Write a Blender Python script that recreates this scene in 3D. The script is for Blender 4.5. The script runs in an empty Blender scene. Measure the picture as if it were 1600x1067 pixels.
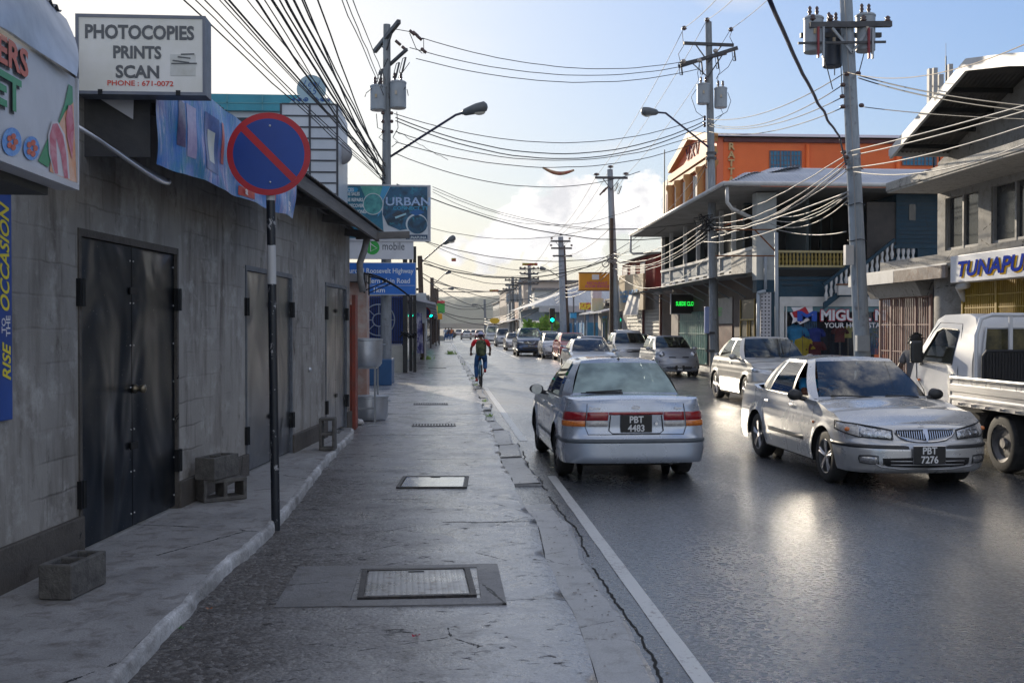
import bpy,bmesh,math,random
from mathutils import Vector,Matrix,noise as mnoise
R=math.radians;PI=math.pi
rnd=random.Random(7)
scene=bpy.context.scene
COL=scene.collection
# ---- camera
F=1640.0;CX=800.0;CY=533.5;HOR=512.0;VPX=691.0;CH=1.65
YAW=math.atan((CX-VPX)/F);PITCH=math.atan((CY-HOR)/F)
cam_d=bpy.data.cameras.new('camera');cam=bpy.data.objects.new('camera',cam_d);COL.objects.link(cam)
cam.location=(0,0,CH);cam.rotation_euler=(PI/2-PITCH,0,-YAW)
cam_d.sensor_width=36;cam_d.lens=36*F/1600;cam_d.clip_start=0.05;cam_d.clip_end=9000
scene.camera=cam
# ---- world and sun
SUN_AZ=R(-15.9);SUN_EL=R(15.8)
world=bpy.data.worlds.new('World');scene.world=world;world.use_nodes=True
def build_world():
 nt=world.node_tree;N=nt.nodes;L=nt.links;N.clear()
 out=N.new('ShaderNodeOutputWorld');bg=N.new('ShaderNodeBackground');L.new(bg.outputs[0],out.inputs[0])
 sky=N.new('ShaderNodeTexSky');sky.sky_type='NISHITA';sky.sun_disc=False
 sky.sun_elevation=SUN_EL;sky.sun_rotation=SUN_AZ;sky.air_density=1.0;sky.dust_density=1.6;sky.ozone_density=2.5
 tc=N.new('ShaderNodeTexCoord');sp=N.new('ShaderNodeSeparateXYZ');L.new(tc.outputs['Generated'],sp.inputs[0])
 def M(op,a,b=None,c=None,clamp=False):
  n=N.new('ShaderNodeMath');n.operation=op;n.use_clamp=clamp
  for i,v in enumerate((a,b,c)):
   if v is None:continue
   if isinstance(v,(int,float)):n.inputs[i].default_value=v
   else:L.new(v,n.inputs[i])
  return n.outputs[0]
 def noise(scale,detail,rough,vec,dist=0.0):
  n=N.new('ShaderNodeTexNoise');n.inputs['Scale'].default_value=scale;n.inputs['Detail'].default_value=detail
  n.inputs['Roughness'].default_value=rough;n.inputs['Distortion'].default_value=dist;L.new(vec,n.inputs['Vector']);return n.outputs[0]
 az=M('ARCTAN2',sp.outputs[0],sp.outputs[1]);el=M('ARCSINE',sp.outputs[2])
 cmb=N.new('ShaderNodeCombineXYZ');L.new(az,cmb.inputs[0]);L.new(M('MULTIPLY',el,1.3),cmb.inputs[1])
 V=cmb.outputs[0]
 stretch=N.new('ShaderNodeCombineXYZ');L.new(M('MULTIPLY',az,0.45),stretch.inputs[0]);L.new(M('ADD',M('MULTIPLY',el,2.6),M('MULTIPLY',az,0.25)),stretch.inputs[1])
 n1=noise(16,9,0.58,V,0.15);n2=noise(34,7,0.62,V,0.3);n3=noise(7,8,0.6,stretch.outputs[0],0.3)
 def ell(px,py,rx,ry,base=None):
  a=M('DIVIDE',M('SUBTRACT',az,(px-VPX)/F),rx/F);b=M('DIVIDE',M('SUBTRACT',el,(HOR-py)/F),ry/F)
  return M('SUBTRACT',1.0,M('SQRT',M('ADD',M('MULTIPLY',a,a),M('MULTIPLY',b,b))))
 def mx(*v):
  r=v[0]
  for x in v[1:]:r=M('MAXIMUM',r,x)
  return r
 body=mx(ell(880,350,150,62),ell(905,318,80,58),ell(845,345,75,62),ell(1004,300,44,42),ell(960,345,95,50),ell(800,385,130,55))
 cum=M('ADD',body,M('MULTIPLY',M('SUBTRACT',n1,0.5),2.3))
 cum=M('SUBTRACT',M('ADD',cum,M('MULTIPLY',M('SUBTRACT',n2,0.5),0.9)),0.22)
 cmask=M('MULTIPLY',M('SMOOTH_MIN',M('MULTIPLY',M('MAXIMUM',cum,0.0),5.5),1.0,0.2),1.0,clamp=True)
 st=mx(ell(800,252,110,14),ell(965,238,90,18),ell(1500,15,110,22),ell(1150,20,60,20),ell(1120,325,60,16),ell(560,60,220,60))
 smask=M('MULTIPLY',M('ADD',st,M('MULTIPLY',M('SUBTRACT',n3,0.5),3.2)),0.75,clamp=True)
 smask=M('MULTIPLY',smask,0.5)
 back=M('MULTIPLY',M('ADD',M('MULTIPLY',sp.outputs[1],-0.8),0.15),1.0,clamp=True)
 over=M('MULTIPLY',M('SUBTRACT',sp.outputs[2],0.40),5.0,clamp=True)  # unseen cloud overhead, added for a brighter, more neutral fill
 back=M('MAXIMUM',back,over)
 nb=noise(2.6,8,0.6,tc.outputs['Generated'],0.4)
 bmask=M('MULTIPLY',M('MULTIPLY',M('SUBTRACT',nb,0.43),6.0,clamp=True),back)
 low=M('POWER',2.718,M('MULTIPLY',M('MAXIMUM',el,0.0),-18.0))
 fr=M('MULTIPLY',M('ADD',M('MULTIPLY',sp.outputs[1],0.7),0.3),1.0,clamp=True)
 veil=M('MULTIPLY',M('MULTIPLY',low,0.8),fr)
 dsun=M('POWER',2.718,M('MULTIPLY',M('ADD',M('POWER',M('SUBTRACT',az,SUN_AZ),2.0),M('POWER',M('SUBTRACT',el,SUN_EL),2.0)),-24.0))
 veil=M('MAXIMUM',veil,M('MULTIPLY',dsun,0.8))
 def mix(fac,a,b):
  n=N.new('ShaderNodeMix');n.data_type='RGBA';L.new(fac,n.inputs[0])
  for k,v in((6,a),(7,b)):
   if isinstance(v,tuple):n.inputs[k].default_value=v
   else:L.new(v,n.inputs[k])
  return n.outputs[2]
 tint=N.new('ShaderNodeMix');tint.data_type='RGBA';tint.blend_type='MULTIPLY';tint.inputs[0].default_value=1
 L.new(sky.outputs[0],tint.inputs[6]);tint.inputs[7].default_value=SKYTINT
 lum=N.new('ShaderNodeRGBToBW');L.new(tint.outputs[2],lum.inputs[0])
 sc=M('DIVIDE',1.2,M('ADD',1.0,M('DIVIDE',lum.outputs[0],4.2)))
 vs=N.new('ShaderNodeVectorMath');vs.operation='SCALE';L.new(tint.outputs[2],vs.inputs[0]);L.new(sc,vs.inputs[3])
 c=mix(veil,vs.outputs[0],VEIL)
 c=mix(smask,c,STREAK)
 shade=M('MULTIPLY',M('SUBTRACT',noise(22,6,0.6,V),0.35),2.6,clamp=True)
 cc=mix(shade,CLOUD_D,CLOUD_L)
 c=mix(cmask,c,cc);c=mix(bmask,c,cc)
 L.new(c,bg.inputs[0]);bg.inputs[1].default_value=0.1
SKYTINT=(0.57,0.66,0.81,1)
VEIL=(4.3,4.1,3.85,1);STREAK=(3.8,3.7,3.6,1);CLOUD_L=(6.4,6.2,5.9,1);CLOUD_D=(3.2,3.2,3.35,1)
build_world()
sun_d=bpy.data.lights.new('sun','SUN');sun=bpy.data.objects.new('sun',sun_d);COL.objects.link(sun)
sun_d.energy=2.0;sun_d.angle=R(0.6);sun_d.color=(1.0,0.87,0.68)
sdir=Vector((math.sin(SUN_AZ)*math.cos(SUN_EL),math.cos(SUN_AZ)*math.cos(SUN_EL),math.sin(SUN_EL)))
sun.rotation_euler=sdir.to_track_quat('Z','Y').to_euler();sun.location=(0,0,60)
scene.view_settings.view_transform='Standard';scene.view_settings.look='None'
scene.view_settings.exposure=1.42;scene.view_settings.gamma=1.0
scene.cycles.use_denoising=True;scene.cycles.max_bounces=8;scene.cycles.transparent_max_bounces=24;scene.cycles.sample_clamp_indirect=6.0
# ---- where a pixel of the photograph lies in the street
def ray(px,py):
 f=Vector((math.sin(YAW)*math.cos(PITCH),math.cos(YAW)*math.cos(PITCH),-math.sin(PITCH)))
 r=Vector((math.cos(YAW),-math.sin(YAW),0));u=r.cross(f)
 return f+r*((px-CX)/F)-u*((py-CY)/F)
C0=Vector((0,0,CH))
def GZ(px,py,z=0.0):d=ray(px,py);return C0+d*((z-CH)/d.z)
def GX(px,py,x):d=ray(px,py);return C0+d*(x/d.x)
def GY(px,py,y):d=ray(px,py);return C0+d*(y/d.y)
# ---- materials
MATS={}
def lin(c):
 return tuple(((x/255.0)/12.92 if x/255.0<=0.04045 else((x/255.0+0.055)/1.055)**2.4)for x in c)
def pm(name,c,c2=None,scale=6.0,rough=0.6,rough2=None,metal=0.0,bump=0.0,bscale=None,coat=0.0,stretch=(1,1,1),detail=6,lo=0.35,hi=0.65,emit=None,estr=1.0,dist=0.0,spec=0.5,bdist=0.02):
 if name in MATS:return MATS[name]
 m=bpy.data.materials.new(name);MATS[name]=m;m.use_nodes=True
 nt=m.node_tree;N=nt.nodes;L=nt.links;b=N['Principled BSDF']
 b.inputs['Roughness'].default_value=rough;b.inputs['Metallic'].default_value=metal;b.inputs['Coat Weight'].default_value=coat
 b.inputs['Coat Roughness'].default_value=0.06;b.inputs['Specular IOR Level'].default_value=spec
 c4=tuple(c)+(1,);c24=tuple(c2 if c2 else tuple(x*0.8 for x in c))+(1,)
 tc=N.new('ShaderNodeTexCoord');mp=N.new('ShaderNodeMapping');mp.inputs['Scale'].default_value=stretch
 L.new(tc.outputs['Object'],mp.inputs[0])
 n=N.new('ShaderNodeTexNoise');n.inputs['Scale'].default_value=scale;n.inputs['Detail'].default_value=detail;n.inputs['Roughness'].default_value=0.6;n.inputs['Distortion'].default_value=dist
 L.new(mp.outputs[0],n.inputs['Vector'])
 rp=N.new('ShaderNodeValToRGB');rp.color_ramp.elements[0].position=lo;rp.color_ramp.elements[1].position=hi
 rp.color_ramp.elements[0].color=c4;rp.color_ramp.elements[1].color=c24
 L.new(n.outputs[0],rp.inputs[0]);L.new(rp.outputs[0],b.inputs['Base Color'])
 if rough2 is not None:
  mr=N.new('ShaderNodeMapRange');mr.inputs[1].default_value=lo;mr.inputs[2].default_value=hi;mr.inputs[3].default_value=rough;mr.inputs[4].default_value=rough2
  L.new(n.outputs[0],mr.inputs[0]);L.new(mr.outputs[0],b.inputs['Roughness'])
 if bump:
  n2=N.new('ShaderNodeTexNoise');n2.inputs['Scale'].default_value=bscale or scale*4;n2.inputs['Detail'].default_value=5
  L.new(mp.outputs[0],n2.inputs['Vector']);bp=N.new('ShaderNodeBump');bp.inputs['Strength'].default_value=bump;bp.inputs['Distance'].default_value=bdist
  L.new(n2.outputs[0],bp.inputs['Height']);L.new(bp.outputs[0],b.inputs['Normal'])
 if emit:b.inputs['Emission Color'].default_value=tuple(emit)+(1,);b.inputs['Emission Strength'].default_value=estr
 return m
def flat(name,c,rough=0.5,metal=0.0,**k):return pm(name,c,tuple(x*0.9 for x in c),3.0,rough,None,metal,**k)
def glass_mat(name,tint,refl=1.5,rough=0.02,gcol=(1,1,1)):
 if name in MATS:return MATS[name]
 m=bpy.data.materials.new(name);MATS[name]=m;m.use_nodes=True
 nt=m.node_tree;N=nt.nodes;L=nt.links;N.clear()
 o=N.new('ShaderNodeOutputMaterial');mx=N.new('ShaderNodeMixShader');t=N.new('ShaderNodeBsdfTransparent');g=N.new('ShaderNodeBsdfGlossy')
 fr=N.new('ShaderNodeFresnel');fr.inputs[0].default_value=refl
 t.inputs[0].default_value=tuple(tint)+(1,);g.inputs['Roughness'].default_value=rough;g.inputs[0].default_value=tuple(gcol)+(1,)
 L.new(fr.outputs[0],mx.inputs[0]);L.new(t.outputs[0],mx.inputs[1]);L.new(g.outputs[0],mx.inputs[2]);L.new(mx.outputs[0],o.inputs[0])
 return m
def hook(m):
 nt=m.node_tree;return nt,nt.nodes,nt.links,nt.nodes['Principled BSDF']
 # ---- mesh builder
class MB:
 def __init__(s,origin=None):s.v=[];s.f=[];s.m=[];s.o=Vector(origin)if origin is not None else Vector((0,0,0));s.cur=0;s.T=None
 def addv(s,p):
  p=Vector(p)
  if s.T is not None:p=s.T@p
  s.v.append(p-s.o);return len(s.v)-1
 def face(s,idx):s.f.append(tuple(idx));s.m.append(s.cur)
 def quad(s,a,b,c,d):i=[s.addv(p)for p in(a,b,c,d)];s.face(i)
 def poly(s,pts):s.face([s.addv(p)for p in pts])
 def box(s,lo,hi):
  x0,y0,z0=lo;x1,y1,z1=hi
  i=[s.addv(p)for p in((x0,y0,z0),(x1,y0,z0),(x1,y1,z0),(x0,y1,z0),(x0,y0,z1),(x1,y0,z1),(x1,y1,z1),(x0,y1,z1))]
  for q in((0,3,2,1),(4,5,6,7),(0,1,5,4),(1,2,6,5),(2,3,7,6),(3,0,4,7)):s.face([i[k]for k in q])
 def obox(s,c,sz,rot=None):
  c=Vector(c);h=[x/2 for x in sz];M=rot if rot is not None else Matrix.Identity(3)
  P=[c+M@Vector((sx*h[0],sy*h[1],sz_*h[2]))for sx,sy,sz_ in((-1,-1,-1),(1,-1,-1),(1,1,-1),(-1,1,-1),(-1,-1,1),(1,-1,1),(1,1,1),(-1,1,1))]
  i=[s.addv(p)for p in P]
  for q in((0,3,2,1),(4,5,6,7),(0,1,5,4),(1,2,6,5),(2,3,7,6),(3,0,4,7)):s.face([i[k]for k in q])
 def beam(s,a,b,w,h,up=(0,0,1)):
  a=Vector(a);b=Vector(b);d=b-a;l=d.length;y=d.normalized();x=y.cross(Vector(up))
  if x.length<1e-4:x=y.cross(Vector((1,0,0)))
  x.normalize();z=x.cross(y)
  s.obox((a+b)/2,(w,l,h),Matrix((x,y,z)).transposed())
 def tube(s,pts,r,n=8,cap=True,closed=False):
  pts=[Vector(p)for p in pts];k=len(pts);rs=r if isinstance(r,(list,tuple))else[r]*k
  rings=[];prev=None
  for i,p in enumerate(pts):
   if closed:t=pts[(i+1)%k]-pts[(i-1)%k]
   else:t=pts[min(i+1,k-1)]-pts[max(i-1,0)]
   t.normalize()
   if prev is None:
    a=Vector((0,0,1))if abs(t.z)<0.9 else Vector((1,0,0));x=t.cross(a).normalized()
   else:x=(prev-t*prev.dot(t)).normalized()
   prev=x;y=t.cross(x)
   rings.append([s.addv(p+(x*math.cos(2*PI*j/n)+y*math.sin(2*PI*j/n))*rs[i])for j in range(n)])
  for i in range(k if closed else k-1):
   A=rings[i];B=rings[(i+1)%k]
   for j in range(n):s.face((A[j],A[(j+1)%n],B[(j+1)%n],B[j]))
  if cap and not closed:s.face(rings[0][::-1]);s.face(rings[-1])
 def lathe(s,c,prof,n=20,axis='z',cap=True):
  c=Vector(c);rings=[]
  for r,h in prof:
   ring=[]
   for j in range(n):
    a=2*PI*j/n;u,w=r*math.cos(a),r*math.sin(a)
    p=Vector((u,w,h))if axis=='z' else(Vector((h,u,w))if axis=='x' else Vector((w,h,u)))
    ring.append(s.addv(c+p))
   rings.append(ring)
  for A,B in zip(rings,rings[1:]):
   for j in range(n):s.face((A[j],A[(j+1)%n],B[(j+1)%n],B[j]))
  if cap:s.face(rings[0][::-1]);s.face(rings[-1])
 def prism(s,pts,d):
  d=Vector(d);a=[s.addv(p)for p in pts];b=[s.addv(Vector(p)+d)for p in pts];n=len(pts)
  s.face(a);s.face(b[::-1])
  for i in range(n):s.face((a[i],b[i],b[(i+1)%n],a[(i+1)%n]))
 def grid(s,fn,nu,nv,matfn=None):
  I=[[s.addv(fn(i/nu,j/nv))for j in range(nv+1)]for i in range(nu+1)]
  for i in range(nu):
   for j in range(nv):
    if matfn:s.cur=matfn((i+.5)/nu,(j+.5)/nv)
    s.face((I[i][j],I[i+1][j],I[i+1][j+1],I[i][j+1]))
 def sphere(s,c,r,nu=12,nv=8,sq=(1,1,1)):
  c=Vector(c)
  s.grid(lambda u,v:c+Vector((math.cos(2*PI*u)*math.sin(PI*v)*r*sq[0],math.sin(2*PI*u)*math.sin(PI*v)*r*sq[1],math.cos(PI*v)*r*sq[2])),nu,nv)
 def text(s,txt,size,org,right,up,depth=0.004,bold=0.0,align='CENTER',shear=0.0,xs=1.0,spacing=1.0,res=3):
  key=(txt,round(size,4),bold,align,shear,spacing,res)
  if key not in TXT:
   cu=bpy.data.curves.new('lettering','FONT');cu.body=txt;cu.size=size;cu.offset=bold;cu.align_x=align;cu.shear=shear;cu.space_character=spacing
   cu.resolution_u=res;cu.extrude=0;cu.fill_mode='FRONT'
   ob=bpy.data.objects.new('lettering',cu);COL.objects.link(ob);dg=bpy.context.evaluated_depsgraph_get();dg.update()
   me=bpy.data.meshes.new_from_object(ob.evaluated_get(dg));TXT[key]=([v.co.copy()for v in me.vertices],[tuple(p.vertices)for p in me.polygons],[tuple(e)for e in bm_edges(me)])
   bpy.data.objects.remove(ob);bpy.data.curves.remove(cu);bpy.data.meshes.remove(me)
  V,Fs,E=TXT[key];right=Vector(right).normalized();up=Vector(up).normalized();n=right.cross(up);org=Vector(org)
  a=[s.addv(org+right*(v.x*xs)+up*v.y+n*depth)for v in V]
  for f in Fs:s.face([a[i]for i in f])
  if depth>0.02:
   b=[s.addv(org+right*(v.x*xs)+up*v.y)for v in V]
   for i,j in E:s.face((a[i],a[j],b[j],b[i]))
 def build(s,name,mats,parent=None,smooth=False,merge=0.0,sub=0,angle=None,loc=None,bevel=0.0):
  me=bpy.data.meshes.new(name);me.from_pydata([tuple(v)for v in s.v],[],s.f)
  if not isinstance(mats,(list,tuple)):mats=[mats]
  for m in mats:me.materials.append(m)
  me.polygons.foreach_set('material_index',[min(i,len(mats)-1)for i in s.m])
  bm=bmesh.new();bm.from_mesh(me)
  if merge:bmesh.ops.remove_doubles(bm,verts=bm.verts,dist=merge);bmesh.ops.dissolve_degenerate(bm,dist=merge*0.5,edges=bm.edges)
  bmesh.ops.recalc_face_normals(bm,faces=bm.faces)
  if bevel:bmesh.ops.bevel(bm,geom=[e for e in bm.edges if len(e.link_faces)==2 and e.calc_face_angle(0)>0.6],offset=bevel,segments=2,affect='EDGES',profile=0.5)
  bm.to_mesh(me);bm.free()
  if smooth:
   me.polygons.foreach_set('use_smooth',[True]*len(me.polygons))
   if angle is not None:me.set_sharp_from_angle(angle=R(angle))
  me.update()
  o=bpy.data.objects.new(name,me);COL.objects.link(o)
  if parent is not None:o.parent=parent
  elif s.o.length>0:o.location=s.o
  if sub:md=o.modifiers.new('subsurf','SUBSURF');md.levels=sub;md.render_levels=sub
  return o
TXT={}
def bm_edges(me):
 cnt={}
 for p in me.polygons:
  vs=list(p.vertices)
  for i in range(len(vs)):
   e=(vs[i],vs[(i+1)%len(vs)]);k=tuple(sorted(e));cnt.setdefault(k,[]).append(e)
 return[v[0]for v in cnt.values()if len(v)==1]
def tag(o,label=None,cat=None,group=None,kind=None):
 if label:o['label']=label
 if cat:o['category']=cat
 if group:o['group']=group
 if kind:o['kind']=kind
 return o
def thing(name,label,cat,loc=(0,0,0),rotz=0.0,group=None):
 o=bpy.data.objects.new(name,None);COL.objects.link(o);o.location=loc;o.rotation_euler=(0,0,rotz);o.empty_display_size=0.2
 return tag(o,label,cat,group)
def struct(o):o['kind']='structure';return o
def copy_tree(o,parent=None):
 c=o.copy();COL.objects.link(c);c.parent=parent
 for ch in list(o.children):copy_tree(ch,c)
 return c
def L3(a,b,t):return Vector(a)*(1-t)+Vector(b)*t
def interp(tab,x):
 if x<=tab[0][0]:return tab[0][1]
 for(a,va),(b,vb)in zip(tab,tab[1:]):
  if x<=b:t=(x-a)/(b-a);return va+(vb-va)*t
 return tab[-1][1]
def sinterp(tab,x):
 if x<=tab[0][0]:return tab[0][1]
 for(a,va),(b,vb)in zip(tab,tab[1:]):
  if x<=b:t=(x-a)/(b-a);t=t*t*(3-2*t);return va+(vb-va)*t
 return tab[-1][1]
 # ---- ground materials
class NH:
 def __init__(s,name):
  s.m=bpy.data.materials.new(name);MATS[name]=s.m;s.m.use_nodes=True;s.nt=s.m.node_tree;s.N=s.nt.nodes;s.L=s.nt.links;s.b=s.N['Principled BSDF']
  tc=s.N.new('ShaderNodeTexCoord');s.co=tc.outputs['Object'];sp=s.N.new('ShaderNodeSeparateXYZ');s.L.new(s.co,sp.inputs[0]);s.x,s.y,s.z=sp.outputs
 def put(s,sock,v):
  if isinstance(v,(int,float,tuple)):sock.default_value=v
  else:s.L.new(v,sock)
 def M(s,op,a,b=None,c=None,clamp=False):
  n=s.N.new('ShaderNodeMath');n.operation=op;n.use_clamp=clamp
  for i,v in enumerate((a,b,c)):
   if v is not None:s.put(n.inputs[i],v)
  return n.outputs[0]
 def map(s,scale=(1,1,1),rot=(0,0,0),loc=(0,0,0)):
  n=s.N.new('ShaderNodeMapping');n.inputs['Scale'].default_value=scale;n.inputs['Rotation'].default_value=rot;n.inputs['Location'].default_value=loc;s.L.new(s.co,n.inputs[0]);return n.outputs[0]
 def noise(s,scale,detail=4,rough=0.55,vec=None,dist=0.0):
  n=s.N.new('ShaderNodeTexNoise');n.inputs['Scale'].default_value=scale;n.inputs['Detail'].default_value=detail;n.inputs['Roughness'].default_value=rough;n.inputs['Distortion'].default_value=dist
  s.L.new(vec if vec is not None else s.co,n.inputs['Vector']);return n.outputs[0]
 def vor(s,scale,feature='F1',vec=None,out=0,rand=1.0):
  n=s.N.new('ShaderNodeTexVoronoi');n.feature=feature;n.inputs['Scale'].default_value=scale;n.inputs['Randomness'].default_value=rand
  s.L.new(vec if vec is not None else s.co,n.inputs['Vector']);return n.outputs[out]
 def ramp(s,v,a,b,va=0.0,vb=1.0):
  n=s.N.new('ShaderNodeMapRange');s.put(n.inputs[0],v);n.inputs[1].default_value=a;n.inputs[2].default_value=b;n.inputs[3].default_value=va;n.inputs[4].default_value=vb;return n.outputs[0]
 def mix(s,f,a,b,mode='MIX'):
  n=s.N.new('ShaderNodeMix');n.data_type='RGBA';n.blend_type=mode;s.put(n.inputs[0],f);s.put(n.inputs[6],tuple(a)+(1,)if isinstance(a,tuple)and len(a)==3 else a);s.put(n.inputs[7],tuple(b)+(1,)if isinstance(b,tuple)and len(b)==3 else b);return n.outputs[2]
 def bump(s,h,strength,dist,prev=None):
  n=s.N.new('ShaderNodeBump');n.inputs['Strength'].default_value=strength;n.inputs['Distance'].default_value=dist;s.put(n.inputs['Height'],h)
  if prev is not None:s.L.new(prev,n.inputs['Normal'])
  return n.outputs[0]
 def fin(s,col,rough,normal=None,metal=0.0,spec=0.5):
  s.put(s.b.inputs['Base Color'],tuple(col)+(1,)if isinstance(col,tuple)and len(col)==3 else col);s.put(s.b.inputs['Roughness'],rough);s.put(s.b.inputs['Metallic'],metal);s.put(s.b.inputs['Specular IOR Level'],spec)
  if normal is not None:s.L.new(normal,s.b.inputs['Normal'])
  return s.m
def near_line(h,coord,pos,w,wob):
 return h.M('LESS_THAN',h.M('ABSOLUTE',h.M('ADD',h.M('SUBTRACT',coord,pos),wob)),w)
def road_material():
 h=NH('wet_asphalt')
 fine=h.noise(130,4,0.75);st=h.vor(95,'F1');sid=h.vor(95,'F1',out=1)
 sep=h.N.new('ShaderNodeSeparateXYZ');h.L.new(sid,sep.inputs[0])
 patch=h.noise(0.55,5,0.6,h.map((1.0,0.45,1)),0.6);tracks=h.noise(2.2,5,0.65,h.map((1.0,0.28,1)),0.4);blotch=h.noise(9,4,0.7,h.map((1,.5,1)))
 stone=h.M('MULTIPLY',h.M('GREATER_THAN',sep.outputs[0],0.93),h.M('LESS_THAN',st,0.28))
 col=h.mix(h.ramp(fine,0.3,0.7),(0.007,0.009,0.014),(0.055,0.062,0.074))
 col=h.mix(h.ramp(blotch,0.5,0.75),col,(0.05,0.048,0.046))
 col=h.mix(h.M('MULTIPLY',stone,0.8),col,(0.36,0.34,0.31))
 rg=h.M('ADD',h.ramp(patch,0.35,0.66,0.12,0.46),h.M('MULTIPLY',h.ramp(tracks,0.4,0.65,-1,1),0.06))
 rg=h.M('ADD',rg,h.ramp(fine,0.35,0.65,-0.05,0.08))
 h.b.inputs['Coat Weight'].default_value=.6;h.b.inputs['Coat Roughness'].default_value=.27
 peb=h.vor(42);pid=h.vor(42,out=1);ps_=h.N.new('ShaderNodeSeparateXYZ');h.L.new(pid,ps_.inputs[0]);col=h.mix(h.M('MULTIPLY',h.ramp(ps_.outputs[1],.55,1.0),.8),col,(.085,.095,.11));rg=h.M('ADD',rg,h.ramp(ps_.outputs[2],0,1,-.07,.16));nb=h.bump(h.M('SUBTRACT',1.0,peb),.5,.012);grit=h.noise(34,5,0.8);rg=h.M('ADD',rg,h.ramp(grit,.38,.62,-.08,.12));nb=h.bump(grit,.5,0.010,nb);nb=h.bump(h.noise(5,3),0.3,0.006,nb)
 nb=h.bump(st,0.35,0.0022,nb)
 return h.fin(col,rg,nb,spec=0.62)
def walk_material():
 h=NH('wet_pavement')
 fine=h.noise(110,4,0.75);st=h.vor(75,'F1');sid=h.vor(75,'F1',out=1);sep=h.N.new('ShaderNodeSeparateXYZ');h.L.new(sid,sep.inputs[0])
 stone=h.M('MULTIPLY',h.M('GREATER_THAN',sep.outputs[0],0.86),h.M('LESS_THAN',st,0.3))
 big=h.noise(1.1,6,0.62,None,0.8);mid=h.noise(4.5,6,0.7,None,0.5)
 side=h.ramp(h.M('ADD',h.M('ADD',h.x,h.M('MULTIPLY',h.M('MAXIMUM',h.M('SUBTRACT',h.y,9.0),0.0),.12)),h.M('MULTIPLY',h.M('SUBTRACT',big,0.5),1.6)),-1.0,0.25)  # right and far part painted paler for sky sheen; left is browner dirt
 side=h.M('MAXIMUM',h.M('MINIMUM',side,1.0),0.0)
 a=h.mix(h.ramp(fine,0.3,0.7),(0.022,0.019,0.017),(0.11,0.095,0.085));b=h.mix(h.ramp(fine,0.3,0.7),(0.20,0.20,0.205),(0.44,0.435,0.44))
 col=h.mix(side,a,b);col=h.mix(h.ramp(mid,0.53,0.68,0,.85),col,(0.06,0.054,0.05))
 col=h.mix(h.M('MULTIPLY',stone,h.M('SUBTRACT',0.8,h.M('MULTIPLY',side,0.55))),col,(0.36,0.33,0.29))
 wob=h.M('MULTIPLY',h.M('SUBTRACT',h.noise(1.6,5,0.65),0.5),0.22)
 crack=None
 for y0,x0,x1,w in((8.45,0.0,0.8,0.016),(9.6,-0.55,-.1,0.014),(12.55,-0.3,0.8,0.012),(15.4,-1.2,0.8,0.016),(19.1,-1.2,0.8,0.022),(24.3,-1.2,.9,0.02),(27.6,-0.6,.9,0.03),(31.3,-1.3,.9,0.03),(36.5,-1.3,1,0.05),(43,-1.3,1,0.05),(6.02,.25,.8,0.004)):
  l=near_line(h,h.y,y0,w,wob);l=h.M('MULTIPLY',l,h.M('MULTIPLY',h.M('GREATER_THAN',h.x,x0),h.M('LESS_THAN',h.x,x1)))
  crack=l if crack is None else h.M('MAXIMUM',crack,l)
 ve=h.vor(1.15,'DISTANCE_TO_EDGE',h.map((1,1,1),(0,0,0.4)))
 vd=h.M('ADD',ve,h.M('MULTIPLY',h.M('SUBTRACT',h.noise(9,5,0.7),0.5),0.06))
 vc=h.M('MULTIPLY',h.M('LESS_THAN',h.M('ABSOLUTE',vd),0.0045),h.M('GREATER_THAN',h.noise(0.9,2),0.57))
 crack=h.M('MAXIMUM',crack,vc)
 pit=h.M('MULTIPLY',h.ramp(h.noise(6.5,5,0.7,h.map((1,1.8,1)),0.7),0.60,0.66),1.0,clamp=True)
 col=h.mix(h.M('MULTIPLY',pit,0.85),col,(0.02,0.018,0.017));col=h.mix(crack,col,(0.006,0.006,0.006))
 h.put(h.b.inputs['Coat Weight'],h.M('MULTIPLY',h.M('MULTIPLY',side,.5),h.M('SUBTRACT',1.0,h.M('MAXIMUM',crack,pit))));h.b.inputs['Coat Roughness'].default_value=.28
 wet=h.noise(1.9,5,0.65,h.map((0.75,1.1,1)),0.7)
 rg=h.M('ADD',h.ramp(wet,0.42,0.62,0.42,0.2),h.M('MULTIPLY',h.M('SUBTRACT',1.0,side),0.16));rg=h.M('SUBTRACT',rg,h.M('MULTIPLY',h.ramp(mid,0.3,0.45,0.10,0.0),side));pud=h.M('MULTIPLY',h.ramp(h.noise(1.7,4,.6,h.map((1,.8,1),(0,0,0),(3,1,0)),.5),.54,.58),side,clamp=True);rg=h.M('MAXIMUM',h.M('SUBTRACT',rg,h.M('MULTIPLY',pud,.4)),0.07)
 peb=h.vor(36);pid=h.vor(36,out=1);ps_=h.N.new('ShaderNodeSeparateXYZ');h.L.new(pid,ps_.inputs[0]);col=h.mix(h.M('MULTIPLY',h.ramp(ps_.outputs[1],.6,1.0),.55),col,(.26,.25,.24));grit=h.noise(30,5,0.8);rg=h.M('ADD',rg,h.ramp(grit,.38,.62,-.08,.14));nb=h.bump(h.M('SUBTRACT',1.0,peb),.45,.010);rg=h.M('ADD',rg,h.M('MULTIPLY',h.M('MAXIMUM',crack,pit),.5));nb=h.bump(grit,.5,0.011,nb);nb=h.bump(mid,0.5,0.03,nb);nb=h.bump(h.M('SUBTRACT',1.0,h.M('MAXIMUM',crack,pit)),0.5,0.010,nb);nb=h.bump(st,0.4,0.003,nb)
 return h.fin(col,rg,nb,spec=0.55)
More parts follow.
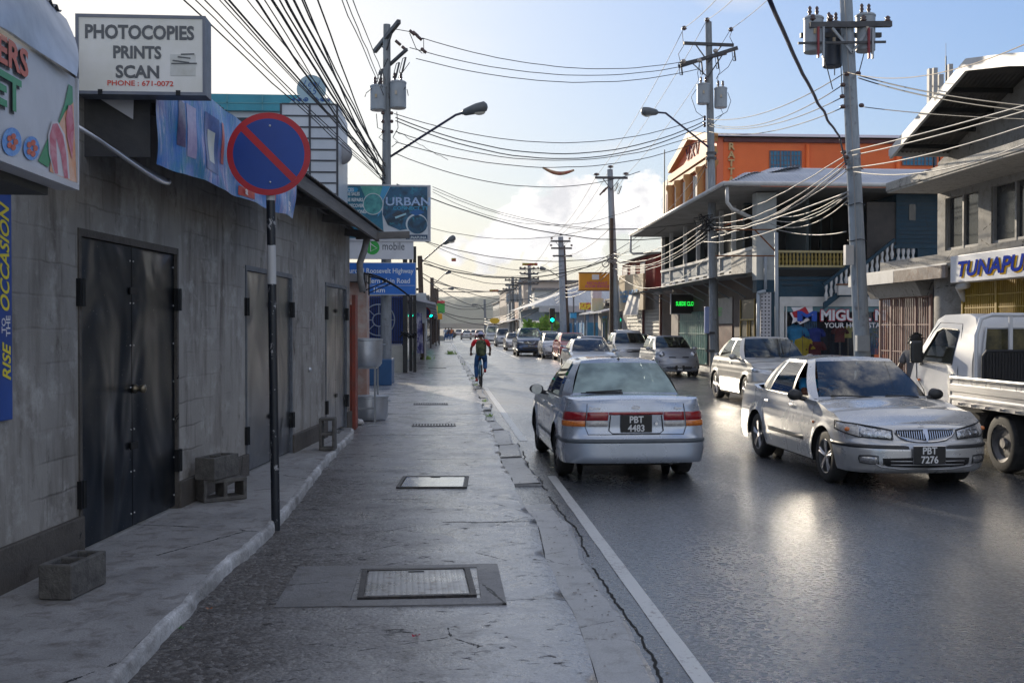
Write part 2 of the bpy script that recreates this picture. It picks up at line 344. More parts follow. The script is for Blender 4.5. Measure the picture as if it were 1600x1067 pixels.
def concrete_material(name,c0,c1,dirt,rough=(0.45,0.75),crk=0.004,fine=90,bump=0.5,spec=0.4,paint=None):
 h=NH(name);big=h.noise(1.3,7,0.65,None,0.7);mid=h.noise(7,6,0.7,None,0.4);f=h.noise(fine,3,0.6)
 col=h.mix(h.ramp(big,0.3,0.7),c0,c1);col=h.mix(h.M('MULTIPLY',h.ramp(mid,0.5,0.72),0.75,clamp=True),col,dirt);col=h.mix(h.M('MULTIPLY',h.ramp(f,0.4,0.7),0.35,clamp=True),col,dirt)
 ve=h.vor(0.9,'DISTANCE_TO_EDGE');vc=h.M('MULTIPLY',h.M('LESS_THAN',h.M('ABSOLUTE',h.M('ADD',ve,h.M('MULTIPLY',h.M('SUBTRACT',h.noise(8,5,0.7),0.5),0.07))),crk),h.M('GREATER_THAN',h.noise(0.8,2),0.5))
 col=h.mix(vc,col,(0.012,0.011,0.01))
 nb=h.bump(f,bump,0.006);nb=h.bump(mid,0.5,0.015,nb)
 return h.fin(col,h.ramp(big,0.35,0.65,rough[0],rough[1]),nb,spec=spec)
M_road=road_material();M_walk=walk_material()
M_ledge=concrete_material('ledge_concrete',(0.24,0.235,0.23),(0.42,0.415,0.41),(0.10,0.08,0.065))
M_band=concrete_material('kerb_concrete',(0.28,0.28,0.285),(0.44,0.44,0.44),(0.14,0.13,0.12),(0.25,0.45),0.003)
M_whitek=concrete_material('worn_white_paint',(0.8,0.8,0.8),(0.2,0.19,0.18),(0.12,0.11,0.10),(0.5,0.7),0.0,60,1.0)
def line_material():
 h=NH('road_line_paint');f=h.noise(30,5,0.75);b=h.noise(2.0,4,0.6)
 col=h.mix(h.M('MULTIPLY',h.ramp(h.M('ADD',f,h.M('MULTIPLY',b,0.5)),0.82,1.0),1.0,clamp=True),(0.55,0.55,0.53),(0.12,0.07,0.072))
 return h.fin(col,0.35,h.bump(h.noise(95,3,0.65),0.5,0.004))
M_line=line_material()
# ---- the ground
g=MB();g.quad((-900,-60,-0.06),(900,-60,-0.06),(900,2600,-0.06),(-900,2600,-0.06))
struct(g.build('ground',pm('far_ground',(0.10,0.11,0.09),(0.16,0.15,0.13),0.05,0.8)))
g=MB();g.grid(lambda u,v:(0.3+10.4*u,-8+428*v,0.0),8,60);struct(g.build('road',M_road))
g=MB();g.grid(lambda u,v:(10.7+60*u,118+12*v,0.0),6,2);g.grid(lambda u,v:(-60+60.3*u,118+12*v,0.0),6,2);struct(g.build('side_road',M_road))
def kerb_x(y):return 0.72+0.018*math.sin(y*0.9)+0.02*math.sin(y*2.3+1)+(0.12*max(0,min(1,(y-13)/12)))+0.03*mnoise.noise(Vector((y*1.7,0,0)))
def walk_z(x,y):return 0.085+0.006*mnoise.noise(Vector((x*1.3,y*1.1,0)))+0.003*mnoise.noise(Vector((x*5,y*5,3)))
def walk(u,v):
 y=-3+113*(v**1.8);x1=kerb_x(y);x=-3.4+(x1+3.4)*u
 z=walk_z(x,y)
 if u>0.985:z-=0.012
 return(x,y,z)
g=MB();g.grid(walk,60,420)
ys=[-3+113*((j/420)**1.8)for j in range(421)]
for a,b in zip(ys,ys[1:]):
 g.quad((kerb_x(a),a,0.072),(kerb_x(b),b,0.072),(kerb_x(b)-0.01,b,-0.02),(kerb_x(a)-0.01,a,-0.02))
struct(g.build('pavement',M_walk,smooth=True,merge=0.0005,angle=50))
g=MB();rr=random.Random(3)
def band(y0,y1,w=0.30,z=0.03,jag=0.02):
 n=max(3,int((y1-y0)/0.12));pts=[]
 for j in range(n+1):
  y=y0+(y1-y0)*j/n;pts.append((kerb_x(y)+0.02,kerb_x(y)+0.02+w+jag*mnoise.noise(Vector((y*4,5,1)))+jag*0.6*mnoise.noise(Vector((y*13,9,1))),y))
 for(a0,a1,ya),(b0,b1,yb)in zip(pts,pts[1:]):
  g.quad((a0,ya,z-0.01),(a1-0.03,ya,z),(b1-0.03,yb,z),(b0,yb,z-0.01));g.quad((a1-0.03,ya,z),(a1,ya,z-0.012),(b1,yb,z-0.012),(b1-0.03,yb,z));g.quad((a1,ya,z-0.012),(a1,ya,-0.01),(b1,yb,-0.01),(b1,yb,z-0.012))
 for k,(a0,a1,y)in((0,pts[0]),(1,pts[-1])):g.quad((a0,y,-0.01),(a1,y,-0.01),(a1,y,z-0.012),(a0,y,z-0.01))
band(-3,9.6,0.27);band(10.9,13.0,0.3,0.035);band(13.1,14.4,0.27,0.045);band(14.6,16.6,0.25,0.03)
y=16.8
while y<60:
 l=rr.uniform(0.9,2.6);band(y,y+l,rr.uniform(0.15,0.22),rr.uniform(0.02,0.045));y+=l+rr.choice((0.03,0.04,0.05,0.3))
struct(g.build('kerb',M_band,smooth=True,angle=40))
g=MB()
yy=[-3+0.06*k for k in range(300)]
for a,b in zip(yy,yy[1:]):
 xa=kerb_x(a)+0.33+0.03*mnoise.noise(Vector((a*3,2,7)))+0.022*mnoise.noise(Vector((a*11,2,7)));xb=kerb_x(b)+0.33+0.03*mnoise.noise(Vector((b*3,2,7)))+0.022*mnoise.noise(Vector((b*11,2,7)))
 if a>3 and mnoise.noise(Vector((a*1.3,4,4)))>-0.25:
  w=0.006+0.006*abs(mnoise.noise(Vector((a*7,1,1))));g.quad((xa-w,a,0.004),(xa+w,a,0.004),(xb+w,b,0.004),(xb-w,b,0.004))
struct(g.build('road_crack',pm('dark_crack',(0.006,0.006,0.006),(0.012,0.011,0.01),30,0.9)))
def strip(name,x0,x1,y0,y1,z,mat,wob=0.0,n=60):
 g=MB();g.grid(lambda u,v:(x0+(x1-x0)*u+wob*mnoise.noise(Vector((v*(y1-y0)*2.0,u*3,2))),y0+(y1-y0)*v,z),1,n);return struct(g.build(name,mat))
strip('edge_line',1.165,1.26,-4,11.6,0.004,M_line,0.006);strip('edge_line',1.12,1.24,15.2,29.5,0.004,M_line,0.006);strip('edge_line',1.09,1.21,30.5,52,0.004,M_line,0.006)
strip('edge_line',1.0,1.14,60,110,0.004,M_line);strip('centre_line',4.0,4.12,55,100,0.004,M_line)
g=MB();g.quad((1.3,37.2,0.004),(4.2,37.2,0.004),(4.2,37.6,0.004),(1.3,37.6,0.004));g.quad((1.3,43,0.004),(4.2,43,0.004),(4.2,43.3,0.004),(1.3,43.3,0.004));struct(g.build('stop_line',M_line))
def ledge_x(y):
 b=sinterp([(-3,-1.42),(4.6,-1.38),(6.6,-1.36),(7.8,-1.28),(9,-1.27),(12,-1.3),(15,-1.26),(15.7,-1.3),(16.3,-1.5)],y)
 return b+0.022*mnoise.noise(Vector((y*2.7,1,8)))+0.012*mnoise.noise(Vector((y*9,1,8)))
WY0=7.19;WX0=-2.35;WS=0.105
def wall_x(y):return WX0+(y-WY0)*WS
def LZ(y):return 0.165-0.02*(y>15.6)
g=MB()
def ledge(u,v):
 y=-3+19.2*v;xe=ledge_x(y);x0=wall_x(y)-0.3
 z=LZ(y)+0.006*mnoise.noise(Vector((u*3,y*1.3,5)))
 return(x0+(xe-0.05-x0)*u,y,z)
g.grid(ledge,14,200);struct(g.build('shop_ledge',M_ledge,smooth=True))
g=MB();g.cur=0
def edge(u,v):
 y=-3+19.2*v;xe=ledge_x(y);j=0.006*mnoise.noise(Vector((y*9,u*2,1)))+.006*mnoise.noise(Vector((y*31,u*5,1)))
 k=sinterp([(0,0),(0.35,0.03),(0.7,0.04),(1,0.045)],u);zz=sinterp([(0,0.001),(0.35,-0.002),(0.7,-0.02),(1.0,-0.09)],u)
 return(xe-0.05+k+j,y,LZ(y)+zz+j)
g.grid(edge,6,330);struct(g.build('ledge_edge',M_whitek,smooth=True))
g=MB()
def rw(u,v):
 y=-3+121*v;return(8.95+2.4*u,y,0.13+0.004*mnoise.noise(Vector((u*4,y,0))))
g.grid(rw,6,120);g.quad((8.95,-3,-0.01),(8.95,118,-0.01),(8.95,118,0.13),(8.95,-3,0.13));struct(g.build('pavement_opposite',M_band,smooth=True,angle=40))
g=MB();hr=[]
def hill(u,v):
 x=-900+1900*u;y=1500+500*v
 h=sinterp([(-900,20),(-300,30),(-60,52),(60,54),(240,40),(420,30),(1000,16)],x)
 h*=math.sin(PI*min(1,v*1.2+0.02))**0.6;h+=(6*mnoise.noise(Vector((x*0.012,y*0.01,0)))+3.2*mnoise.noise(Vector((x*0.05,y*0.05,3)))+1.6*mnoise.noise(Vector((x*.15,y*.1,3))))*min(1,v*5)
 return(x,y,h-2)
g.grid(hill,240,14);struct(g.build('hills',pm('hill_green',(0.05,0.075,0.035),(0.11,0.12,0.07),0.03,0.9,detail=8)))
# ---- access covers and grates in the pavement
M_tread=None
def tread_material():
 h=NH('tread_plate')
 v1=h.map((1,1,1),(0,0,R(45)));s1=h.N.new('ShaderNodeSeparateXYZ');h.L.new(v1,s1.inputs[0])
 k=2*PI/0.05
 a=h.M('SINE',h.M('MULTIPLY',s1.outputs[0],k));b=h.M('SINE',h.M('MULTIPLY',s1.outputs[1],k))
 hh=h.M('MULTIPLY',h.M('SUBTRACT',h.M('MULTIPLY',a,b),0.15),3.0,clamp=True)
 col=h.mix(h.noise(5,4),(0.2,0.2,0.2),(0.42,0.42,0.43));col=h.mix(h.M('MULTIPLY',h.ramp(h.noise(14,4),0.55,0.7),0.7,clamp=True),col,(0.12,0.09,0.07))
 return h.fin(col,h.ramp(h.noise(3,4),0.4,0.6,0.2,0.4),h.bump(hh,0.9,0.004),metal=0.7)
M_tread=tread_material();M_iron=pm('dark_iron',(0.03,0.03,0.032),(0.07,0.06,0.055),20,0.5,metal=0.5,bump=0.3)
M_patch=concrete_material('patch_concrete',(0.12,0.118,0.12),(0.24,0.235,0.235),(0.06,0.053,0.048),(0.35,0.6),0.006)
def cover(p,rot,w,l,label,group,plate_mat):
 t=thing('access_cover',label,'manhole cover',p,rot,group)
 f=MB();th=0.035
 for lo,hi in(((-w/2-th,-l/2-th,-0.05),(w/2+th,-l/2,0.012)),((-w/2-th,l/2,-0.05),(w/2+th,l/2+th,0.012)),((-w/2-th,-l/2,-0.05),(-w/2,l/2,0.012)),((w/2,-l/2,-0.05),(w/2+th,l/2,0.012))):f.box(lo,hi)
 f.build('frame',M_iron,t)
 f=MB();f.box((-w/2+0.008,-l/2+0.008,-0.04),(w/2-0.008,l/2-0.008,0.008));f.build('plate',plate_mat,t,bevel=0.002)
 f=MB();f.box((-0.05,l/2-0.06,0.0085),(0.05,l/2-0.045,0.0115));f.build('lifting_slot',flat('slot_black',(0.01,0.01,0.01),0.8),t)
 return t
p=(GZ(570,935,.085)+GZ(738,890,.085))/2
cover((p.x-0.03,p.y,0.088),R(2),0.62,0.64,'large chequered steel access cover nearest the camera in the wet pavement',None,M_tread)
g=MB();g.T=Matrix.Translation((p.x-0.19,p.y+0.0,0.0));zz=0.0935
for lo,hi in(((-0.62,-0.52,0.05),(-0.21,0.48,zz)),((0.54,-0.52,0.05),(0.68,0.48,zz)),((-0.21,-0.52,0.05),(0.54,-0.39,zz-0.0015)),((-0.21,0.39,0.05),(0.54,0.48,zz-0.0015))):g.box(lo,hi)
tag(g.build('cover_surround',M_patch),kind='structure')
p=(GZ(620,765,.085)+GZ(725,745,.085))/2
cover((p.x+.02,p.y+.02,0.09),R(-3),0.62,0.70,'smooth wet steel access cover, second one along the pavement, mirroring the sky',None,pm('wet_steel',(0.4,0.41,0.43),(0.55,0.56,0.58),4,0.12,0.22,0.85,bump=0.15,bscale=9))
def grate(px,py,label):
 p=GZ(px,py,.09);t=thing('drain_grate',label,'drain grate',(p.x,p.y,0.092),0,'slotted drain grates across the pavement')
 f=MB();w,l=0.7,0.36
 for lo,hi in(((-w/2,-l/2,-0.03),(w/2,-l/2+0.02,0.006)),((-w/2,l/2-0.02,-0.03),(w/2,l/2,0.006)),((-w/2,-l/2+.02,-0.03),(-w/2+0.02,l/2-.02,0.006)),((w/2-0.02,-l/2+.02,-0.03),(w/2,l/2-.02,0.006))):f.box(lo,hi)
 f.build('frame',M_patch,t)
 f=MB()
 for k in range(14):x=-w/2+0.045+k*0.047;f.box((x-0.012,-l/2+0.021,-0.01),(x+0.012,l/2-0.021,0.004))
 f.build('bars',flat('grate_bar',(0.4,0.4,0.42),0.3,0.6),t)
 f=MB();f.box((-w/2+0.021,-l/2+0.021,-0.002),(w/2-0.021,l/2-0.021,-0.0005));f.build('sump',flat('slot_black',(0.01,0.01,0.01),0.8),t)
grate(678,664,'slotted drain grate nearest the camera, beyond the wet cover');grate(673,631,'slotted drain grate beside the table with the pots');grate(683,575,'small slotted drain grate farthest along the pavement')
for px,py,nm,lb,c,s in((650,995,'petal','single crumpled dark red petal on the wet pavement near the camera',(0.35,0.01,0.03),0.022),(326,952,'leaf','small fallen orange leaf near the white ledge edge',(0.45,0.14,0.03),0.022),(283,983,'leaf','tiny fallen green leaf beside the ledge edge',(0.05,0.16,0.04),0.015)):
 p=GZ(px,py,.09);g=MB(p);rr=random.Random(px)
 for k in range(5):
  a=k*1.25+rr.random();pts=[p+Vector((0,0,0.006))]
  for q in(-0.5,0.0,0.5):pts.append(p+Vector((math.cos(a+q)*s,math.sin(a+q)*s,0.004+0.014*rr.random())))
  g.poly(pts)
 tag(g.build(nm,pm(nm+str(px),c,tuple(x*.6 for x in c),40,0.4)),lb,nm)
g=MB();rr=random.Random(8)
def stone(x,y,z,s):
 g.T=Matrix.Translation((x,y,z))@Matrix.Rotation(rr.uniform(0,6),4,'Z')@Matrix.Diagonal((s*rr.uniform(.7,1.4),s,s*.6,1));i=[g.addv(p)for p in((1,0,0),(-.2,.9,0),(-.8,-.5,.1),(.1,.1,.9),(.3,-.9,.2))]
 for q in((0,1,3),(1,2,3),(2,4,3),(4,0,3)):g.face([i[k]for k in q])
for _ in range(1500):
 y=3.5+16*rr.random()**1.4;k=rr.random()
 if k<.45:stone(ledge_x(y)+.03+abs(rr.gauss(0,.10)),y,.088,rr.uniform(.003,.010))
 elif k<.8:stone(kerb_x(y)+.05+rr.random()*.35,y,.03 if rr.random()<.6 else .004,rr.uniform(.003,.011))
 else:stone(rr.uniform(-1.2,.65),y,.09,rr.uniform(.002,.006))
tag(g.build('grit',pm('grit_stone',(.10,.09,.08),(.34,.32,.30),40,.8)),kind='stuff')
# ---- plants
def leaves(b,c,rad,n,size,r,up=0.4,flatten=1.0):
 for _ in range(n):
  while True:
   q=Vector((r.uniform(-1,1),r.uniform(-1,1),r.uniform(-1,1)))
   if 0.25<q.length<1:break
  p=Vector(c)+Vector((q.x*rad[0],q.y*rad[1],q.z*rad[2]));d=Vector((r.gauss(0,1),r.gauss(0,1),r.gauss(up,.8))).normalized();e=d.cross(Vector((r.gauss(0,1),r.gauss(0,1),r.gauss(0,1)))).normalized();s=size*r.uniform(0.6,1.3)
  b.poly([p,p+d*s*0.5+e*s*0.28,p+d*s,p+d*s*0.5-e*s*0.28])
M_leaf=pm('leaf_green',(0.035,0.09,0.02),(0.10,0.17,0.04),9,0.5);M_stem=pm('stem_brown',(0.07,0.05,0.03),(0.12,0.09,0.06),12,0.8);M_leafb=pm('leaf_bright',(0.14,0.32,0.04),(0.32,0.48,0.08),6,0.5)
def tuft(x,y,z,n,h,r,label):
 b=MB((x,y,z))
 for _ in range(n):
  a=r.uniform(0,6.28);l=h*r.uniform(0.4,1);q=Vector((x+r.gauss(0,h*.5),y+r.gauss(0,h*.8),z));t=q+Vector((math.cos(a)*l*.6,math.sin(a)*l*.6,l));w=0.006+h*.05
  b.poly([q-Vector((w,0,0)),q+Vector((w,0,0)),t])
 tag(b.build('weed',M_leafb),label,'weed','weeds in the gutter cracks')
rr=random.Random(11)
for k,y in enumerate((19.3,23.1,29.5,33.4,46)):tuft(kerb_x(y)+0.08,y,0.02,12,0.05+0.0015*y,rr,'green weed tuft growing from the broken kerb drain')
tuft(-0.75,52,0.09,50,0.25,rr,'green weed clump at the foot of the posts on the far left pavement')
tuft(0.5,62,0.09,60,0.3,rr,'flat green weed patch at the far end of the left pavement')
# ---- left shop building
WV=Vector((WS,1,0)).normalized();WN=Vector((WV.y,-WV.x,0))
def WP(y,out=0.0,z=0.0):p=Vector((wall_x(y),y,z))+WN*out;return p
def wall_material():
 h=NH('rendered_block_wall')
 al=h.M('ADD',h.M('MULTIPLY',h.x,WV.x),h.M('MULTIPLY',h.y,WV.y));cb=h.N.new('ShaderNodeCombineXYZ');h.L.new(al,cb.inputs[0]);h.L.new(h.z,cb.inputs[1])
 wn=h.noise(2.2,4,.6);wob=h.N.new('ShaderNodeVectorMath');wob.operation='ADD';h.L.new(cb.outputs[0],wob.inputs[0]);cw=h.N.new('ShaderNodeCombineXYZ');h.L.new(h.M('MULTIPLY',h.M('SUBTRACT',wn,.5),.05),cw.inputs[0]);h.L.new(h.M('MULTIPLY',h.M('SUBTRACT',h.noise(3.1,4),.5),.05),cw.inputs[1]);h.L.new(cw.outputs[0],wob.inputs[1])
 br=h.N.new('ShaderNodeTexBrick');br.inputs['Scale'].default_value=1;br.inputs['Brick Width'].default_value=0.41;br.inputs['Row Height'].default_value=0.205;br.inputs['Mortar Size'].default_value=0.012;br.inputs['Mortar Smooth'].default_value=0.9;br.inputs['Color1'].default_value=(1,1,1,1);br.inputs['Color2'].default_value=(.6,.6,.6,1);br.inputs['Mortar'].default_value=(0.42,.4,.38,1)
 h.L.new(wob.outputs[0],br.inputs[0])
 sc=h.N.new('ShaderNodeMapping');sc.inputs['Scale'].default_value=(1,0.16,1);h.L.new(cb.outputs[0],sc.inputs[0])
 streak=h.noise(4.5,7,.65,sc.outputs[0],.3);big=h.noise(0.9,5,.6);mid=h.noise(3.4,6,.7)
 show=h.M('MULTIPLY',0.75,h.ramp(h.noise(0.8,4,.6,h.map((1,1,1),(0,0,0),(4,3,1))),0.5,0.64),clamp=True)
 col=h.mix(h.ramp(big,.3,.7),(0.28,0.262,0.238),(0.40,0.375,0.34));col=h.mix(h.ramp(streak,.48,.74),col,(0.13,0.11,0.093))
 col=h.mix(h.ramp(mid,.52,.7),col,(0.46,0.44,0.41));col=h.mix(h.M('MULTIPLY',h.ramp(h.noise(5.5,5,.7,h.map((1,1,.5))),.6,.72),.8,clamp=True),col,(0.07,0.058,0.048))
 col=h.mix(h.M('MULTIPLY',show,0.75),col,h.mix(1.0,col,br.outputs[0],'MULTIPLY'))
 nb=h.bump(h.noise(60,4,.7),.4,.006);nb=h.bump(mid,.5,.02,nb);nb=h.bump(h.M('MULTIPLY',br.outputs[1],h.M('MULTIPLY',show,-1.0)),.5,.012,nb)
 return h.fin(col,0.75,nb,spec=.25)
M_wall=wall_material()
M_plinth=concrete_material('damp_plinth_render',(0.085,0.075,0.066),(0.14,0.125,0.11),(0.05,0.042,0.036),(0.55,0.8),0.005,60,0.7,.25)
shop=thing('shop_building','low grey cement-rendered shop with shut steel doors and a corrugated roof, at the left kerb','building',(-2.4,7.2,0))
so=shop.location.copy()
b=MB(so);H=3.0;TH=0.24
doors=[(7.01,8.82,2.30),(10.72,12.6,2.28),(14.43,15.88,2.27)]
ys=[-4.0]
for a,c,z in doors:ys+=[a,c]
ys.append(16.15)
def wallbox(b,ya,yb,z0,z1,th=TH,out=0.0):
 p=[WP(ya,out,z0),WP(yb,out,z0),WP(yb,-th,z0),WP(ya,-th,z0)];b.prism(p,(0,0,z1-z0))
for k in range(0,len(ys),2):wallbox(b,ys[k],ys[k+1],0.0,H)
for a,c,z in doors:wallbox(b,a,c,z,H)
b.prism([WP(-4,0,H),WP(16.15,0,H),WP(16.15,0,3.19),WP(8,0,3.46),WP(-4,0,3.3)],WN*-TH)
b.prism([WP(16.15,0,0),WP(16.15,-6,0),WP(16.15,-6,0)-WV*0.24,WP(16.15,0,0)-WV*0.24-WN*TH],(0,0,H))
b.build('wall',M_wall,shop)
for k in range(0,len(ys),2):
 for(ya,yb,zt)in((ys[k],ys[k+1],0.42 if k<2 else 0.38),):
  b=MB(so);wallbox(b,ya-(0.02 if k else 0),yb+0.02,0.1,zt,0.02,0.035);b.build('plinth',M_plinth,shop,bevel=0.008)
def steel_material(name,c0,c1,rg,dent,seed,dents=()):
 h=NH(name);low=h.noise(1.25,2,.4,h.map((1,1,.7),(0,0,0),(seed,seed,seed)),.8);mid=h.noise(3,3,.5)
 col=h.mix(h.noise(2.5,5),c0,c1);col=h.mix(h.M('MULTIPLY',h.ramp(h.noise(12,5,.7),.62,.75),.5,clamp=True),col,(0.09,.06,.045));col=h.mix(h.M('GREATER_THAN',h.noise(45,2),.74),col,(.3,.3,.3))
 nb=h.bump(low,1.0,dent);nb=h.bump(h.noise(22,2),.15,.003,nb)
 return h.fin(col,rg,nb,metal=0.92)
M_door1=steel_material('dark_sheet_steel',(0.03,0.038,0.05),(0.06,0.075,0.095),0.3,.13,1.0)
M_door2=steel_material('galvanised_sheet',(0.17,0.19,0.22),(0.28,0.30,0.33),0.28,.08,4.0)
M_doorf=pm('door_frame_grey',(0.17,0.19,0.22),(0.12,0.13,0.15),10,0.5,metal=.4);M_hinge=flat('hinge_black',(0.012,0.013,0.015),0.5,.4);M_rivet=flat('rivet',(0.55,0.55,0.55),0.3,.8)
def steel_door(y0,y1,zt,mat,lab,knob=True,dark=False,split=0.5,framew=.035):
 frame=MB(so);zb=LZ(8)+0.015
 for(a,c)in((y0,y0+framew),(y1-framew,y1)):wallbox(frame,a,c,zb-.02,zt,.06,0.012)
 wallbox(frame,y0+framew,y1-framew,zt-0.05,zt,.06,0.012)
 d=frame.build('door',M_doorf if not dark else M_plinth,shop);d['label']=lab
 ym=y0+(y1-y0)*split;seam=0.006
 for(a,c)in((y0+framew,ym-seam),(ym+seam,y1-framew)):
  lf=MB(so);n=22
  def fn(u,v):return WP(a+(c-a)*u,-0.014,zb+0.012+(zt-0.055-zb-0.012)*v)
  lf.grid(fn,n,n);o=lf.build('door_leaf',mat,d,smooth=True)
 bk=MB(so);wallbox(bk,y0+framew,y1-framew,zb,zt-.05,.03,-0.03);bk.build('backing',flat('slot_black',(0.01,0.01,0.01),.8),d)
 for yy,outw in((y0+framew*.5,1),(y1-framew*.5,1)):
  for zz in(zb+0.38,zt-0.42):
   hb=MB(so);wallbox(hb,yy-0.04,yy+0.04,zz-.09,zz+.09,.01,0.03);hb.tube([WP(yy,0.03,zz-.09),WP(yy,0.03,zz+.09)],0.012,8);hb.build('hinge',M_hinge,d)
 for zz in((zb+0.5,)if not dark else(zb+0.6,))+(zt-0.38,):
  hb=MB(so);wallbox(hb,ym-0.06,ym+0.07,zz-.025,zz+.025,.006,0.004);hb.build('clasp',M_hinge,d)
 if knob:
  kb=MB(so);kp=WP(ym+0.02,0,zb+1.02);q=[kp+WN*t for t in(-.012,.012,.03,.05,.075,.085)];kb.tube(q,[.035,.035,.018,.03,.032,.012],14);kb.build('knob',pm('old_brass',(.35,.28,.18),(.2,.18,.14),20,.3,metal=.9),d,smooth=True)
 rv=MB(so)
 for zz in[zb+.1+k*.31 for k in range(7)]:
  for yy in(y0+framew+.03,ym-.03,ym+.03,y1-framew-.03):
   if zz<zt-.1:rv.sphere(WP(yy,-0.012,zz),0.007,6,4)
 rv.build('rivets',M_rivet,d,smooth=True)
 return d
steel_door(*doors[0],M_door1,'dark double steel door with a round brass knob and dented sheets',dark=True)
steel_door(*doors[1],M_door2,'silvery double steel door behind the striped sign pole',knob=False)
steel_door(*doors[2],M_door2,'narrow silvery double steel door at the far corner',knob=False)
kb=MB(so);kb.sphere(WP(13.45,0.01,1.12),0.03,8,6);kb.build('wall_knob',M_rivet,shop)
E0=Vector((-1.79,8.1,3.41));E1=Vector((-.905,16.2,3.13));ED=(E1-E0)/(E1.y-E0.y)
def eave(y):return E0+ED*(y-E0.y)
M_roofs=pm('corrugated_roof',(0.20,0.21,0.22),(0.12,0.10,0.09),3,0.5,metal=.5,bump=.2,stretch=(1,.3,1));M_wood=pm('weathered_timber',(0.10,0.095,0.09),(0.17,0.16,0.15),5,.7,bump=.4,stretch=(1,.15,3))
b=MB(so)
def corr(y0,y1,x_in,rise,dz=0.0,pitch=0.076,amp=0.011):
 n=int((y1-y0)/pitch*8)
 def fn(u,v):
  y=y0+(y1-y0)*v;e=eave(y);w=amp*math.sin(2*PI*y/pitch);return(e.x+(x_in-e.x)*u,y,e.z+dz+rise*u+w)
 b.grid(fn,3,n)
corr(7.05,16.3,-7.0,1.0)
b.build('roof',M_roofs,shop,smooth=True)
b=MB(so)
b.beam(eave(7.2)+Vector((-.06,0,-.10)),eave(16.1)+Vector((-.06,0,-.10)),.045,.15)
for y in(8.2,9.7,11.2,12.7,14.2,15.7):
 e=eave(y)+Vector((-.08,0,-.13));b.beam(e,(wall_x(y)+.02,y,e.z+0.05),.05,.11)
for x in(-.2,-.4):
 b.beam(eave(7.2)+Vector((x,0,-.03)),eave(16.1)+Vector((x,0,-.03)),.05,.04)
b.beam(GY(556,369,15.95),GY(640,367,15.95),.1,.1)
b.build('rafter',M_wood,shop)
b=MB(so);dp=[GY(574,370,15.9),GY(569,392,15.9),GY(562,412,15.9),GY(563,436,15.9),GY(567,456,15.9)]
b.tube(dp,.05,8);b.build('downpipe',pm('dull_pipe',(.3,.3,.3),(.2,.19,.18),9,.6),shop,smooth=True)
M_flash=pm('galvanised_flashing',(0.36,0.38,0.42),(0.24,0.26,0.29),2.2,.38,.5,.8,bump=.35,bscale=2.5)
def PYs(px,py,y):return GY(px,py,y)
# ---- sweet shop sign (runs along the wall) and its flashing
XS=-1.62
sg=thing('shop_sign','white sign board with red and green lettering and painted sweets','sign',GX(118,285,XS))
o3=sg.location.copy()
zb0=GX(118,290,XS).z;yb0=GX(118,290,XS).y;zt0=GX(110,118,XS).z
YN=2.2
b=MB(o3);b.box((XS-.08,YN,zb0),(XS,yb0,zt0));b.build('board',pm('sign_white',(0.62,0.63,0.66),(0.52,0.53,0.56),3,.45,bump=.1),sg)
b=MB(o3);b.box((XS-.085,YN,zb0-.02),(XS+.012,yb0+.012,zb0+.008));b.box((XS-.085,yb0,zb0+.008),(XS+.012,yb0+.014,zt0));b.build('trim',pm('sign_trim',(.62,.62,.64),(.5,.5,.52),4,.4),sg)
def onX(px,py):return GX(px,py,XS)
M_sred=flat('letter_salmon',(0.62,0.12,0.06),.45);M_sgrn=flat('letter_green',(0.01,0.27,0.10),.4);M_black=flat('sign_black',(0.01,.01,.012),.5)
b=MB(o3)
def st(txt,px,py,hpx,mats,name,ys=1.0):
 p0=onX(px,py);p1=onX(px,py-hpx);size=(p1.z-p0.z)/0.7
 bb=MB(o3);bb.text(txt,size,p0+Vector((.002,-.012,-.01)),(0,1,0),(0,0,1),.003,size*.035,'RIGHT',xs=ys);bb.build(name+'_shadow',M_black,sg)
 bb=MB(o3);bb.text(txt,size,p0+Vector((.006,0,0)),(0,1,0),(0,0,1),.003,size*.03,'RIGHT',xs=ys);bb.build(name,mats,sg)
st('COOLERS',41,122,40,M_sred,'lettering',1.3);st('& SWEET',30,178,50,M_sgrn,'lettering',1.25)
def blob(pts,mat,name,lift=.004):
 bb=MB(o3);bb.poly([onX(*p)+Vector((lift,0,0))for p in pts]);bb.build(name,mat,sg)
blob([(58,252),(72,220),(90,190),(100,160),(106,132),(112,136),(113,190),(95,190),(85,222),(74,262)],M_sgrn,'green_swirl')
M_cand=pm('sweet_red',(0.5,0.02,0.07),(0.65,0.25,0.3),12,.4,dist=1);M_cand2=pm('sweet_orange',(0.75,0.3,0.12),(0.8,0.5,0.35),9,.4);M_cand3=pm('sweet_blue',(0.03,0.2,0.62),(0.2,0.42,0.75),30,.4,dist=1.5)
blob([(76,268),(80,215),(100,175),(113,160),(118,285),(100,282)],M_cand2,'sweets',.005)
blob([(82,272),(74,240),(73,210),(79,190),(88,190),(99,210),(104,240),(107,280)],M_sred and flat('sweet_white',(.7,.66,.68),.4),'sweets',.006)
blob([(83,271),(76,240),(75,212),(80,194),(87,193),(96,212),(101,240),(104,279),(98,278),(92,240),(85,215),(86,240),(88,272)],M_cand,'sweets',.007)
blob([(110,250),(102,215),(100,185),(104,165),(110,165),(113,200)],M_cand,'sweets',.008)
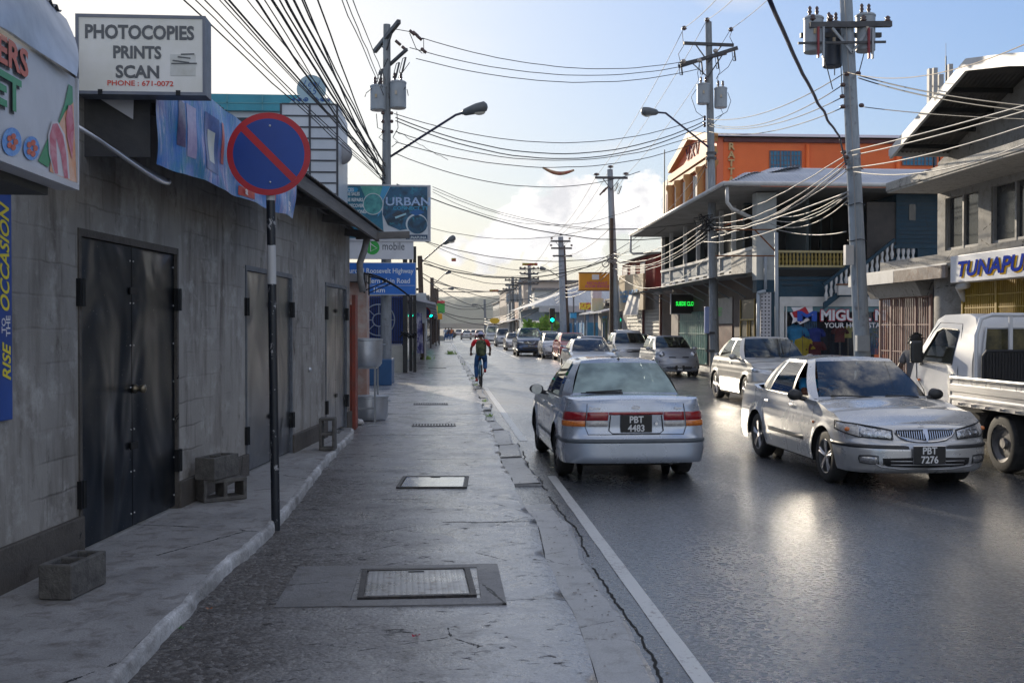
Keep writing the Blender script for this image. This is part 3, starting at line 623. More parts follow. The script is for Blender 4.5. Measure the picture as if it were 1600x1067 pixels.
for cx_,cy_,r_ in((16,222,18),(47,232,15)):
 bb=MB(o3);bb.poly([onX(cx_+r_*math.cos(a)*.85,cy_+r_*1.25*math.sin(a))+Vector((.006,0,0))for a in[k*PI/10 for k in range(20)]]);bb.build('sweets',M_cand3,sg)
 bb=MB(o3)
 for q in range(5):a=q*1.26;ox,oy=cx_+9*math.cos(a)*.6,cy_+9*math.sin(a);bb.poly([onX(ox+4*math.cos(k*PI/4),oy+5*math.sin(k*PI/4))+Vector((.008,0,0))for k in range(8)])
 bb.build('sweets',M_sred,sg)
b=MB(o3);b.box((XS-.5,YN,zb0-.05),(XS-.1,yb0-.05,zb0-.012));b.build('sign_box',flat('sign_underside',(.09,.09,.08),.7),sg)
b=MB(so)
def fl(u,v):
 px=-260+376*v;lo=GX(px,44+76*max(0,px/116)**1.25+(min(0,px)*.5),XS+.03);hi=GX(px-4*v-4,-72+103*max(0,px/116)+min(0,px)*.75,XS-.16)
 return hi.lerp(lo,u)+Vector((.03*math.sin(PI*u)+.012*math.sin(v*17+u*3),0,0))
b.grid(fl,8,24);b.build('flashing',M_flash,shop,smooth=True)
b=MB(so)
def cr2(u,v):
 y=2.2+2.82*v;x=-1.76-5*u;return(x,y,GX(107,30,-1.75).z+.02+.9*u+.012*math.sin(2*PI*y/.076))
b.grid(cr2,2,330);b.build('roof',M_roofs,shop,smooth=True)
b=MB(so);b.prism([Vector((wall_x(7.1)-.5,7.12,2.78)),Vector((-1.93,7.12,2.78)),Vector((-1.93,7.12,3.38)),Vector((wall_x(7.1)-.5,7.12,3.5))],(0,.02,0));b.build('eave_shade_sheet',pm('eave_shade_dark',(.045,.045,.05),(.07,.068,.066),4,.7,bump=.2),shop)  # dark sheet added as the shade under the eave, no real board
b=MB(so);b.poly([GY(148,150,7.09),GY(209,150,7.09),GY(208,187,7.09)]);b.build('sheet_patch',pm('lit_sheet',(.6,.6,.62),(.5,.5,.53),2,.6),shop)  # lit triangle under the eave, its brightness put into the pale colour
fa=thing('awning_flap','folded grey metal flap propped out between the painted sign and the product banner','awning',GY(150,230,5.2))
A=GX(118,196,-2.02);B_=GX(264,281,-1.95);C_=GX(240,262,-1.5)
b=MB(fa.location)
def fla(u,v):
 p=L3(A,B_,u);lo=Vector((.30,0,-.02))*math.sin(PI*min(1,u*1.02))**.8;q=p+Vector((-.12,0,.07))*(1-v)+lo*v*.55+Vector((0,0,-.13*v*math.sin(PI*u)));return q
b.grid(fla,20,6);b.build('sheet',M_flash,fa,smooth=True)
b=MB(fa.location);b.tube([fla(u/10,1)for u in range(11)],.012,6);b.build('edge_bar',pm('bright_bar',(.6,.6,.62),(.5,.5,.5),5,.3,metal=.8),fa,smooth=True)
# ---- PHOTOCOPIES sign box
yS=6.9;pa=GY(118,22,yS);pb=GY(322,150,yS)
ps=thing('shop_sign','white box sign reading PHOTOCOPIES PRINTS SCAN above the shop eave','sign',(pa.x,yS,pb.z))
os_=ps.location.copy();W_,H_=pb.x-pa.x,pa.z-pb.z
b=MB();b.box((0,0.006,0),(W_,.16,H_));b.build('box',pm('sign_box_grey',(.16,.18,.22),(.1,.11,.13),6,.5),ps,bevel=.004)
b=MB();t=.02;b.box((0,-.008,0),(W_,.006,t));b.box((0,-.008,H_-t),(W_,.006,H_));b.box((0,-.008,t),(t,.006,H_-t));b.box((W_-t,-.008,t),(W_,.006,H_-t));b.build('frame',pm('sign_frame',(.13,.15,.2),(.2,.21,.24),5,.5),ps)
def translucent(name,c,c2=None,scale=4):
 m=pm(name,c,c2,scale,.5);nt,N,L,bb=hook(m);tr=N.new('ShaderNodeBsdfTranslucent');tr.inputs[0].default_value=tuple(c)+(1,);mx=N.new('ShaderNodeMixShader');mx.inputs[0].default_value=.35
 o=[n for n in N if n.type=='OUTPUT_MATERIAL'][0];L.new(bb.outputs[0],mx.inputs[1]);L.new(tr.outputs[0],mx.inputs[2]);L.new(mx.outputs[0],o.inputs[0]);return m
b=MB();b.box((t,-.003,t),(W_-t,.004,H_-t));b.build('panel',pm('sign_panel',(.72,.7,.62),(.82,.8,.76),3,.4),ps)
M_lg=flat('letter_grey',(.12,.125,.13),.5);M_lr=flat('letter_red',(.7,.07,.04),.5)
sx=W_/204.0
b=MB()
for txt,x,y,hh in(('PHOTOCOPIES',100,38,21),('PRINTS',96,69,19),('SCAN',97,100,19)):
 w={'PHOTOCOPIES':185,'PRINTS':94,'SCAN':70}[txt];s=hh*sx/.7
 b.text(txt,s,(x*sx,-.003,H_-y*sx),(1,0,0),(0,0,1),.003,s*.034,xs=w*sx/(len(txt)*s*.66))
b.build('lettering',M_lg,ps)
b=MB();b.text('PHONE : 671-0072',8*sx/.7,(101*sx,-.003,H_-113*sx),(1,0,0),(0,0,1),.003,.0008,xs=1.15);b.build('lettering',M_lr,ps)
b=MB();b.box((148*sx,-.006,H_-96*sx),(188*sx,-.003,H_-62*sx));b.build('sticker',pm('faded_sticker',(.55,.54,.48),(.68,.68,.66),8,.5),ps)
b=MB()
for x0,y0,x1,y1 in((165,62,186,61),(152,72,178,75),(150,77,190,76),(160,66,180,68)):b.beam((x0*sx,-.0075,H_-y0*sx),(x1*sx,-.0075,H_-y1*sx),.003,.008)
b.build('marks',M_lg,ps)
for k,x in enumerate((38,160)):
 b=MB();b.box(((x-3)*sx,-.012,-.004),((x+4)*sx,-.0085,.03));b.build('clip',M_hinge,ps)
 # ---- hanging product banner
XB0=GY(245,262,5.9)
bn=thing('banner','long creased vinyl phone accessory banner hanging under the corrugated eave','banner',(-1.45,6,2.5))
ob=bn.location.copy()
yb_0,yb_1=7.03,10.8
def bx_(y):return GZ(330,290,2.6).x if False else eave(y).x-.03
bl=GX(246,262,bx_(6.0));br_=GX(465,345,bx_(8.75))
def ban(u,v):
 y=yb_0+(yb_1-yb_0)*u;x=bx_(y)+.07;zb=2.72+.03*u-.01*math.sin(u*19)+.012*math.sin(u*7);zt=eave(y).z-.025
 w=.004*math.sin(u*55+v*3)+.006*math.sin(v*9+u*23)+.010*mnoise.noise(Vector((u*12,v*2,4)))
 return Vector((x+w-(.05*u*(1-v)if u>.9 else 0),y,zb+(zt-zb)*v))
def banner_mat():
 h=NH('banner_print');n=h.noise(3,5,.6,h.map((1,1,.6)),1.5);n2=h.noise(9,5,.7,h.map((1,1,.25)),.6)
 col=h.mix(h.ramp(n,.3,.5),(.015,.24,.36),(.04,.20,.55));col=h.mix(h.ramp(n,.52,.66),col,(.22,.2,.5));col=h.mix(h.M('MULTIPLY',h.ramp(n2,.56,.66),.7,clamp=True),col,(.62,.6,.68))
 col=h.mix(h.M('MULTIPLY',h.M('MULTIPLY',h.ramp(h.M('ADD',h.z,h.M('MULTIPLY',h.M('SUBTRACT',n,.5),.2)),.15,.0),h.ramp(h.y,.7,1.1),clamp=True),.6),col,(.45,.12,.1))
 return h.fin(col,.3,h.bump(h.noise(6,5,.65,h.map((1,2.5,.5))),.7,.03),spec=.6)
b=MB(ob);b.grid(ban,90,14);b.build('sheet',banner_mat(),bn,smooth=True)
def onban(u,v,l=.008):return ban(u,v)+Vector((l,0,0))
def bpatch(u0,u1,v0,v1,mat,nm,lift=.003,rnd_=.25):
 bb=MB(ob);bb.grid(lambda a,c:onban(u0+(u1-u0)*a,v0+(v1-v0)*c,lift),12,8);bb.build(nm,mat,bn,smooth=True)
bpatch(.10,.14,.28,.74,pm('case_dark',(.05,.05,.12),(.16,.13,.2),20,.35),'printed_phone');bpatch(.15,.20,.2,.76,pm('case_mauve',(.35,.3,.5),(.5,.45,.6),15,.35),'printed_phone')
bpatch(.25,.33,.14,.8,pm('case_blue',(.02,.07,.25),(.05,.12,.36),20,.35),'printed_phone');bpatch(.45,.56,.22,.82,pm('case_blue',(.02,.07,.25),(.05,.12,.36),20,.35),'printed_phone')
bpatch(.27,.31,.25,.62,pm('case_cream',(.6,.6,.5),(.5,.55,.55),20,.35),'printed_phone',.005);bpatch(.48,.53,.3,.55,pm('case_cream',(.6,.6,.5),(.5,.55,.55),20,.35),'printed_phone',.005)
bpatch(.345,.36,.3,.8,pm('case_red',(.6,.08,.05),(.5,.05,.05),20,.35),'printed_trim',.005);bpatch(.435,.447,.4,.8,pm('case_red',(.6,.08,.05),(.5,.05,.05),20,.35),'printed_trim',.005)
bpatch(.47,.58,.03,.15,pm('case_red',(.6,.08,.05),(.5,.05,.05),20,.35),'printed_trim',.004);bpatch(.70,.765,.06,.34,pm('case_red',(.6,.08,.05),(.5,.05,.05),20,.35),'printed_trim',.004)
M_w=flat('print_white',(.8,.8,.8),.4);M_y=flat('print_yellow',(.85,.7,.05),.4)
b=MB(ob);q=onban(.525,.06,.007);b.text('SELL',.055,q,(0,1,0),(0,0,1),.002,.002,xs=1.6);q=onban(.91,.2,.018);b.text('TEMPERED',.05,q,(0,1,-.05),(0,0,1),.002,.002,xs=1.5);q=onban(.91,.1,.022);b.text('GLASS',.05,q,(0,1,-.05),(0,0,1),.002,.002,xs=1.5);q=onban(.73,.08,.018);b.text('OFF',.035,q,(0,1,0),(0,0,1),.002,.001,xs=1.4);b.build('lettering',M_w,bn)
b=MB(ob);q=onban(.73,.18,.02);b.text('60%',.09,q,(0,1,0),(0,0,1),.002,.004,xs=1.2);b.build('lettering',M_y,bn)
# ---- blue election-style board at the far left of the wall
bt=thing('wall_sign','tall blue board with yellow hand lettering on the grey wall at the left edge','sign',WP(5.9,.02,1.1))
o4=bt.location.copy();y1_=6.13;y0_=y1_-.66;z0_=GX(12,655,WP(6.1).x).z;z1_=GX(12,300,WP(6.1).x).z
b=MB(o4);b.prism([WP(y0_,.03,z0_),WP(y1_,.03,z0_),WP(y1_,0.004,z0_),WP(y0_,0.004,z0_)],(0,0,z1_-z0_));b.build('board',pm('board_blue',(.012,.06,.28),(.018,.085,.36),3,.4),bt,bevel=.006)
b=MB(o4);b.text('RISE',.12,WP(y1_-.03,.031,z0_+.22),(0,0,1),-WV,.002,.003,'LEFT',.35,.9);b.text('OCCASION',.135,WP(y1_-.04,.031,z0_+.60),(0,0,1),-WV,.002,.003,'LEFT',.35,.85);b.build('lettering',M_y,bt)
b=MB(o4);b.text('TO',.06,WP(y1_-.08,.031,z0_+.49),(0,0,1),-WV,.002,.001,'LEFT');b.text('THE',.065,WP(y1_-.03,.031,z0_+.47),(0,0,1),-WV,.002,.001,'LEFT');b.build('lettering',M_w,bt)
# ---- concrete blocks
M_blk=pm('concrete_block',(.075,.07,.066),(.14,.132,.12),12,.85,bump=.9,bscale=70,bdist=.01)
def block(loc,rx,rz,label,cavity=True):
 l,w,h=.39,.19,.19;t=thing('concrete_block',label,'concrete block',loc,rz,'loose concrete blocks on the ledge')
 m=MB();m.T=Matrix.Rotation(rx[0],4,rx[1])
 s=.034;xs=[-l/2,-l/2+s,-.017,.017,l/2-s,l/2];ysb=[-w/2,-w/2+s,w/2-s,w/2]
 for i in range(5):
  for j in range(3):
   if i in(1,3)and j==1:continue
   m.box((xs[i],ysb[j],-h/2),(xs[i+1],ysb[j+1],h/2))
 o=m.build('shell',M_blk,t,merge=.0005);bm=bmesh.new();bm.from_mesh(o.data)
 dead=[f for f in bm.faces if False]
 bm.to_mesh(o.data);bm.free();clean_inner(o)
 return t
def clean_inner(o):
 bm=bmesh.new();bm.from_mesh(o.data);seen={}
 for f in bm.faces:seen.setdefault(tuple(sorted(v.index for v in f.verts)),[]).append(f)
 kill=[f for k in seen.values()if len(k)>1 for f in k];bmesh.ops.delete(bm,geom=kill,context='FACES_ONLY')
 bmesh.ops.dissolve_limit(bm,angle_limit=.02,verts=bm.verts,edges=bm.edges)
 bmesh.ops.recalc_face_normals(bm,faces=bm.faces)
 bmesh.ops.bevel(bm,geom=[e for e in bm.edges if len(e.link_faces)==2 and e.calc_face_angle(0)>.6],offset=.006,segments=1,affect='EDGES')
 for v in bm.verts:v.co+=Vector((mnoise.noise(v.co*30),mnoise.noise(v.co*31+Vector((5,0,0))),mnoise.noise(v.co*29+Vector((0,7,0)))))*.003
 bm.to_mesh(o.data);bm.free()
LZb=.168
p=GZ(99,930,LZb);block((p.x+.02,p.y+.10,LZb+.095),(0,'X'),R(80),'dark damp concrete block lying alone nearest the camera on the ledge')
p=GZ(342,783,LZb);block((p.x+.0,p.y+.1,LZb+.095),(R(90),'X'),R(35),'concrete block lying under another beside the dark steel door')
block((p.x-.035,p.y+.1,LZb+.095+.192),(0,'X'),R(70),'concrete block lying on top of another beside the dark steel door')
p=GZ(511,704,LZb);block((p.x,p.y+.1,LZb+.197),(R(90),'Y'),R(88),'concrete block standing on end before the far silvery door')
# ---- no parking sign on its black and white pole
pb_=GZ(431,828,.085);yP=pb_.y
np_=thing('no_parking_sign','round red and blue no stopping sign on a black and white banded pole','road sign',(pb_.x,yP,0.06));on=np_.location.copy()
top=GY(421,186,yP);ctr=GY(420,241,yP-.05);rad=(GY(485,241,yP).x-GY(355,241,yP).x)/2
def pole_mat():
 h=NH('banded_pole_paint');n=h.noise(14,5,.7,h.map((1,1,.5)))
 zz=h.M('ADD',h.z,h.M('MULTIPLY',h.M('SUBTRACT',n,.5),.02));f=h.M('LESS_THAN',h.M('FRACT',h.M('DIVIDE',h.M('SUBTRACT',zz,.5),.74)),.34)
 whiteband=h.M('MULTIPLY',h.M('GREATER_THAN',zz,1.925),h.M('LESS_THAN',zz,2.225));tb=h.M('GREATER_THAN',zz,2.57);wb=h.M('MAXIMUM',whiteband,tb)
 col=h.mix(wb,(.012,.015,.022),(.5,.5,.5));chip=h.M('GREATER_THAN',h.noise(11,6,.75,h.map((1,1,.6),(0,0,0),(2,2,2))),.62);col=h.mix(chip,col,h.mix(wb,(.35,.35,.36),(.015,.018,.025)))
 return h.fin(col,.35,h.bump(chip,.3,.002))
base=Vector((pb_.x,yP,.06));m=MB(on);m.tube([base,base+(top-base)*.5,top+(base-top).normalized()*.03],.034,20);pl=m.build('pole',pole_mat(),np_,smooth=True,angle=60)
fw=Vector((0,-1,0));c_=ctr+Vector((0,0,0))
def disc(r0,r1,y,th,mat,nm,n=64):
 m=MB(on);m.lathe(c_+Vector((0,y,0)),[(max(r0,.0005),0),(r1,0),(r1,-th),(max(r0,.0005),-th)],n,'y',cap=False);return m.build(nm,mat,np_,smooth=True,angle=30)
disc(0,rad*.998,.003,.004,pm('sign_back',(.4,.4,.4),(.5,.5,.5),4,.5,metal=.5),'back_plate')
disc(rad*.855,rad,-.001,.002,pm('sign_red',(.42,.008,.018),(.5,.012,.025),5,.35),'red_ring');disc(0,rad*.855,-.001,.002,pm('sign_blue',(.005,.045,.25),(.006,.055,.30),3,.35),'blue_face')
m=MB(on);d=Vector((1,0,-1)).normalized();q=Vector((1,0,1)).normalized();w=rad*.085;l=rad*.88;m.prism([c_+Vector((0,-.0035,0))+d*l+q*w,c_+Vector((0,-.0035,0))+d*l-q*w,c_+Vector((0,-.0035,0))-d*l-q*w,c_+Vector((0,-.0035,0))-d*l+q*w],(0,-.0015,0));m.build('red_bar',MATS['sign_red'],np_)
for zz in(.68,-.68):
 m=MB(on);m.sphere(c_+Vector((0.01,-.006,rad*zz)),.009,8,6,(1,.6,1));m.build('bolt',M_rivet,np_,smooth=True)
 m=MB(on);m.box((c_.x-.045,c_.y+.008,c_.z+rad*zz-.012),(c_.x+.045,c_.y+.09,c_.z+rad*zz+.012));m.build('bracket',M_doorf,np_)
 # ---- red timber partition, table with pots
pt=thing('timber_partition','upright red-brown painted timber partition at the far end of the grey shop wall','partition',(GZ(545,664,.09).x,16.2,.09));o5=pt.location.copy()
xa=GY(541,660,16.2).x;xb=GY(556,660,16.2).x
m=MB(o5);m.box((xa,16.18,.09),(xb-.06,16.24,2.0));m.build('panel',pm('red_brown_paint',(.28,.045,.025),(.18,.05,.035),8,.6,bump=.3),pt)
m=MB(o5);m.box((xb-.055,16.16,.09),(xb,16.6,2.15));m.build('post',pm('red_brown_paint',(.28,.045,.025),(.18,.05,.035),8,.6,bump=.3),pt)
ct=thing('canopy','small curved clear canopy on a dark bracket below the blue road sign','canopy',(GY(575,440,17.8).x,17.8,2.4));o6=ct.location.copy()
def cn(u,v):
 a=GY(572,428,18);e=GY(640,462,18);x=a.x+(e.x-a.x)*u;z=a.z+(e.z-a.z)*(u**1.7);return Vector((x,17.6+1.1*v,z))
m=MB(o6);m.grid(cn,14,2);m.build('sheet',glass_mat('canopy_sheet',(.75,.78,.8),1.5,.1),ct,smooth=True)
m=MB(o6)
for v in(0,1):m.tube([cn(k/12,v)+Vector((0,0,-.015))for k in range(13)],.014,6);m.tube([cn(0,v)+Vector((0,0,-.3)),cn(.5,v)+Vector((0,0,-.03))],.011,6);m.tube([cn(0,v),cn(0,v)+Vector((0,0,-.34))],.014,6)
m.tube([cn(0,v)+Vector((0,0,0))for v in(0,1)],.012,6);m.tube([cn(1,v)for v in(0,1)],.012,6);m.build('bracket',M_hinge,ct)
tb_=thing('steel_table','narrow steel frame table against the wall carrying an aluminium pot','table',(GZ(585,657,.09).x-.25,17.9,.09));o7=tb_.location.copy()
tx1=GY(590,600,17.9).x;tx0=tx1-.75;tz=GY(580,572,17.9).z
M_al=pm('aluminium',(.42,.46,.52),(.55,.58,.62),5,.32,.45,.7,bump=.15,bscale=30)
m=MB(o7);m.box((tx0,17.5,tz-.03),(tx1,18.3,tz));m.build('table_top',pm('steel_grey',(.22,.24,.27),(.3,.32,.34),6,.4,metal=.6),tb_)
for x,y in((tx0+.02,17.52),(tx1-.02,17.52),(tx0+.02,18.28),(tx1-.02,18.28)):
 m=MB(o7);m.box((x-.016,y-.016,.09),(x+.016,y+.016,tz-.031));m.build('leg',MATS['steel_grey'],tb_)
m=MB(o7)
for y in(17.52,18.28):m.box((tx0+.037,y-.012,.3),(tx1-.037,y+.012,.324))
m.build('brace',MATS['steel_grey'],tb_)
def pot(c,r,h,lab):
 t=thing('cooking_pot',lab,'pot',c,0,None);m=MB();m.lathe((0,0,0),[(.001,.002),(r*.86,.0),(r*.97,.05),(r,h*.5),(r*1.0,h*.93),(r*1.04,h*.95),(r*1.04,h),(r*.97,h),(r*.95,.05)],32,'z',cap=False);m.build('body',M_al,t,smooth=True,angle=50)
 m=MB();m.lathe((0,0,0),[(.001,h+.015),(r*.9,h+.006),(r*1.0,h+.004)],28,'z',cap=False);m.build('lid',M_al,t,smooth=True)
 for s in(-1,1):
  m=MB();m.tube([(s*r*.99,-.05,h*.8),(s*r*1.14,-.045,h*.8),(s*r*1.14,.045,h*.8),(s*r*.99,.05,h*.8)],.008,6);m.build('handle',M_al,t,smooth=True)
px0=GY(571,570,17.9).x
pot((px0+.0,17.85,tz+.002),.29,.46,'large dented aluminium pot standing on the steel table');pot((px0+.06,17.95,.092),.32,.40,'wide aluminium pot standing on the ground under the steel table')
pc=thing('plastic_bag','crumpled pale plastic bag on the ground at the foot of the red timber partition','bag',GZ(560,664,.09));m=MB();m.sphere((0,0,.05),.08,14,10,(1.2,1,.6));o=m.build('crumpled_sheet',pm('bag_white',(.6,.6,.6),(.45,.42,.4),20,.5,bump=.8,bscale=20),pc,smooth=True)
for v in o.data.vertices:v.co+=Vector((mnoise.noise(v.co*25),mnoise.noise(v.co*25+Vector((3,3,3))),mnoise.noise(v.co*22+Vector((9,0,0)))*.7))*.03
nx=thing('next_shop','pink and grey rendered little shop just beyond the grey cement shop','building',(-1.9,18.6,0));o8=nx.location.copy()
m=MB(o8);xw=GY(573,600,18.8).x;m.box((xw-4,18.8,0),(xw,19.5,2.45));m.build('wall',pm('pink_render',(.42,.25,.2),(.5,.45,.42),2.5,.8,bump=.3,lo=.4,hi=.6),nx)
m=MB(o8);m.box((xw-4.1,18.6,2.46),(xw+.02,19.7,2.6));m.build('roof',M_roofs,nx)
# ---- hoarding group beyond the roof: URBAN, mobile and blue road sign
def two(px0,py0,px1,py1,y):a=GY(px0,py0,y);c=GY(px1,py1,y);return a.x,c.x,c.z,a.z
yU=28.9;x0,x1,z0,z1=two(508,288,673,377,yU)
us=thing('shop_sign','teal and blue URBAN CONNECT TT phone shop sign box above the left pavement','sign',((x0+x1)/2,yU,z0));ou=us.location.copy()
def U(px,py,l=0):p=GY(px,py,yU);p.y=yU-l;return p
m=MB(ou);m.box((x0,yU+.004,z0),(x1,yU+.22,z1));m.build('box',pm('sign_box_pale',(.45,.46,.5),(.38,.4,.44),3,.5),us)
m=MB(ou);t=.028
for lo,hi in(((x0,yU-.01,z0),(x1,yU+.004,z0+t)),((x0,yU-.01,z1-t),(x1,yU+.004,z1)),((x0,yU-.01,z0+t),(x0+t,yU+.004,z1-t)),((x1-t,yU-.01,z0+t),(x1,yU+.004,z1-t))):m.box(lo,hi)
m.build('frame',pm('frame_silver',(.55,.56,.6),(.62,.62,.64),4,.4,metal=.4),us)
def uart():
 h=NH('sign_art_dark');n=h.noise(2.2,5,.6,None,1.2);n2=h.noise(6,4,.6,None,.6)
 col=h.mix(h.ramp(n,.35,.55),(.006,.03,.055),(.015,.10,.2));col=h.mix(h.ramp(n2,.55,.7),col,(.02,.25,.35));return h.fin(col,.4)
m=MB(ou);m.poly([U(520,374),U(669,374),U(669,291),U(520,291)]);m.build('face',flat('sign_pale',(.6,.64,.68),.4),us)
def uc(name,pts,mat,l):m=MB(ou);m.poly([U(px,py,l)for px,py in pts]);return m.build(name,mat,us)
def circ(cx_,cy_,rx,ry,n=28,a0=0,a1=2*PI):return[(cx_+rx*math.cos(a0+(a1-a0)*k/n),cy_+ry*math.sin(a0+(a1-a0)*k/n))for k in range(n+(0 if a1-a0>=2*PI-.01 else 1))]
uc('printed_field',[(521,291),(565,291),(580,305),(597,330),(600,372),(521,372)],pm('art_teal',(.01,.10,.17),(.015,.22,.34),2,.4),.003)
uc('printed_field',[(563,291),(600,291),(597,308),(590,320),(575,318)],pm('art_green',(.05,.3,.26),(.16,.5,.42),4,.4),.005);uc('printed_field',[(598,291),(610,291),(599,312),(596,330),(590,340),(592,312)],flat('art_sky',(.06,.34,.6),.4),.007)
uc('printed_field',[(610,292),(668,292),(668,354),(650,356),(625,360),(606,352),(598,335),(600,312)],uart(),.009)
uc('printed_edge',circ(583,319,16,17),flat('art_white',(.6,.68,.72),.4),.011);uc('printed_disc',circ(583,319,14.8,15.8),pm('art_green2',(.02,.16,.2),(.1,.42,.4),5,.4),.013)
uc('printed_edge',circ(651,350,17,16),flat('art_white',(.6,.68,.72),.4),.011);uc('printed_disc',circ(652,351,15.5,14.6),uart(),.013)
uc('printed_label',[(521,293),(557,293),(560,296),(557,300.5),(521,300.5)],flat('art_label',(.02,.3,.55),.4),.006)
uc('printed_bar',[(634,367),(668,367),(668,374),(634,374)],flat('art_navy',(.01,.05,.12),.4),.012)
uc('printed_device',[(612,336),(622,329),(636,334),(624,344)],pm('art_device',(.01,.02,.04),(.03,.06,.1),10,.3),.012);uc('printed_device',[(617,339),(634,333),(635,335.5),(618,342)],flat('art_glow',(.35,.6,.7),.4),.014);uc('printed_device',[(640,332),(652,326),(664,332),(650,338)],flat('art_blue',(.01,.12,.35),.4),.012)
m=MB(ou);k=yU/F
def ut(m,txt,px,py,h_px,w_px,l,bold=.03,align='LEFT',shear=0):
 s=h_px*k/.7;m.text(txt,s,U(px,py,l),(1,0,0),(0,0,1),.003,s*bold,align,shear,xs=w_px*k/(len(txt)*s*.62))
ut(m,'SERVICES',528,299,5,30,.008,.02);ut(m,'-PHONE SALES',529,304.5+0,0.01,1,.008)
for i,tx in enumerate(('-PHONE SALES','-PHONE REPAIRS','-DATA RECOVERY','-UNLOCK PHONES')):ut(m,tx,529,305.5+i*9.2,5.2,3.1*len(tx),.008,.03)
ut(m,'MAIN ROAD, TUNAPUNA',601,373,4,66,.014,.02);m.build('lettering',flat('print_pale',(.7,.78,.8),.4),us)
m=MB(ou);ut(m,'URBAN',602,321,12.5,66,.016,.02);m.build('lettering',pm('letter_chrome',(.22,.36,.62),(.45,.6,.8),20,.3),us)
m=MB(ou);ut(m,'CONNECT TT',614,328,5,53,.016,.02);m.build('lettering',flat('letter_cyan',(.03,.35,.6),.3),us)
yM=28.95;x0,x1,z0,z1=two(520,376,646,405,yM);k2=yM/F
ms=thing('shop_sign','white sign with a green play disc and the word bmobile under the teal sign','sign',((x0+x1)/2,yM,z0));om=ms.location.copy()
m=MB(om);m.box((x0,yM,z0),(x1,yM+.12,z1));m.build('box',pm('sign_white2',(.7,.71,.74),(.62,.63,.66),3,.4),ms)
def Mp(px,py,l):p=GY(px,py,yM);p.y=yM-l;return p
m=MB(om);m.poly([Mp(582+11*math.cos(a),387+11*math.sin(a),.004)for a in[q*PI/16 for q in range(32)]]);m.build('disc',flat('mobile_green',(.02,.42,.06),.4),ms)
m=MB(om);m.tube([Mp(579,378,.01),Mp(579,393,.01),Mp(589,388,.01),Mp(579,381,.01)],.014,6);m.build('mark',M_w,ms)
m=MB(om);s=12*k2/.7;m.text('mobile',s,Mp(597,390.5,.003),(1,0,0),(0,0,1),.004,.0,'LEFT',xs=43*k2/(6*s*.56));m.build('lettering',flat('letter_dark',(.05,.06,.08),.4),ms)
yR=28.9;x0,x1,z0,z1=two(510,410,650,461,yR);k3=yR/F
rs=thing('road_sign','blue road direction sign reading Roosevelt Highway, Main Road, 1km','road sign',((x0+x1)/2,yR,z0));orr=rs.location.copy()
m=MB(orr);m.box((x0,yR,z0),(x1,yR+.03,z1));m.build('plate',pm('road_sign_edge',(.5,.58,.68),(.45,.52,.62),3,.4),rs)
m=MB(orr);m.box((x0+.02,yR-.003,z0+.02),(x1-.02,yR-.0005,z1-.02));m.build('face',pm('road_sign_blue',(.006,.13,.50),(.008,.15,.56),3,.35),rs)
def Rp(px,py):p=GY(px,py,yR);p.y=yR-.003;return p
m=MB(orr)
for tx,px,py,w in(('Churchill Roosevelt Highway',646,427,127),('Eastern Main Road',641,442.5,86),('1km',602,457,17)):
 s=7.6*k3/.7;m.text(tx,s,Rp(px,py),(1,0,0),(0,0,1),.003,s*.012,'RIGHT',xs=w*k3/(len(tx)*s*.5))
m.build('lettering',flat('letter_pale',(.72,.78,.82),.4),rs)
m=MB(orr);m.box((x0+.03,yR-.006,Rp(0,444.5).z-.004),(x1-.03,yR-.0035,Rp(0,444.5).z+.004));m.build('divider',MATS['letter_pale'],rs)
m=MB(orr)
for py in(420,452):
 q=GY(602,py,yR+.06);m.box((q.x-.9,yR+.035,q.z-.03),(q.x+.9,yR+.09,q.z+.03));m.box((q.x-.03,yR+.09,q.z-.03),(q.x+.03,yR+.36,q.z+.03))
m.build('mounting_bars',pm('post_black',(.015,.017,.018),(.03,.03,.03),6,.6),rs)
hc=thing('sign_gantry','group of tall dark timber columns holding up the stacked shop signs','sign frame',(GY(640,580,34).x,34,.085))
oc=hc.location.copy()
for px,w,y in((633,7,36.5),(642,5,38),(648,5,37)):
 pb2=GY(px,580,y);m=MB(oc);m.box((pb2.x-w/2*y/F,y,.085),(pb2.x+w/2*y/F,y+.15,GY(px,385,y).z));m.build('column',MATS['post_black'],hc)
m=MB(oc);m.tube([GY(630+26*math.sin(k*.7)*.5+8,523+5*math.cos(k*1.9),36.3+.1*math.sin(k))for k in range(16)],.03,5);m.build('barbed_coil',M_hinge,hc)
# ---- Lexi 65 tower and teal building behind
yT=25.0;x0,x1,z0,z1=two(437,162,529,330,yT)
tw=thing('sign_tower','white gridded panel tower with a round blue-scrolled crest reading 65','building',((x0+x1)/2,yT,0));ot=tw.location.copy()
m=MB(ot);m.box((x0,yT,0),(x1,yT+2.4,z1));m.build('wall',pm('tower_panel',(.48,.53,.6),(.58,.62,.68),1.2,.4),tw)
m=MB(ot)
for px in(439,484,527):q=GY(px,200,yT).x;m.box((q-.025,yT-.02,2.8),(q+.025,yT-.002,z1))
for py in(163,181.5,199,216.5,234,251,269,286,303):q=GY(480,py,yT).z;m.box((x0+.05,yT-.018,q-.018),(x1-.055,yT-.004,q+.018))
m.build('seams',flat('seam_dark',(.04,.045,.06),.5),tw)
def Tp(px,py,l=0):p=GY(px,py,yT+.1);p.y=yT+.1-l;return p
pts=[(452,161),(456,157),(464,154),(469,150),(466,146)]+circ(486,140,22.5,22.5,20,R(160),R(380))+[(503,150),(508,154),(516,157),(522,161)]
m=MB(ot);m.prism([Tp(*p)for p in pts],(0,.12,0));m.build('crest',pm('crest_pale',(.28,.42,.5),(.36,.5,.56),2,.4),tw)
m=MB(ot);s=11*yT/F/.7;M_scr=flat('scroll_blue',(.02,.10,.34),.4)
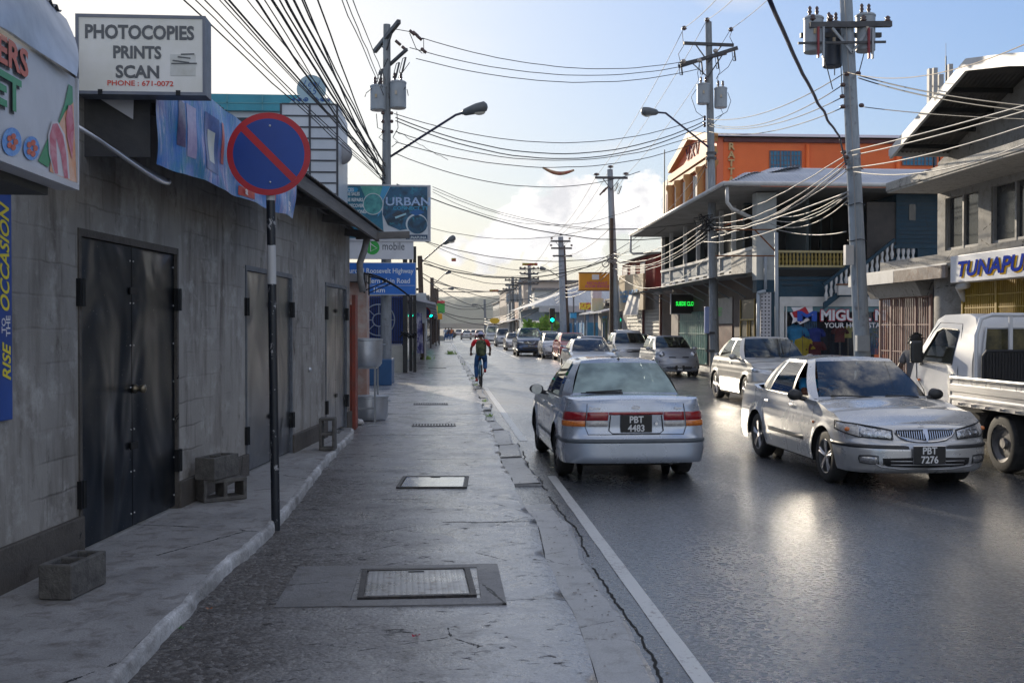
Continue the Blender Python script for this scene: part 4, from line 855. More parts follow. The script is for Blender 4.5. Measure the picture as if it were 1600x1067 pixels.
m.text('65',s,Tp(486,148,.003),(1,0,0),(0,0,1),.003,0,shear=.3);m.text('Lexi',s*.95,Tp(485,136,.003),(1,0,0),(0,0,1),.003,0,shear=.4)
for sg_ in(-1,1):
 for c0,r0 in((8,4.5),(18,4),(27,3)):m.tube([Tp(486+sg_*(c0+r0*(1-t/14)*math.cos(t*.75)),155.5+r0*.8*(1-t/16)*math.sin(t*.75),.012)for t in range(13)],.012,4)
m.build('lettering',M_scr,tw)
m=MB(ot);m.lathe(GY(533,240,yT+.9),[(.001,-.14),(.12,-.13),(.27,-.05),(.27,.05),(.12,.13),(.001,.14)],20,'y',cap=False);m.build('satellite_disc',pm('disc_grey',(.3,.31,.33),(.4,.4,.42),4,.5),tw,smooth=True)
yC=27.8;x0,x1,z0,z1=two(210,147,470,330,yC)
tl=thing('shop_block','white building with a tiled teal parapet behind the corrugated roof','building',(x0,yC,0));otl=tl.location.copy()
zt_=GY(400,175,yC).z
m=MB(otl);m.box((x0-6,yC,0),(x1,yC+9,zt_));m.build('wall',pm('block_white',(.55,.6,.66),(.48,.53,.58),1,.6),tl)
m=MB(otl);m.box((x0-6.1,yC-.15,zt_+.002),(x1+.1,yC+9,z1));m.build('parapet',pm('teal_tile',(.02,.22,.30),(.03,.27,.36),2,.35),tl)
m=MB(otl)
for px in(250,300,355,410):q=GY(px,150,yC-.15).x;m.box((q-.015,yC-.163,zt_+.01),(q+.015,yC-.152,z1))
q=GY(300,160,yC-.15).z;m.box((x0-6,yC-.163,q-.015),(x1,yC-.152,q+.015));m.build('tile_joints',flat('joint_pale',(.08,.3,.36),.5),tl)
m=MB(otl);a=GY(362,184,yC);c=GY(398,200,yC);m.box((a.x,yC-.02,c.z-1.0),(c.x,yC-.003,a.z));m.build('window',flat('window_dark',(.02,.02,.02),.15),tl)
# ---- cars
US=1.1
VEH=[]
M_tyre=pm('tyre_rubber',(.012,.012,.013),(.03,.03,.03),30,.75,bump=.2);M_alloy=pm('alloy',(.5,.5,.52),(.38,.38,.4),12,.28,metal=.9);M_steelw=pm('steel_wheel',(.12,.12,.13),(.2,.19,.18),12,.5,metal=.5)
M_under=flat('underbody',(.012,.012,.013),.9);M_trim=pm('black_trim',(.014,.015,.017),(.025,.025,.027),10,.4);M_seam=flat('panel_gap',(.012,.012,.014),.8)
M_int=pm('seat_fabric',(.05,.055,.06),(.08,.085,.09),10,.8);M_chrome=flat('chrome',(.7,.7,.72),.12,1.0);M_plate=flat('plate_black',(.008,.008,.01),.4);M_plw=flat('plate_white',(.75,.75,.75),.4)
M_glass=glass_mat('car_glass',(.42,.50,.48),1.9,.015,(.95,1,1));M_lens=glass_mat('clear_lens',(.75,.75,.75),1.5,.02)
M_headl=pm('reflector',(.62,.63,.65),(.35,.36,.38),28,.12,metal=.9,bump=.4,bscale=40);M_amber=pm('amber_lens',(.75,.22,.03),(.5,.12,.02),30,.15,coat=1);M_redl=pm('red_lens',(.32,.006,.012),(.22,.004,.008),22,.12,coat=1);M_clearl=pm('clear_tail',(.55,.53,.5),(.35,.33,.32),40,.15,coat=1)
def rainglass(name,tint):
 m=glass_mat(name,tint,1.7,.03,(.8,.95,.95));nt=m.node_tree;N=nt.nodes;L=nt.links
 tc=N.new('ShaderNodeTexCoord');v=N.new('ShaderNodeTexNoise');v.inputs['Scale'].default_value=55;v.inputs['Detail'].default_value=4;L.new(tc.outputs['Object'],v.inputs['Vector'])
 bp=N.new('ShaderNodeBump');bp.inputs['Strength'].default_value=.35;bp.inputs['Distance'].default_value=.004;L.new(v.outputs[0],bp.inputs['Height'])
 for n in N:
  if n.type=='BSDF_GLOSSY':L.new(bp.outputs[0],n.inputs['Normal'])
 d=N.new('ShaderNodeBsdfDiffuse');d.inputs[0].default_value=(.45,.56,.54,1);n2=N.new('ShaderNodeTexNoise');n2.inputs['Scale'].default_value=3.2;n2.inputs['Detail'].default_value=6;L.new(tc.outputs['Object'],n2.inputs['Vector'])
 mr=N.new('ShaderNodeMapRange');mr.inputs[1].default_value=.35;mr.inputs[2].default_value=.65;mr.inputs[3].default_value=.35;mr.inputs[4].default_value=.8;L.new(n2.outputs[0],mr.inputs[0])
 o=[n for n in N if n.type=='OUTPUT_MATERIAL'][0];mx0=[n for n in N if n.type=='MIX_SHADER'][0];mx=N.new('ShaderNodeMixShader');L.new(mr.outputs[0],mx.inputs[0]);L.new(mx0.outputs[0],mx.inputs[1]);L.new(d.outputs[0],mx.inputs[2]);L.new(mx.outputs[0],o.inputs[0]);return m
M_mist=rainglass('misted_glass',(.40,.48,.47))
def paint(name,c,metal=.55,rough=.3,coat=1.0):
 return pm(name,c,tuple(x*.88 for x in c),2.2,rough,rough+.06,metal,coat=coat,bump=.06,bscale=60,bdist=.002)
class Car:
 def __init__(s,**k):
  d=dict(L=4.4,W=1.69,wb=2.45,fo=.86,R=.30,sill=.21,zf=.20,zr=.24,hood=.70,cowl=.93,belt=.95,deck=1.0,tail=.97,roof=1.42,nf=2.9,nr=3.2,af=.55,ar=.45,yw0=.78,yw1=.08,yr1=-1.0,yr0=-1.62,tw=.57,bw=.77,cap=.035,quarter=0.0,open_w=None,wagon=False,ins_f=None,ins_r=None,ins_s=None,quality=2)
  d.update(k);s.__dict__.update(d);s.hw=s.W/2;s.yf=s.wb/2+s.fo;s.yb=s.yf-s.L
  s.ins_f=s.ins_f or[(.18,.10),(.24,.035),(.36,.0),(.50,.0),(.525,.03),(.6,.045),(.70,.09),(.8,.2)]
  s.ins_r=s.ins_r or[(.2,.08),(.27,.02),(.40,.0),(.56,.0),(.585,.04),(.62,.05),(.8,.05),(.95,.085),(1.02,.12)]
  s.ins_s=s.ins_s or[(.18,.045),(.26,.02),(.40,.0),(.60,.002),(.72,.012),(.80,.03),(.95,.06),(1.1,.10)]
  P=[]
  n1=40
  for i in range(n1+1):
   a=PI/2*i/n1;P.append((s.hw*math.sin(a)**(2/s.nf),s.yf-s.af+s.af*math.cos(a)**(2/s.nf)))
  m=60
  for i in range(1,m):P.append((s.hw,s.yf-s.af+(s.yb+s.ar-s.yf+s.af)*i/m))
  for i in range(n1+1):
   a=PI/2*(1-i/n1);P.append((s.hw*math.sin(a)**(2/s.nr),s.yb+s.ar-s.ar*math.cos(a)**(2/s.nr)))
  s.P=P;s.D=[0]
  for a,b in zip(P,P[1:]):s.D.append(s.D[-1]+math.hypot(b[0]-a[0],b[1]-a[1]))
 def plan(s,u):
  import bisect
  u=max(0,min(u,s.D[-1]));i=min(max(bisect.bisect_right(s.D,u)-1,0),len(s.P)-2);t=(u-s.D[i])/max(1e-9,s.D[i+1]-s.D[i])
  a,b=s.P[i],s.P[i+1];return a[0]+(b[0]-a[0])*t,a[1]+(b[1]-a[1])*t
 def u_at_x(s,x,front=True):
  rng=range(len(s.P)-1)if front else range(len(s.P)-1,0,-1)
  for i in rng:
   a,b=(s.P[i],s.P[i+1])if front else(s.P[i],s.P[i-1]);da,db=(s.D[i],s.D[i+1])if front else(s.D[i],s.D[i-1])
   if a[0]<=x<=b[0]:return da+(db-da)*(x-a[0])/max(1e-9,b[0]-a[0])
  return s.D[-1]/2
 def u_at_y(s,y):
  for i in range(len(s.P)-1):
   if s.P[i][1]>=y>=s.P[i+1][1]:return s.D[i]+(s.D[i+1]-s.D[i])*(s.P[i][1]-y)/max(1e-9,s.P[i][1]-s.P[i+1][1])
  return 0
 def ztop(s,y):
  return sinterp([(s.yb,s.tail),(s.yb+.25,s.deck),(s.yr0-.05,s.deck),(s.yr0+.3,s.belt+.01),(s.yw0-.25,s.belt-.01),(s.yw0,s.cowl-.02),((s.yw0+s.yf)/2,s.cowl*.45+s.hood*.55+.03),(s.yf-.12,s.hood+.02),(s.yf,s.hood)],y)
 def surf(s,u,z,sgn=1,off=0.0):
  x,y=s.plan(u);ft=max(0,(y-(s.yf-s.af))/s.af);rt=max(0,((s.yb+s.ar)-y)/s.ar)
  fs=sinterp(s.ins_s,z);x2=x*(1-fs/s.hw);y2=y-interp(s.ins_f,z)*(ft**.7 if ft>0 else 0)+interp(s.ins_r,z)*(rt**.7 if rt>0 else 0)
  for wy in(s.wb/2,-s.wb/2):
   d=math.hypot(y-wy,z-s.R);x2+=(x/s.hw)**6*.016*math.exp(-((d-s.R-.05)/.045)**2)
  if off:
   x_,y_=s.plan(u+.01);x0,y0=s.plan(u-.01);t=Vector((x_-x0,y_-y0))
   if t.length>0:t.normalize();x2+=-t.y*off;y2+=t.x*off
  return Vector((x2*sgn,y2,z))
 def arch(s,y):
  z=s.sill
  if y>s.yf-.55:z=sinterp([(s.yf-.55,s.sill),(s.yf-.2,s.zf)],y)
  if y<s.yb+.55:z=sinterp([(s.yb+.1,s.zr),(s.yb+.55,s.sill)],y)
  for wy in(s.wb/2,-s.wb/2):
   d=abs(y-wy);r=s.R+.055
   if d<r:z=max(z,s.R+math.sqrt(r*r-d*d))
  return z
 def patch(s,u0,u1,z0,z1,sgn,off=.006,nu=10,nz=4,z0b=None,z1b=None,b=None):
  b=b or MB();z0b=z0 if z0b is None else z0b;z1b=z1 if z1b is None else z1b
  b.grid(lambda a,c:s.surf(u0+(u1-u0)*a,(z0+(z0b-z0)*a)*(1-c)+(z1+(z1b-z1)*a)*c,sgn,off*(1 if 0.001<a<.999 and .001<c<.999 else .0)),nu,nz);return b
 def body(s,t,mat,doors=True):
  Q=s.quality;us=[0.0];U=s.D[-1];marks=[]
  ya=s.wb/2-s.R-.12;yb_=s.yr0+(.62 if not s.wagon else .45)
  s.door_y=(ya+.04,(ya+.04+max(yb_,-s.wb/2+.05))/2+.02,max(yb_,-s.wb/2+.12))
  step={2:.035,1:.07,0:.14}[Q];n=int(U/step);us=[U*i/n for i in range(n+1)]
  for y in s.door_y:u=s.u_at_y(y);us+=[u-.004,u+.004];marks.append(u)
  us=sorted(set(us));nz={2:26,1:16,0:10}[Q]
  b=MB();rows=[]
  for sgn in(1,-1):
   cols=[]
   for u in us:
    x,y=s.plan(u);zt=s.ztop(y);lo=s.arch(y);col=[]
    for j in range(nz+1):
     z=.17+(zt-.17)*j/nz;z=min(max(z,lo),zt);col.append(b.addv(s.surf(u,z,sgn)))
    cols.append(col)
   for i in range(len(us)-1):
    um=(us[i]+us[i+1])/2;gap=doors and any(abs(um-m)<.0042 for m in marks)
    for j in range(nz):b.cur=1 if gap and j>1 else 0;b.face((cols[i][j],cols[i+1][j],cols[i+1][j+1],cols[i][j+1]))
   fr=[0,.02,.06,.14,.28,.5,.75,1];g=[]
   for u in us:
    x,y=s.plan(u);zt=s.ztop(y);p=s.surf(u,zt,sgn);cr=s.cap*min(1,(x/s.hw));cr=s.cap*(x/s.hw)**1.5
    g.append([b.addv((p.x*(1-f),p.y,zt+cr*(1-(1-f)**2.3)))for f in fr])
   for i in range(len(us)-1):
    y0=s.plan(us[i])[1];y1=s.plan(us[i+1])[1];ym=(y0+y1)/2
    for j in range(len(fr)-1):
     if s.yr0+.06<ym<s.yw0-.1 and j>1:continue
     b.cur=0;b.face((g[i][j],g[i+1][j],g[i+1][j+1],g[i][j+1]))
   b.cur=0
  b.build('body',[mat,M_seam],t,smooth=True,merge=.0012,angle=38)
  m=MB();w=s.hw-.03
  m.box((-w+.2,s.yb+.18,.2),(w-.2,s.yf-.2,.55));m.box((-w,-s.wb/2+s.R+.08,.21),(w,s.wb/2-s.R-.08,.5))
  m.box((-w+.06,s.yb+.2,.52),(w-.06,s.yb+.5,.8));m.box((-w+.1,s.yf-.55,.42),(w-.1,s.yf-.25,.60))
  m.build('underbody',M_under,t)
  for sx in(-1,1):
   for wy in(s.wb/2,-s.wb/2):
    m=MB();m.grid(lambda a,c:(sx*(s.hw-.30*c-.015),wy+(s.R+.052)*math.cos(PI*a),s.R+(s.R+.052)*math.sin(PI*a)),14,1);m.lathe((sx*(s.hw-.31),wy,s.R),[(.001,0),(s.R+.05,0)],18,'x',cap=False);m.build('wheel_arch',M_under,t)
 def cabin(s,t,mat,glass=None,rear_glass=None,side=None):
  glass=glass or M_glass;rear_glass=rear_glass or glass;side=side or glass
  bw,tw=s.bw,s.tw;zb=s.belt-.005;zr=s.roof-.05;q=.0
  yB=(s.door_y[1])
  yc0=s.door_y[2]+.04;qy=s.quarter
  K=[((0,s.yw0,s.cowl),(0,s.yw1,zr+.035),'W'),((bw*.90,s.yw0-.13,s.cowl-.01),(tw*.88,s.yw1-.035,zr+.022),'A'),((bw*.985,s.yw0-.30,zb+.0),(tw*.985,s.yw1-.12,zr-.005),'S1'),((bw,yB+.035,zb),(tw,yB-.05+.025,zr),'B'),((bw,yB-.035,zb),(tw,yB-.05-.025,zr),'S2')]
  if qy:K+=[((bw,yc0,zb),(tw,s.yr1+.32,zr),'B'),((bw,yc0-.04,zb),(tw,s.yr1+.285,zr),'S3'),((bw*.99,yc0-.04-qy,zb+.005),(tw*.99,s.yr1+.16,zr-.01),'C')]
  else:K+=[((bw,yc0-.02,zb),(tw,s.yr1+.26,zr),'C')]
  K+=[((bw*.86,s.yr0+.09,s.deck-.0),(tw*.88,s.yr1+.03,zr+.01),'R'),((0,s.yr0-.02,s.deck+.012),(0,s.yr1-.01,zr+.02),'E')]
  def pos(k,a,v):
   b0,t0,tg=K[k];b1,t1,_=K[k+1]
   if tg in('W','R'):
    f=a if tg=='W' else 1-a;c=lambda p,q_:Vector((abs(p[0]+(q_[0]-p[0])*a),(p[1]if tg=='W' else q_[1])+((q_[1]-p[1])if tg=='W' else(p[1]-q_[1]))*f**2.2,p[2]+(q_[2]-p[2])*a));B,T=c(b0,b1),c(t0,t1)
   else:B=L3(b0,b1,a);T=L3(t0,t1,a)
   p=B+(T-B)*v;bul=.035*math.sin(PI*v);n=Vector((p.x/bw,0,.25))
   if tg=='W':n=Vector((0,.6,.8))
   if tg=='R':n=Vector((0,-.6,.8))
   if tg=='C':n=Vector((.7,-.3*a,.3))
   return p+n*bul*(1 if tg not in('W','R')else .7)
  V=[0,.055,.2,.4,.6,.8,.925,1]
  fr=MB();G={'W':MB(),'R':MB(),'S1':MB(),'S2':MB(),'S3':MB()};sides={}
  roofline={1:[],-1:[]}
  nseg={'W':10,'R':10,'A':3,'B':1,'C':5,'S1':6,'S2':6,'S3':3}
  for sgn in(1,-1):
   for k in range(len(K)-1):
    tg=K[k][2];n=nseg[tg]
    cols=[[pos(k,i/n,v)for v in V]for i in range(n+1)]
    for i in range(n):
     if not(k==0 and i==0 and sgn==-2):roofline[sgn].append(cols[i][-1])
     for j in range(len(V)-1):
      glassy=tg in G and 1<=j<=5;pts=[cols[i][j],cols[i+1][j],cols[i+1][j+1],cols[i][j+1]];pts=[Vector((p.x*sgn,p.y,p.z))for p in pts]
      if glassy:
       tgt=G[tg]if tg in('W','R')else sides.setdefault((tg,sgn),MB());tgt.quad(*pts)
      else:fr.cur=(1 if(tg=='B' or(tg[0]=='S' and j==0))else 0);fr.quad(*pts)
   roofline[sgn].append(pos(len(K)-2,1,1))
  for sgn in(1,-1):
   ln=roofline[sgn];fs=[0,.06,.15,.3,.5,.75,1];fr.cur=0
   def rp(p,f):return Vector((p.x*sgn*(1-f),p.y,p.z+(s.roof-p.z)*(1-(1-f)**2.4)*min(1,(abs(p.x)/tw)*1.0+.0)))
   for a,c in zip(ln,ln[1:]):
    for f0,f1 in zip(fs,fs[1:]):fr.quad(rp(a,f0),rp(c,f0),rp(c,f1),rp(a,f1))
  fr.build('roof_and_pillars',[mat,M_trim],t,smooth=True,merge=.001,angle=40)
  G['W'].build('windscreen',glass,t,smooth=True,merge=.0006);G['R'].build('rear_window',rear_glass,t,smooth=True,merge=.0006)
  for(tg,sgn),m in sides.items():
   if(tg,sgn)!=s.open_w:m.build('side_window',side,t,smooth=True,merge=.0006)
  m=MB();yA,yE=s.yw0-.12,s.yr0+.1
  m.box((-bw+.07,yE,.48),(bw-.07,yA,.52));m.box((-bw+.06,yE-.02,s.belt-.09),(bw-.06,yE+.35,s.belt-.06));m.box((-bw+.07,yA-.35,.6),(bw-.07,yA+.1,s.belt-.05))
  for sx in(-1,1):
   m.box((sx*(bw-.06)-.02,yE,.5),(sx*(bw-.06)+.02,yA,s.belt-.02))
   cx_=sx*.36;yS_=yB+.02
   m.grid(lambda a,c:(cx_+.24*math.cos(2*PI*a)*(1-.15*c),yS_-.28*c+.07*math.sin(2*PI*a),.5+.62*c),12,4);m.box((cx_-.24,yS_-.02,.5),(cx_+.24,yS_+.5,.66));m.sphere((cx_,yS_-.30,1.20),.12,10,8,(1,.5,.9));m.tube([(cx_-.06,yS_-.28,1.08),(cx_-.06,yS_-.30,1.2)],.01,4)
  m.box((-.58,yE+.2,.5),(.58,yE+.62,.68));m.box((-.58,yE+.1,.5),(.58,yE+.25,s.belt+.1))
  m.tube([(.36+.18*math.cos(a),yA-.42+.07*math.sin(a),.93+.16*math.sin(a))for a in[k*PI/8 for k in range(16)]],.016,5,closed=True)
  m.build('interior',M_int,t)
  m=MB();m.sphere((0,s.yw1-.02+.1,s.roof-.14),.1,8,6,(1,.25,.35));m.build('rear_view_mirror',M_trim,t)
 def wheels(s,t,style='alloy',n=5):
  for wy in(s.wb/2,-s.wb/2):
   for sx in(1,-1):
    w=thing('wheel',None,None,(sx*(s.hw-.115),wy,s.R));w.parent=t
    wheel(w,s.R,sx,style,n,s.quality)
 def mirrors(s,t,mat,front_up=0):
  for sx in(1,-1):
   m=MB();c=Vector((sx*(s.hw+.06),s.yw0-.36,s.belt+.03));m.sphere(c,.1,12,8,(1.0,.55,.68));m.tube([c+Vector((-sx*.05,0,-.03)),(sx*(s.bw-.01),s.yw0-.34,s.belt-.03)],[.035,.03],6)
   o=m.build('wing_mirror',mat,t,smooth=True);m=MB();m.lathe(c+Vector((0,-.056,0)),[(.001,0),(.075,0)],14,'y',cap=False);m.build('mirror_glass',M_chrome,o,smooth=True)
 def handles(s,t,mat):
  for sx in(1,-1):
   for y in(s.door_y[1]+.14,s.door_y[2]+.12):
    m=MB();u=s.u_at_y(y);p=s.surf(u,s.belt-.12,sx,.018);m.obox(p,(.024,.15,.032));m.build('door_handle',mat,t,bevel=.006)
 def plate(s,t,txt,front=True,z=.42,w=.40,h=.20,off=.02,size=.10):
  lines=txt.split('\n');y=(s.surf(0,z,1).y+off)if front else(s.surf(s.D[-1],z,1).y-off);d=1 if front else-1
  m=MB();m.box((-w/2,min(y,y+.01*d),z-h/2),(w/2,max(y,y+.01*d),z+h/2));o=m.build('number_plate',M_plate,t,bevel=.004)
  m=MB();yy=y+.0105*d;rt=(-1,0,0)if front else(1,0,0)
  for i,l in enumerate(lines):
   zz=z+(.012 if len(lines)==2 and i==0 else(-.088 if len(lines)==2 else-.035));m.text(l,size/.72,(0,yy,zz),rt,(0,0,1),.002,size*.035,xs=.92)
  m.build('lettering',M_plw,o)
  return o
def wheel(w,R_,sx,style,n,q):
 m=MB();ns={2:40,1:24,0:14}[q];tw_=.095
 m.lathe((0,0,0),[(R_*.66,-tw_),(R_*.90,-tw_*1.02),(R_*.975,-tw_*.86),(R_,-tw_*.55),(R_,tw_*.55),(R_*.975,tw_*.86),(R_*.90,tw_*1.02),(R_*.66,tw_*.95)],ns,'x',cap=False);m.build('tyre',M_tyre,w,smooth=True,angle=60)
 rm=MB();rr_=R_*.67;o=sx*.075
 rm.lathe((0,0,0),[(rr_,o*1.15),(rr_*.93,o*1.1),(rr_*.9,o*.3),(rr_*.88,-o)],ns,'x',cap=False)
 if style=='alloy' and q>0:
  for k in range(n):
   a=2*PI*k/n+.3
   for da in(-.11,.11):
    p0=Vector((o*.85,math.cos(a+da*1.6)*rr_*.16,math.sin(a+da*1.6)*rr_*.16));p1=Vector((o*1.05,math.cos(a+da)*rr_*.93,math.sin(a+da)*rr_*.93));rm.tube([p0,(p0+p1)/2+Vector((o*.12,0,0)),p1],[rr_*.085,rr_*.07,rr_*.085],6)
  rm.lathe((0,0,0),[(.001,o*1.1),(rr_*.17,o*1.08),(rr_*.2,o*.6)],14,'x',cap=False)
 elif style=='cover' and q>0:
  rm.lathe((0,0,0),[(.001,o*1.25),(rr_*.3,o*1.2),(rr_*.6,o*1.0),(rr_*.95,o*1.1)],ns,'x',cap=False)
 else:rm.lathe((0,0,0),[(.001,o*1.0),(rr_*.25,o*1.0),(rr_*.3,o*.6),(rr_*.75,o*.5),(rr_*.93,o*1.0)],ns,'x',cap=False)
 rm.build('rim',M_alloy if style!='steel' else M_steelw,w,smooth=True,angle=40)
 bk=MB();bk.lathe((0,0,0),[(.001,-o*.3),(rr_*.9,-o*.3)],20,'x',cap=False)
 if style=='alloy' and q>0:bk.lathe((0,0,0),[(rr_*.3,o*.1),(rr_*.62,o*.1)],20,'x',cap=False)
 if style=='cover' and q>0:
  for k in range(9):
   a=2*PI*k/9;bk.beam((o*1.07,math.cos(a)*rr_*.62,math.sin(a)*rr_*.62),(o*1.14,math.cos(a)*rr_*.86,math.sin(a)*rr_*.86),rr_*.16,.004,(1,0,0))
 bk.build('brake_disc',M_under,w)
def lamp(car,t,nm,u0,u1,z0,z1,sgn,mat,off=.008,**k):
 m=car.patch(u0,u1,z0,z1,sgn,off,**k);return m.build(nm,mat,t,smooth=True,angle=50)
 # ---- silver saloon seen from behind, nearest
pc_=paint('paint_blue_silver',(.44,.49,.57),.55,.24)
CA=Car(L=4.3,W=1.70,wb=2.52,fo=.84,R=.30,hood=.70,cowl=.94,belt=.93,deck=.99,tail=.965,roof=1.43,yw0=.80,yw1=.12,yr1=-.98,yr0=-1.55,tw=.545,bw=.765,cap=.03,quarter=.18,nr=4.0,ar=.38,ins_r=[(.2,.07),(.26,.015),(.30,.0),(.50,.0),(.53,.012),(.55,.035),(.60,.045),(.64,.06),(.84,.055),(.93,.075),(.98,.11)])
rlp=GZ(876,741);rrp=GZ(1062,737)
ax=(rlp+rrp)/2
mA=GZ(971,739);tA=thing('car','blue-silver saloon car seen from behind with plate PBT 4483','car',(mA.x,mA.y+CA.wb/2/US,0),R(.5))
CA.body(tA,pc_);CA.cabin(tA,pc_,M_glass,M_mist,glass_mat('tinted_side_glass',(.16,.24,.2),1.6));CA.wheels(tA,'cover');CA.mirrors(tA,M_trim);CA.handles(tA,pc_)
UR=CA.D[-1];ux=lambda x:CA.u_at_x(x,False)
for sg_ in(1,-1):
 uc0=CA.u_at_y(CA.yb+.30)
 lamp(CA,tA,'tail_light',ux(.60),uc0,.735,.835,sg_,M_redl,.012,nu=14);lamp(CA,tA,'indicator',ux(.60),uc0,.665,.732,sg_,M_amber,.011,nu=14)
 lamp(CA,tA,'tail_light',ux(.335),ux(.592),.735,.835,sg_,M_redl,.012);lamp(CA,tA,'reversing_light',ux(.335),ux(.592),.665,.732,sg_,M_clearl,.011)
 m=MB();q0,q1=CA.surf(ux(.597),.56,sg_,.004),CA.surf(ux(.597),.84,sg_,.013);m.tube([CA.surf(ux(.56),.57,sg_,.004),CA.surf(ux(.597),.66,sg_,.014),CA.surf(ux(.600),.84,sg_,.014),CA.surf(ux(.61),.93,sg_,.003)],.0035,4);m.build('boot_gap',M_seam,tA)
m=MB()
for sg_ in(1,-1):CA.patch(ux(0.0),ux(.33),.80,.835,sg_,.010,b=m)
m.build('red_garnish',M_redl,tA,smooth=True)
m=MB()
for sg_ in(1,-1):CA.patch(ux(0.0),CA.u_at_y(CA.yb+.75),.475,.525,sg_,.010,nu=24,b=m)
m.build('bumper_strip',pm('strip_grey',(.07,.085,.1),(.1,.115,.13),9,.45),tA,smooth=True)
m=MB();yy=CA.surf(UR,.72,1).y-.012
m.tube([(-.30,yy,.795),(-.32,yy,.62),(-.28,yy-.002,.585),(.28,yy-.002,.585),(.32,yy,.62),(.30,yy,.795)],.006,6);m.build('boot_recess',M_seam,tA)
m=MB()
for sg_ in(1,-1):m.tube([CA.surf(ux(x),.575,sg_,.003)for x in(0,.2,.4,.565)],.004,4)
m.build('boot_gap',M_seam,tA)
CA.plate(tA,'PBT\n4483',False,.70,.37,.20,.016,.078)
m=MB();m.lathe((.235,yy-.012,.70),[(.018,0),(.018,-.006),(.012,-.006),(.012,-.002),(.001,-.002)],16,'y',cap=False);m.build('boot_lock',M_chrome,tA)
m=MB();yb2=CA.surf(UR,.885,1).y-.004
m.tube([(.045*math.cos(a),yb2-.004,.885+.022*math.sin(a))for a in[k*PI/10 for k in range(20)]],.004,5,closed=True);m.box((-.05,yb2-.008,.88),(.05,yb2-.003,.89));m.build('badge',M_chrome,tA)
m=MB();m.text('Sunny',.055,(-.49,yb2-.0,.862),(1,0,0),(0,0,1),.006,.001,shear=.3,xs=1.1);m.text('Super',.04,(.50,yb2-.0,.868),(1,0,0),(0,0,1),.006,.001,shear=.3,xs=1.1);m.build('lettering',M_chrome,tA)
def rw_pt(px_,f):
 y=(CA.yr0-.02)+((CA.yr1-.01)-(CA.yr0-.02))*f;z=CA.deck+.012+(CA.roof-.05+.02-CA.deck-.012)*f;k=abs(px_)/.66;return Vector((px_,y+.1*k**2.2-.03-.02*math.sin(PI*f),z+.035*math.sin(PI*f)))
m=MB();m.tube([rw_pt(-.08,.02),rw_pt(-.12,.05),rw_pt(-.56,.03)],[.02,.014,.006],6);m.tube([rw_pt(-.06,.10),rw_pt(-.5,.05)],.009,6);m.sphere(rw_pt(-.08,.03),.028,8,6);m.build('rear_wiper',M_trim,tA,smooth=True)
m=MB();m.sphere((0,CA.yr1+.02,CA.roof-.018),.026,8,6,(.8,1.4,.8));m.build('aerial_base',M_trim,tA,smooth=True)
m=MB();m.tube([(.42,CA.yb+.1,.235),(.42,CA.yb+.5,.25)],.028,10);m.tube([(.3,CA.yb+.45,.26),(.62,CA.yb+.45,.26)],.07,10);m.build('exhaust',M_steelw,tA,smooth=True)
for sg_ in(1,-1):
 m=MB();CA.patch(CA.u_at_y(.75),CA.u_at_y(-.85),.42,.465,sg_,.012,nu=20,b=m);m.build('rub_strip',MATS['strip_grey'],tA,smooth=True)
 # ---- silver saloon coming towards us
pB=paint('paint_warm_silver',(.54,.54,.54),.5,.25)
CB=Car(open_w=('S1',1),L=4.42,W=1.71,wb=2.50,fo=.88,R=.305,hood=.69,cowl=.945,belt=.945,deck=1.0,tail=.98,roof=1.44,yw0=.84,yw1=.10,yr1=-.98,yr0=-1.56,tw=.56,bw=.77,cap=.045,quarter=.2,nf=2.9,af=.62,ins_f=[(.18,.12),(.235,.04),(.33,.0),(.47,.0),(.50,.018),(.545,.03),(.56,.06),(.66,.09),(.74,.15),(.85,.3)])
tB=thing('car','silver saloon car coming towards us with plate PBT 7276','car',(GZ(1392,751).x,GZ(1392,751).y+CB.wb/2/US,0),PI+R(1.0))
CB.body(tB,pB);CB.cabin(tB,pB,glass_mat('screen_glass',(.45,.5,.5),2.15,.012));CB.wheels(tB,'alloy');CB.mirrors(tB,M_trim);CB.handles(tB,M_chrome)
fx=lambda x:CB.u_at_x(x,True)
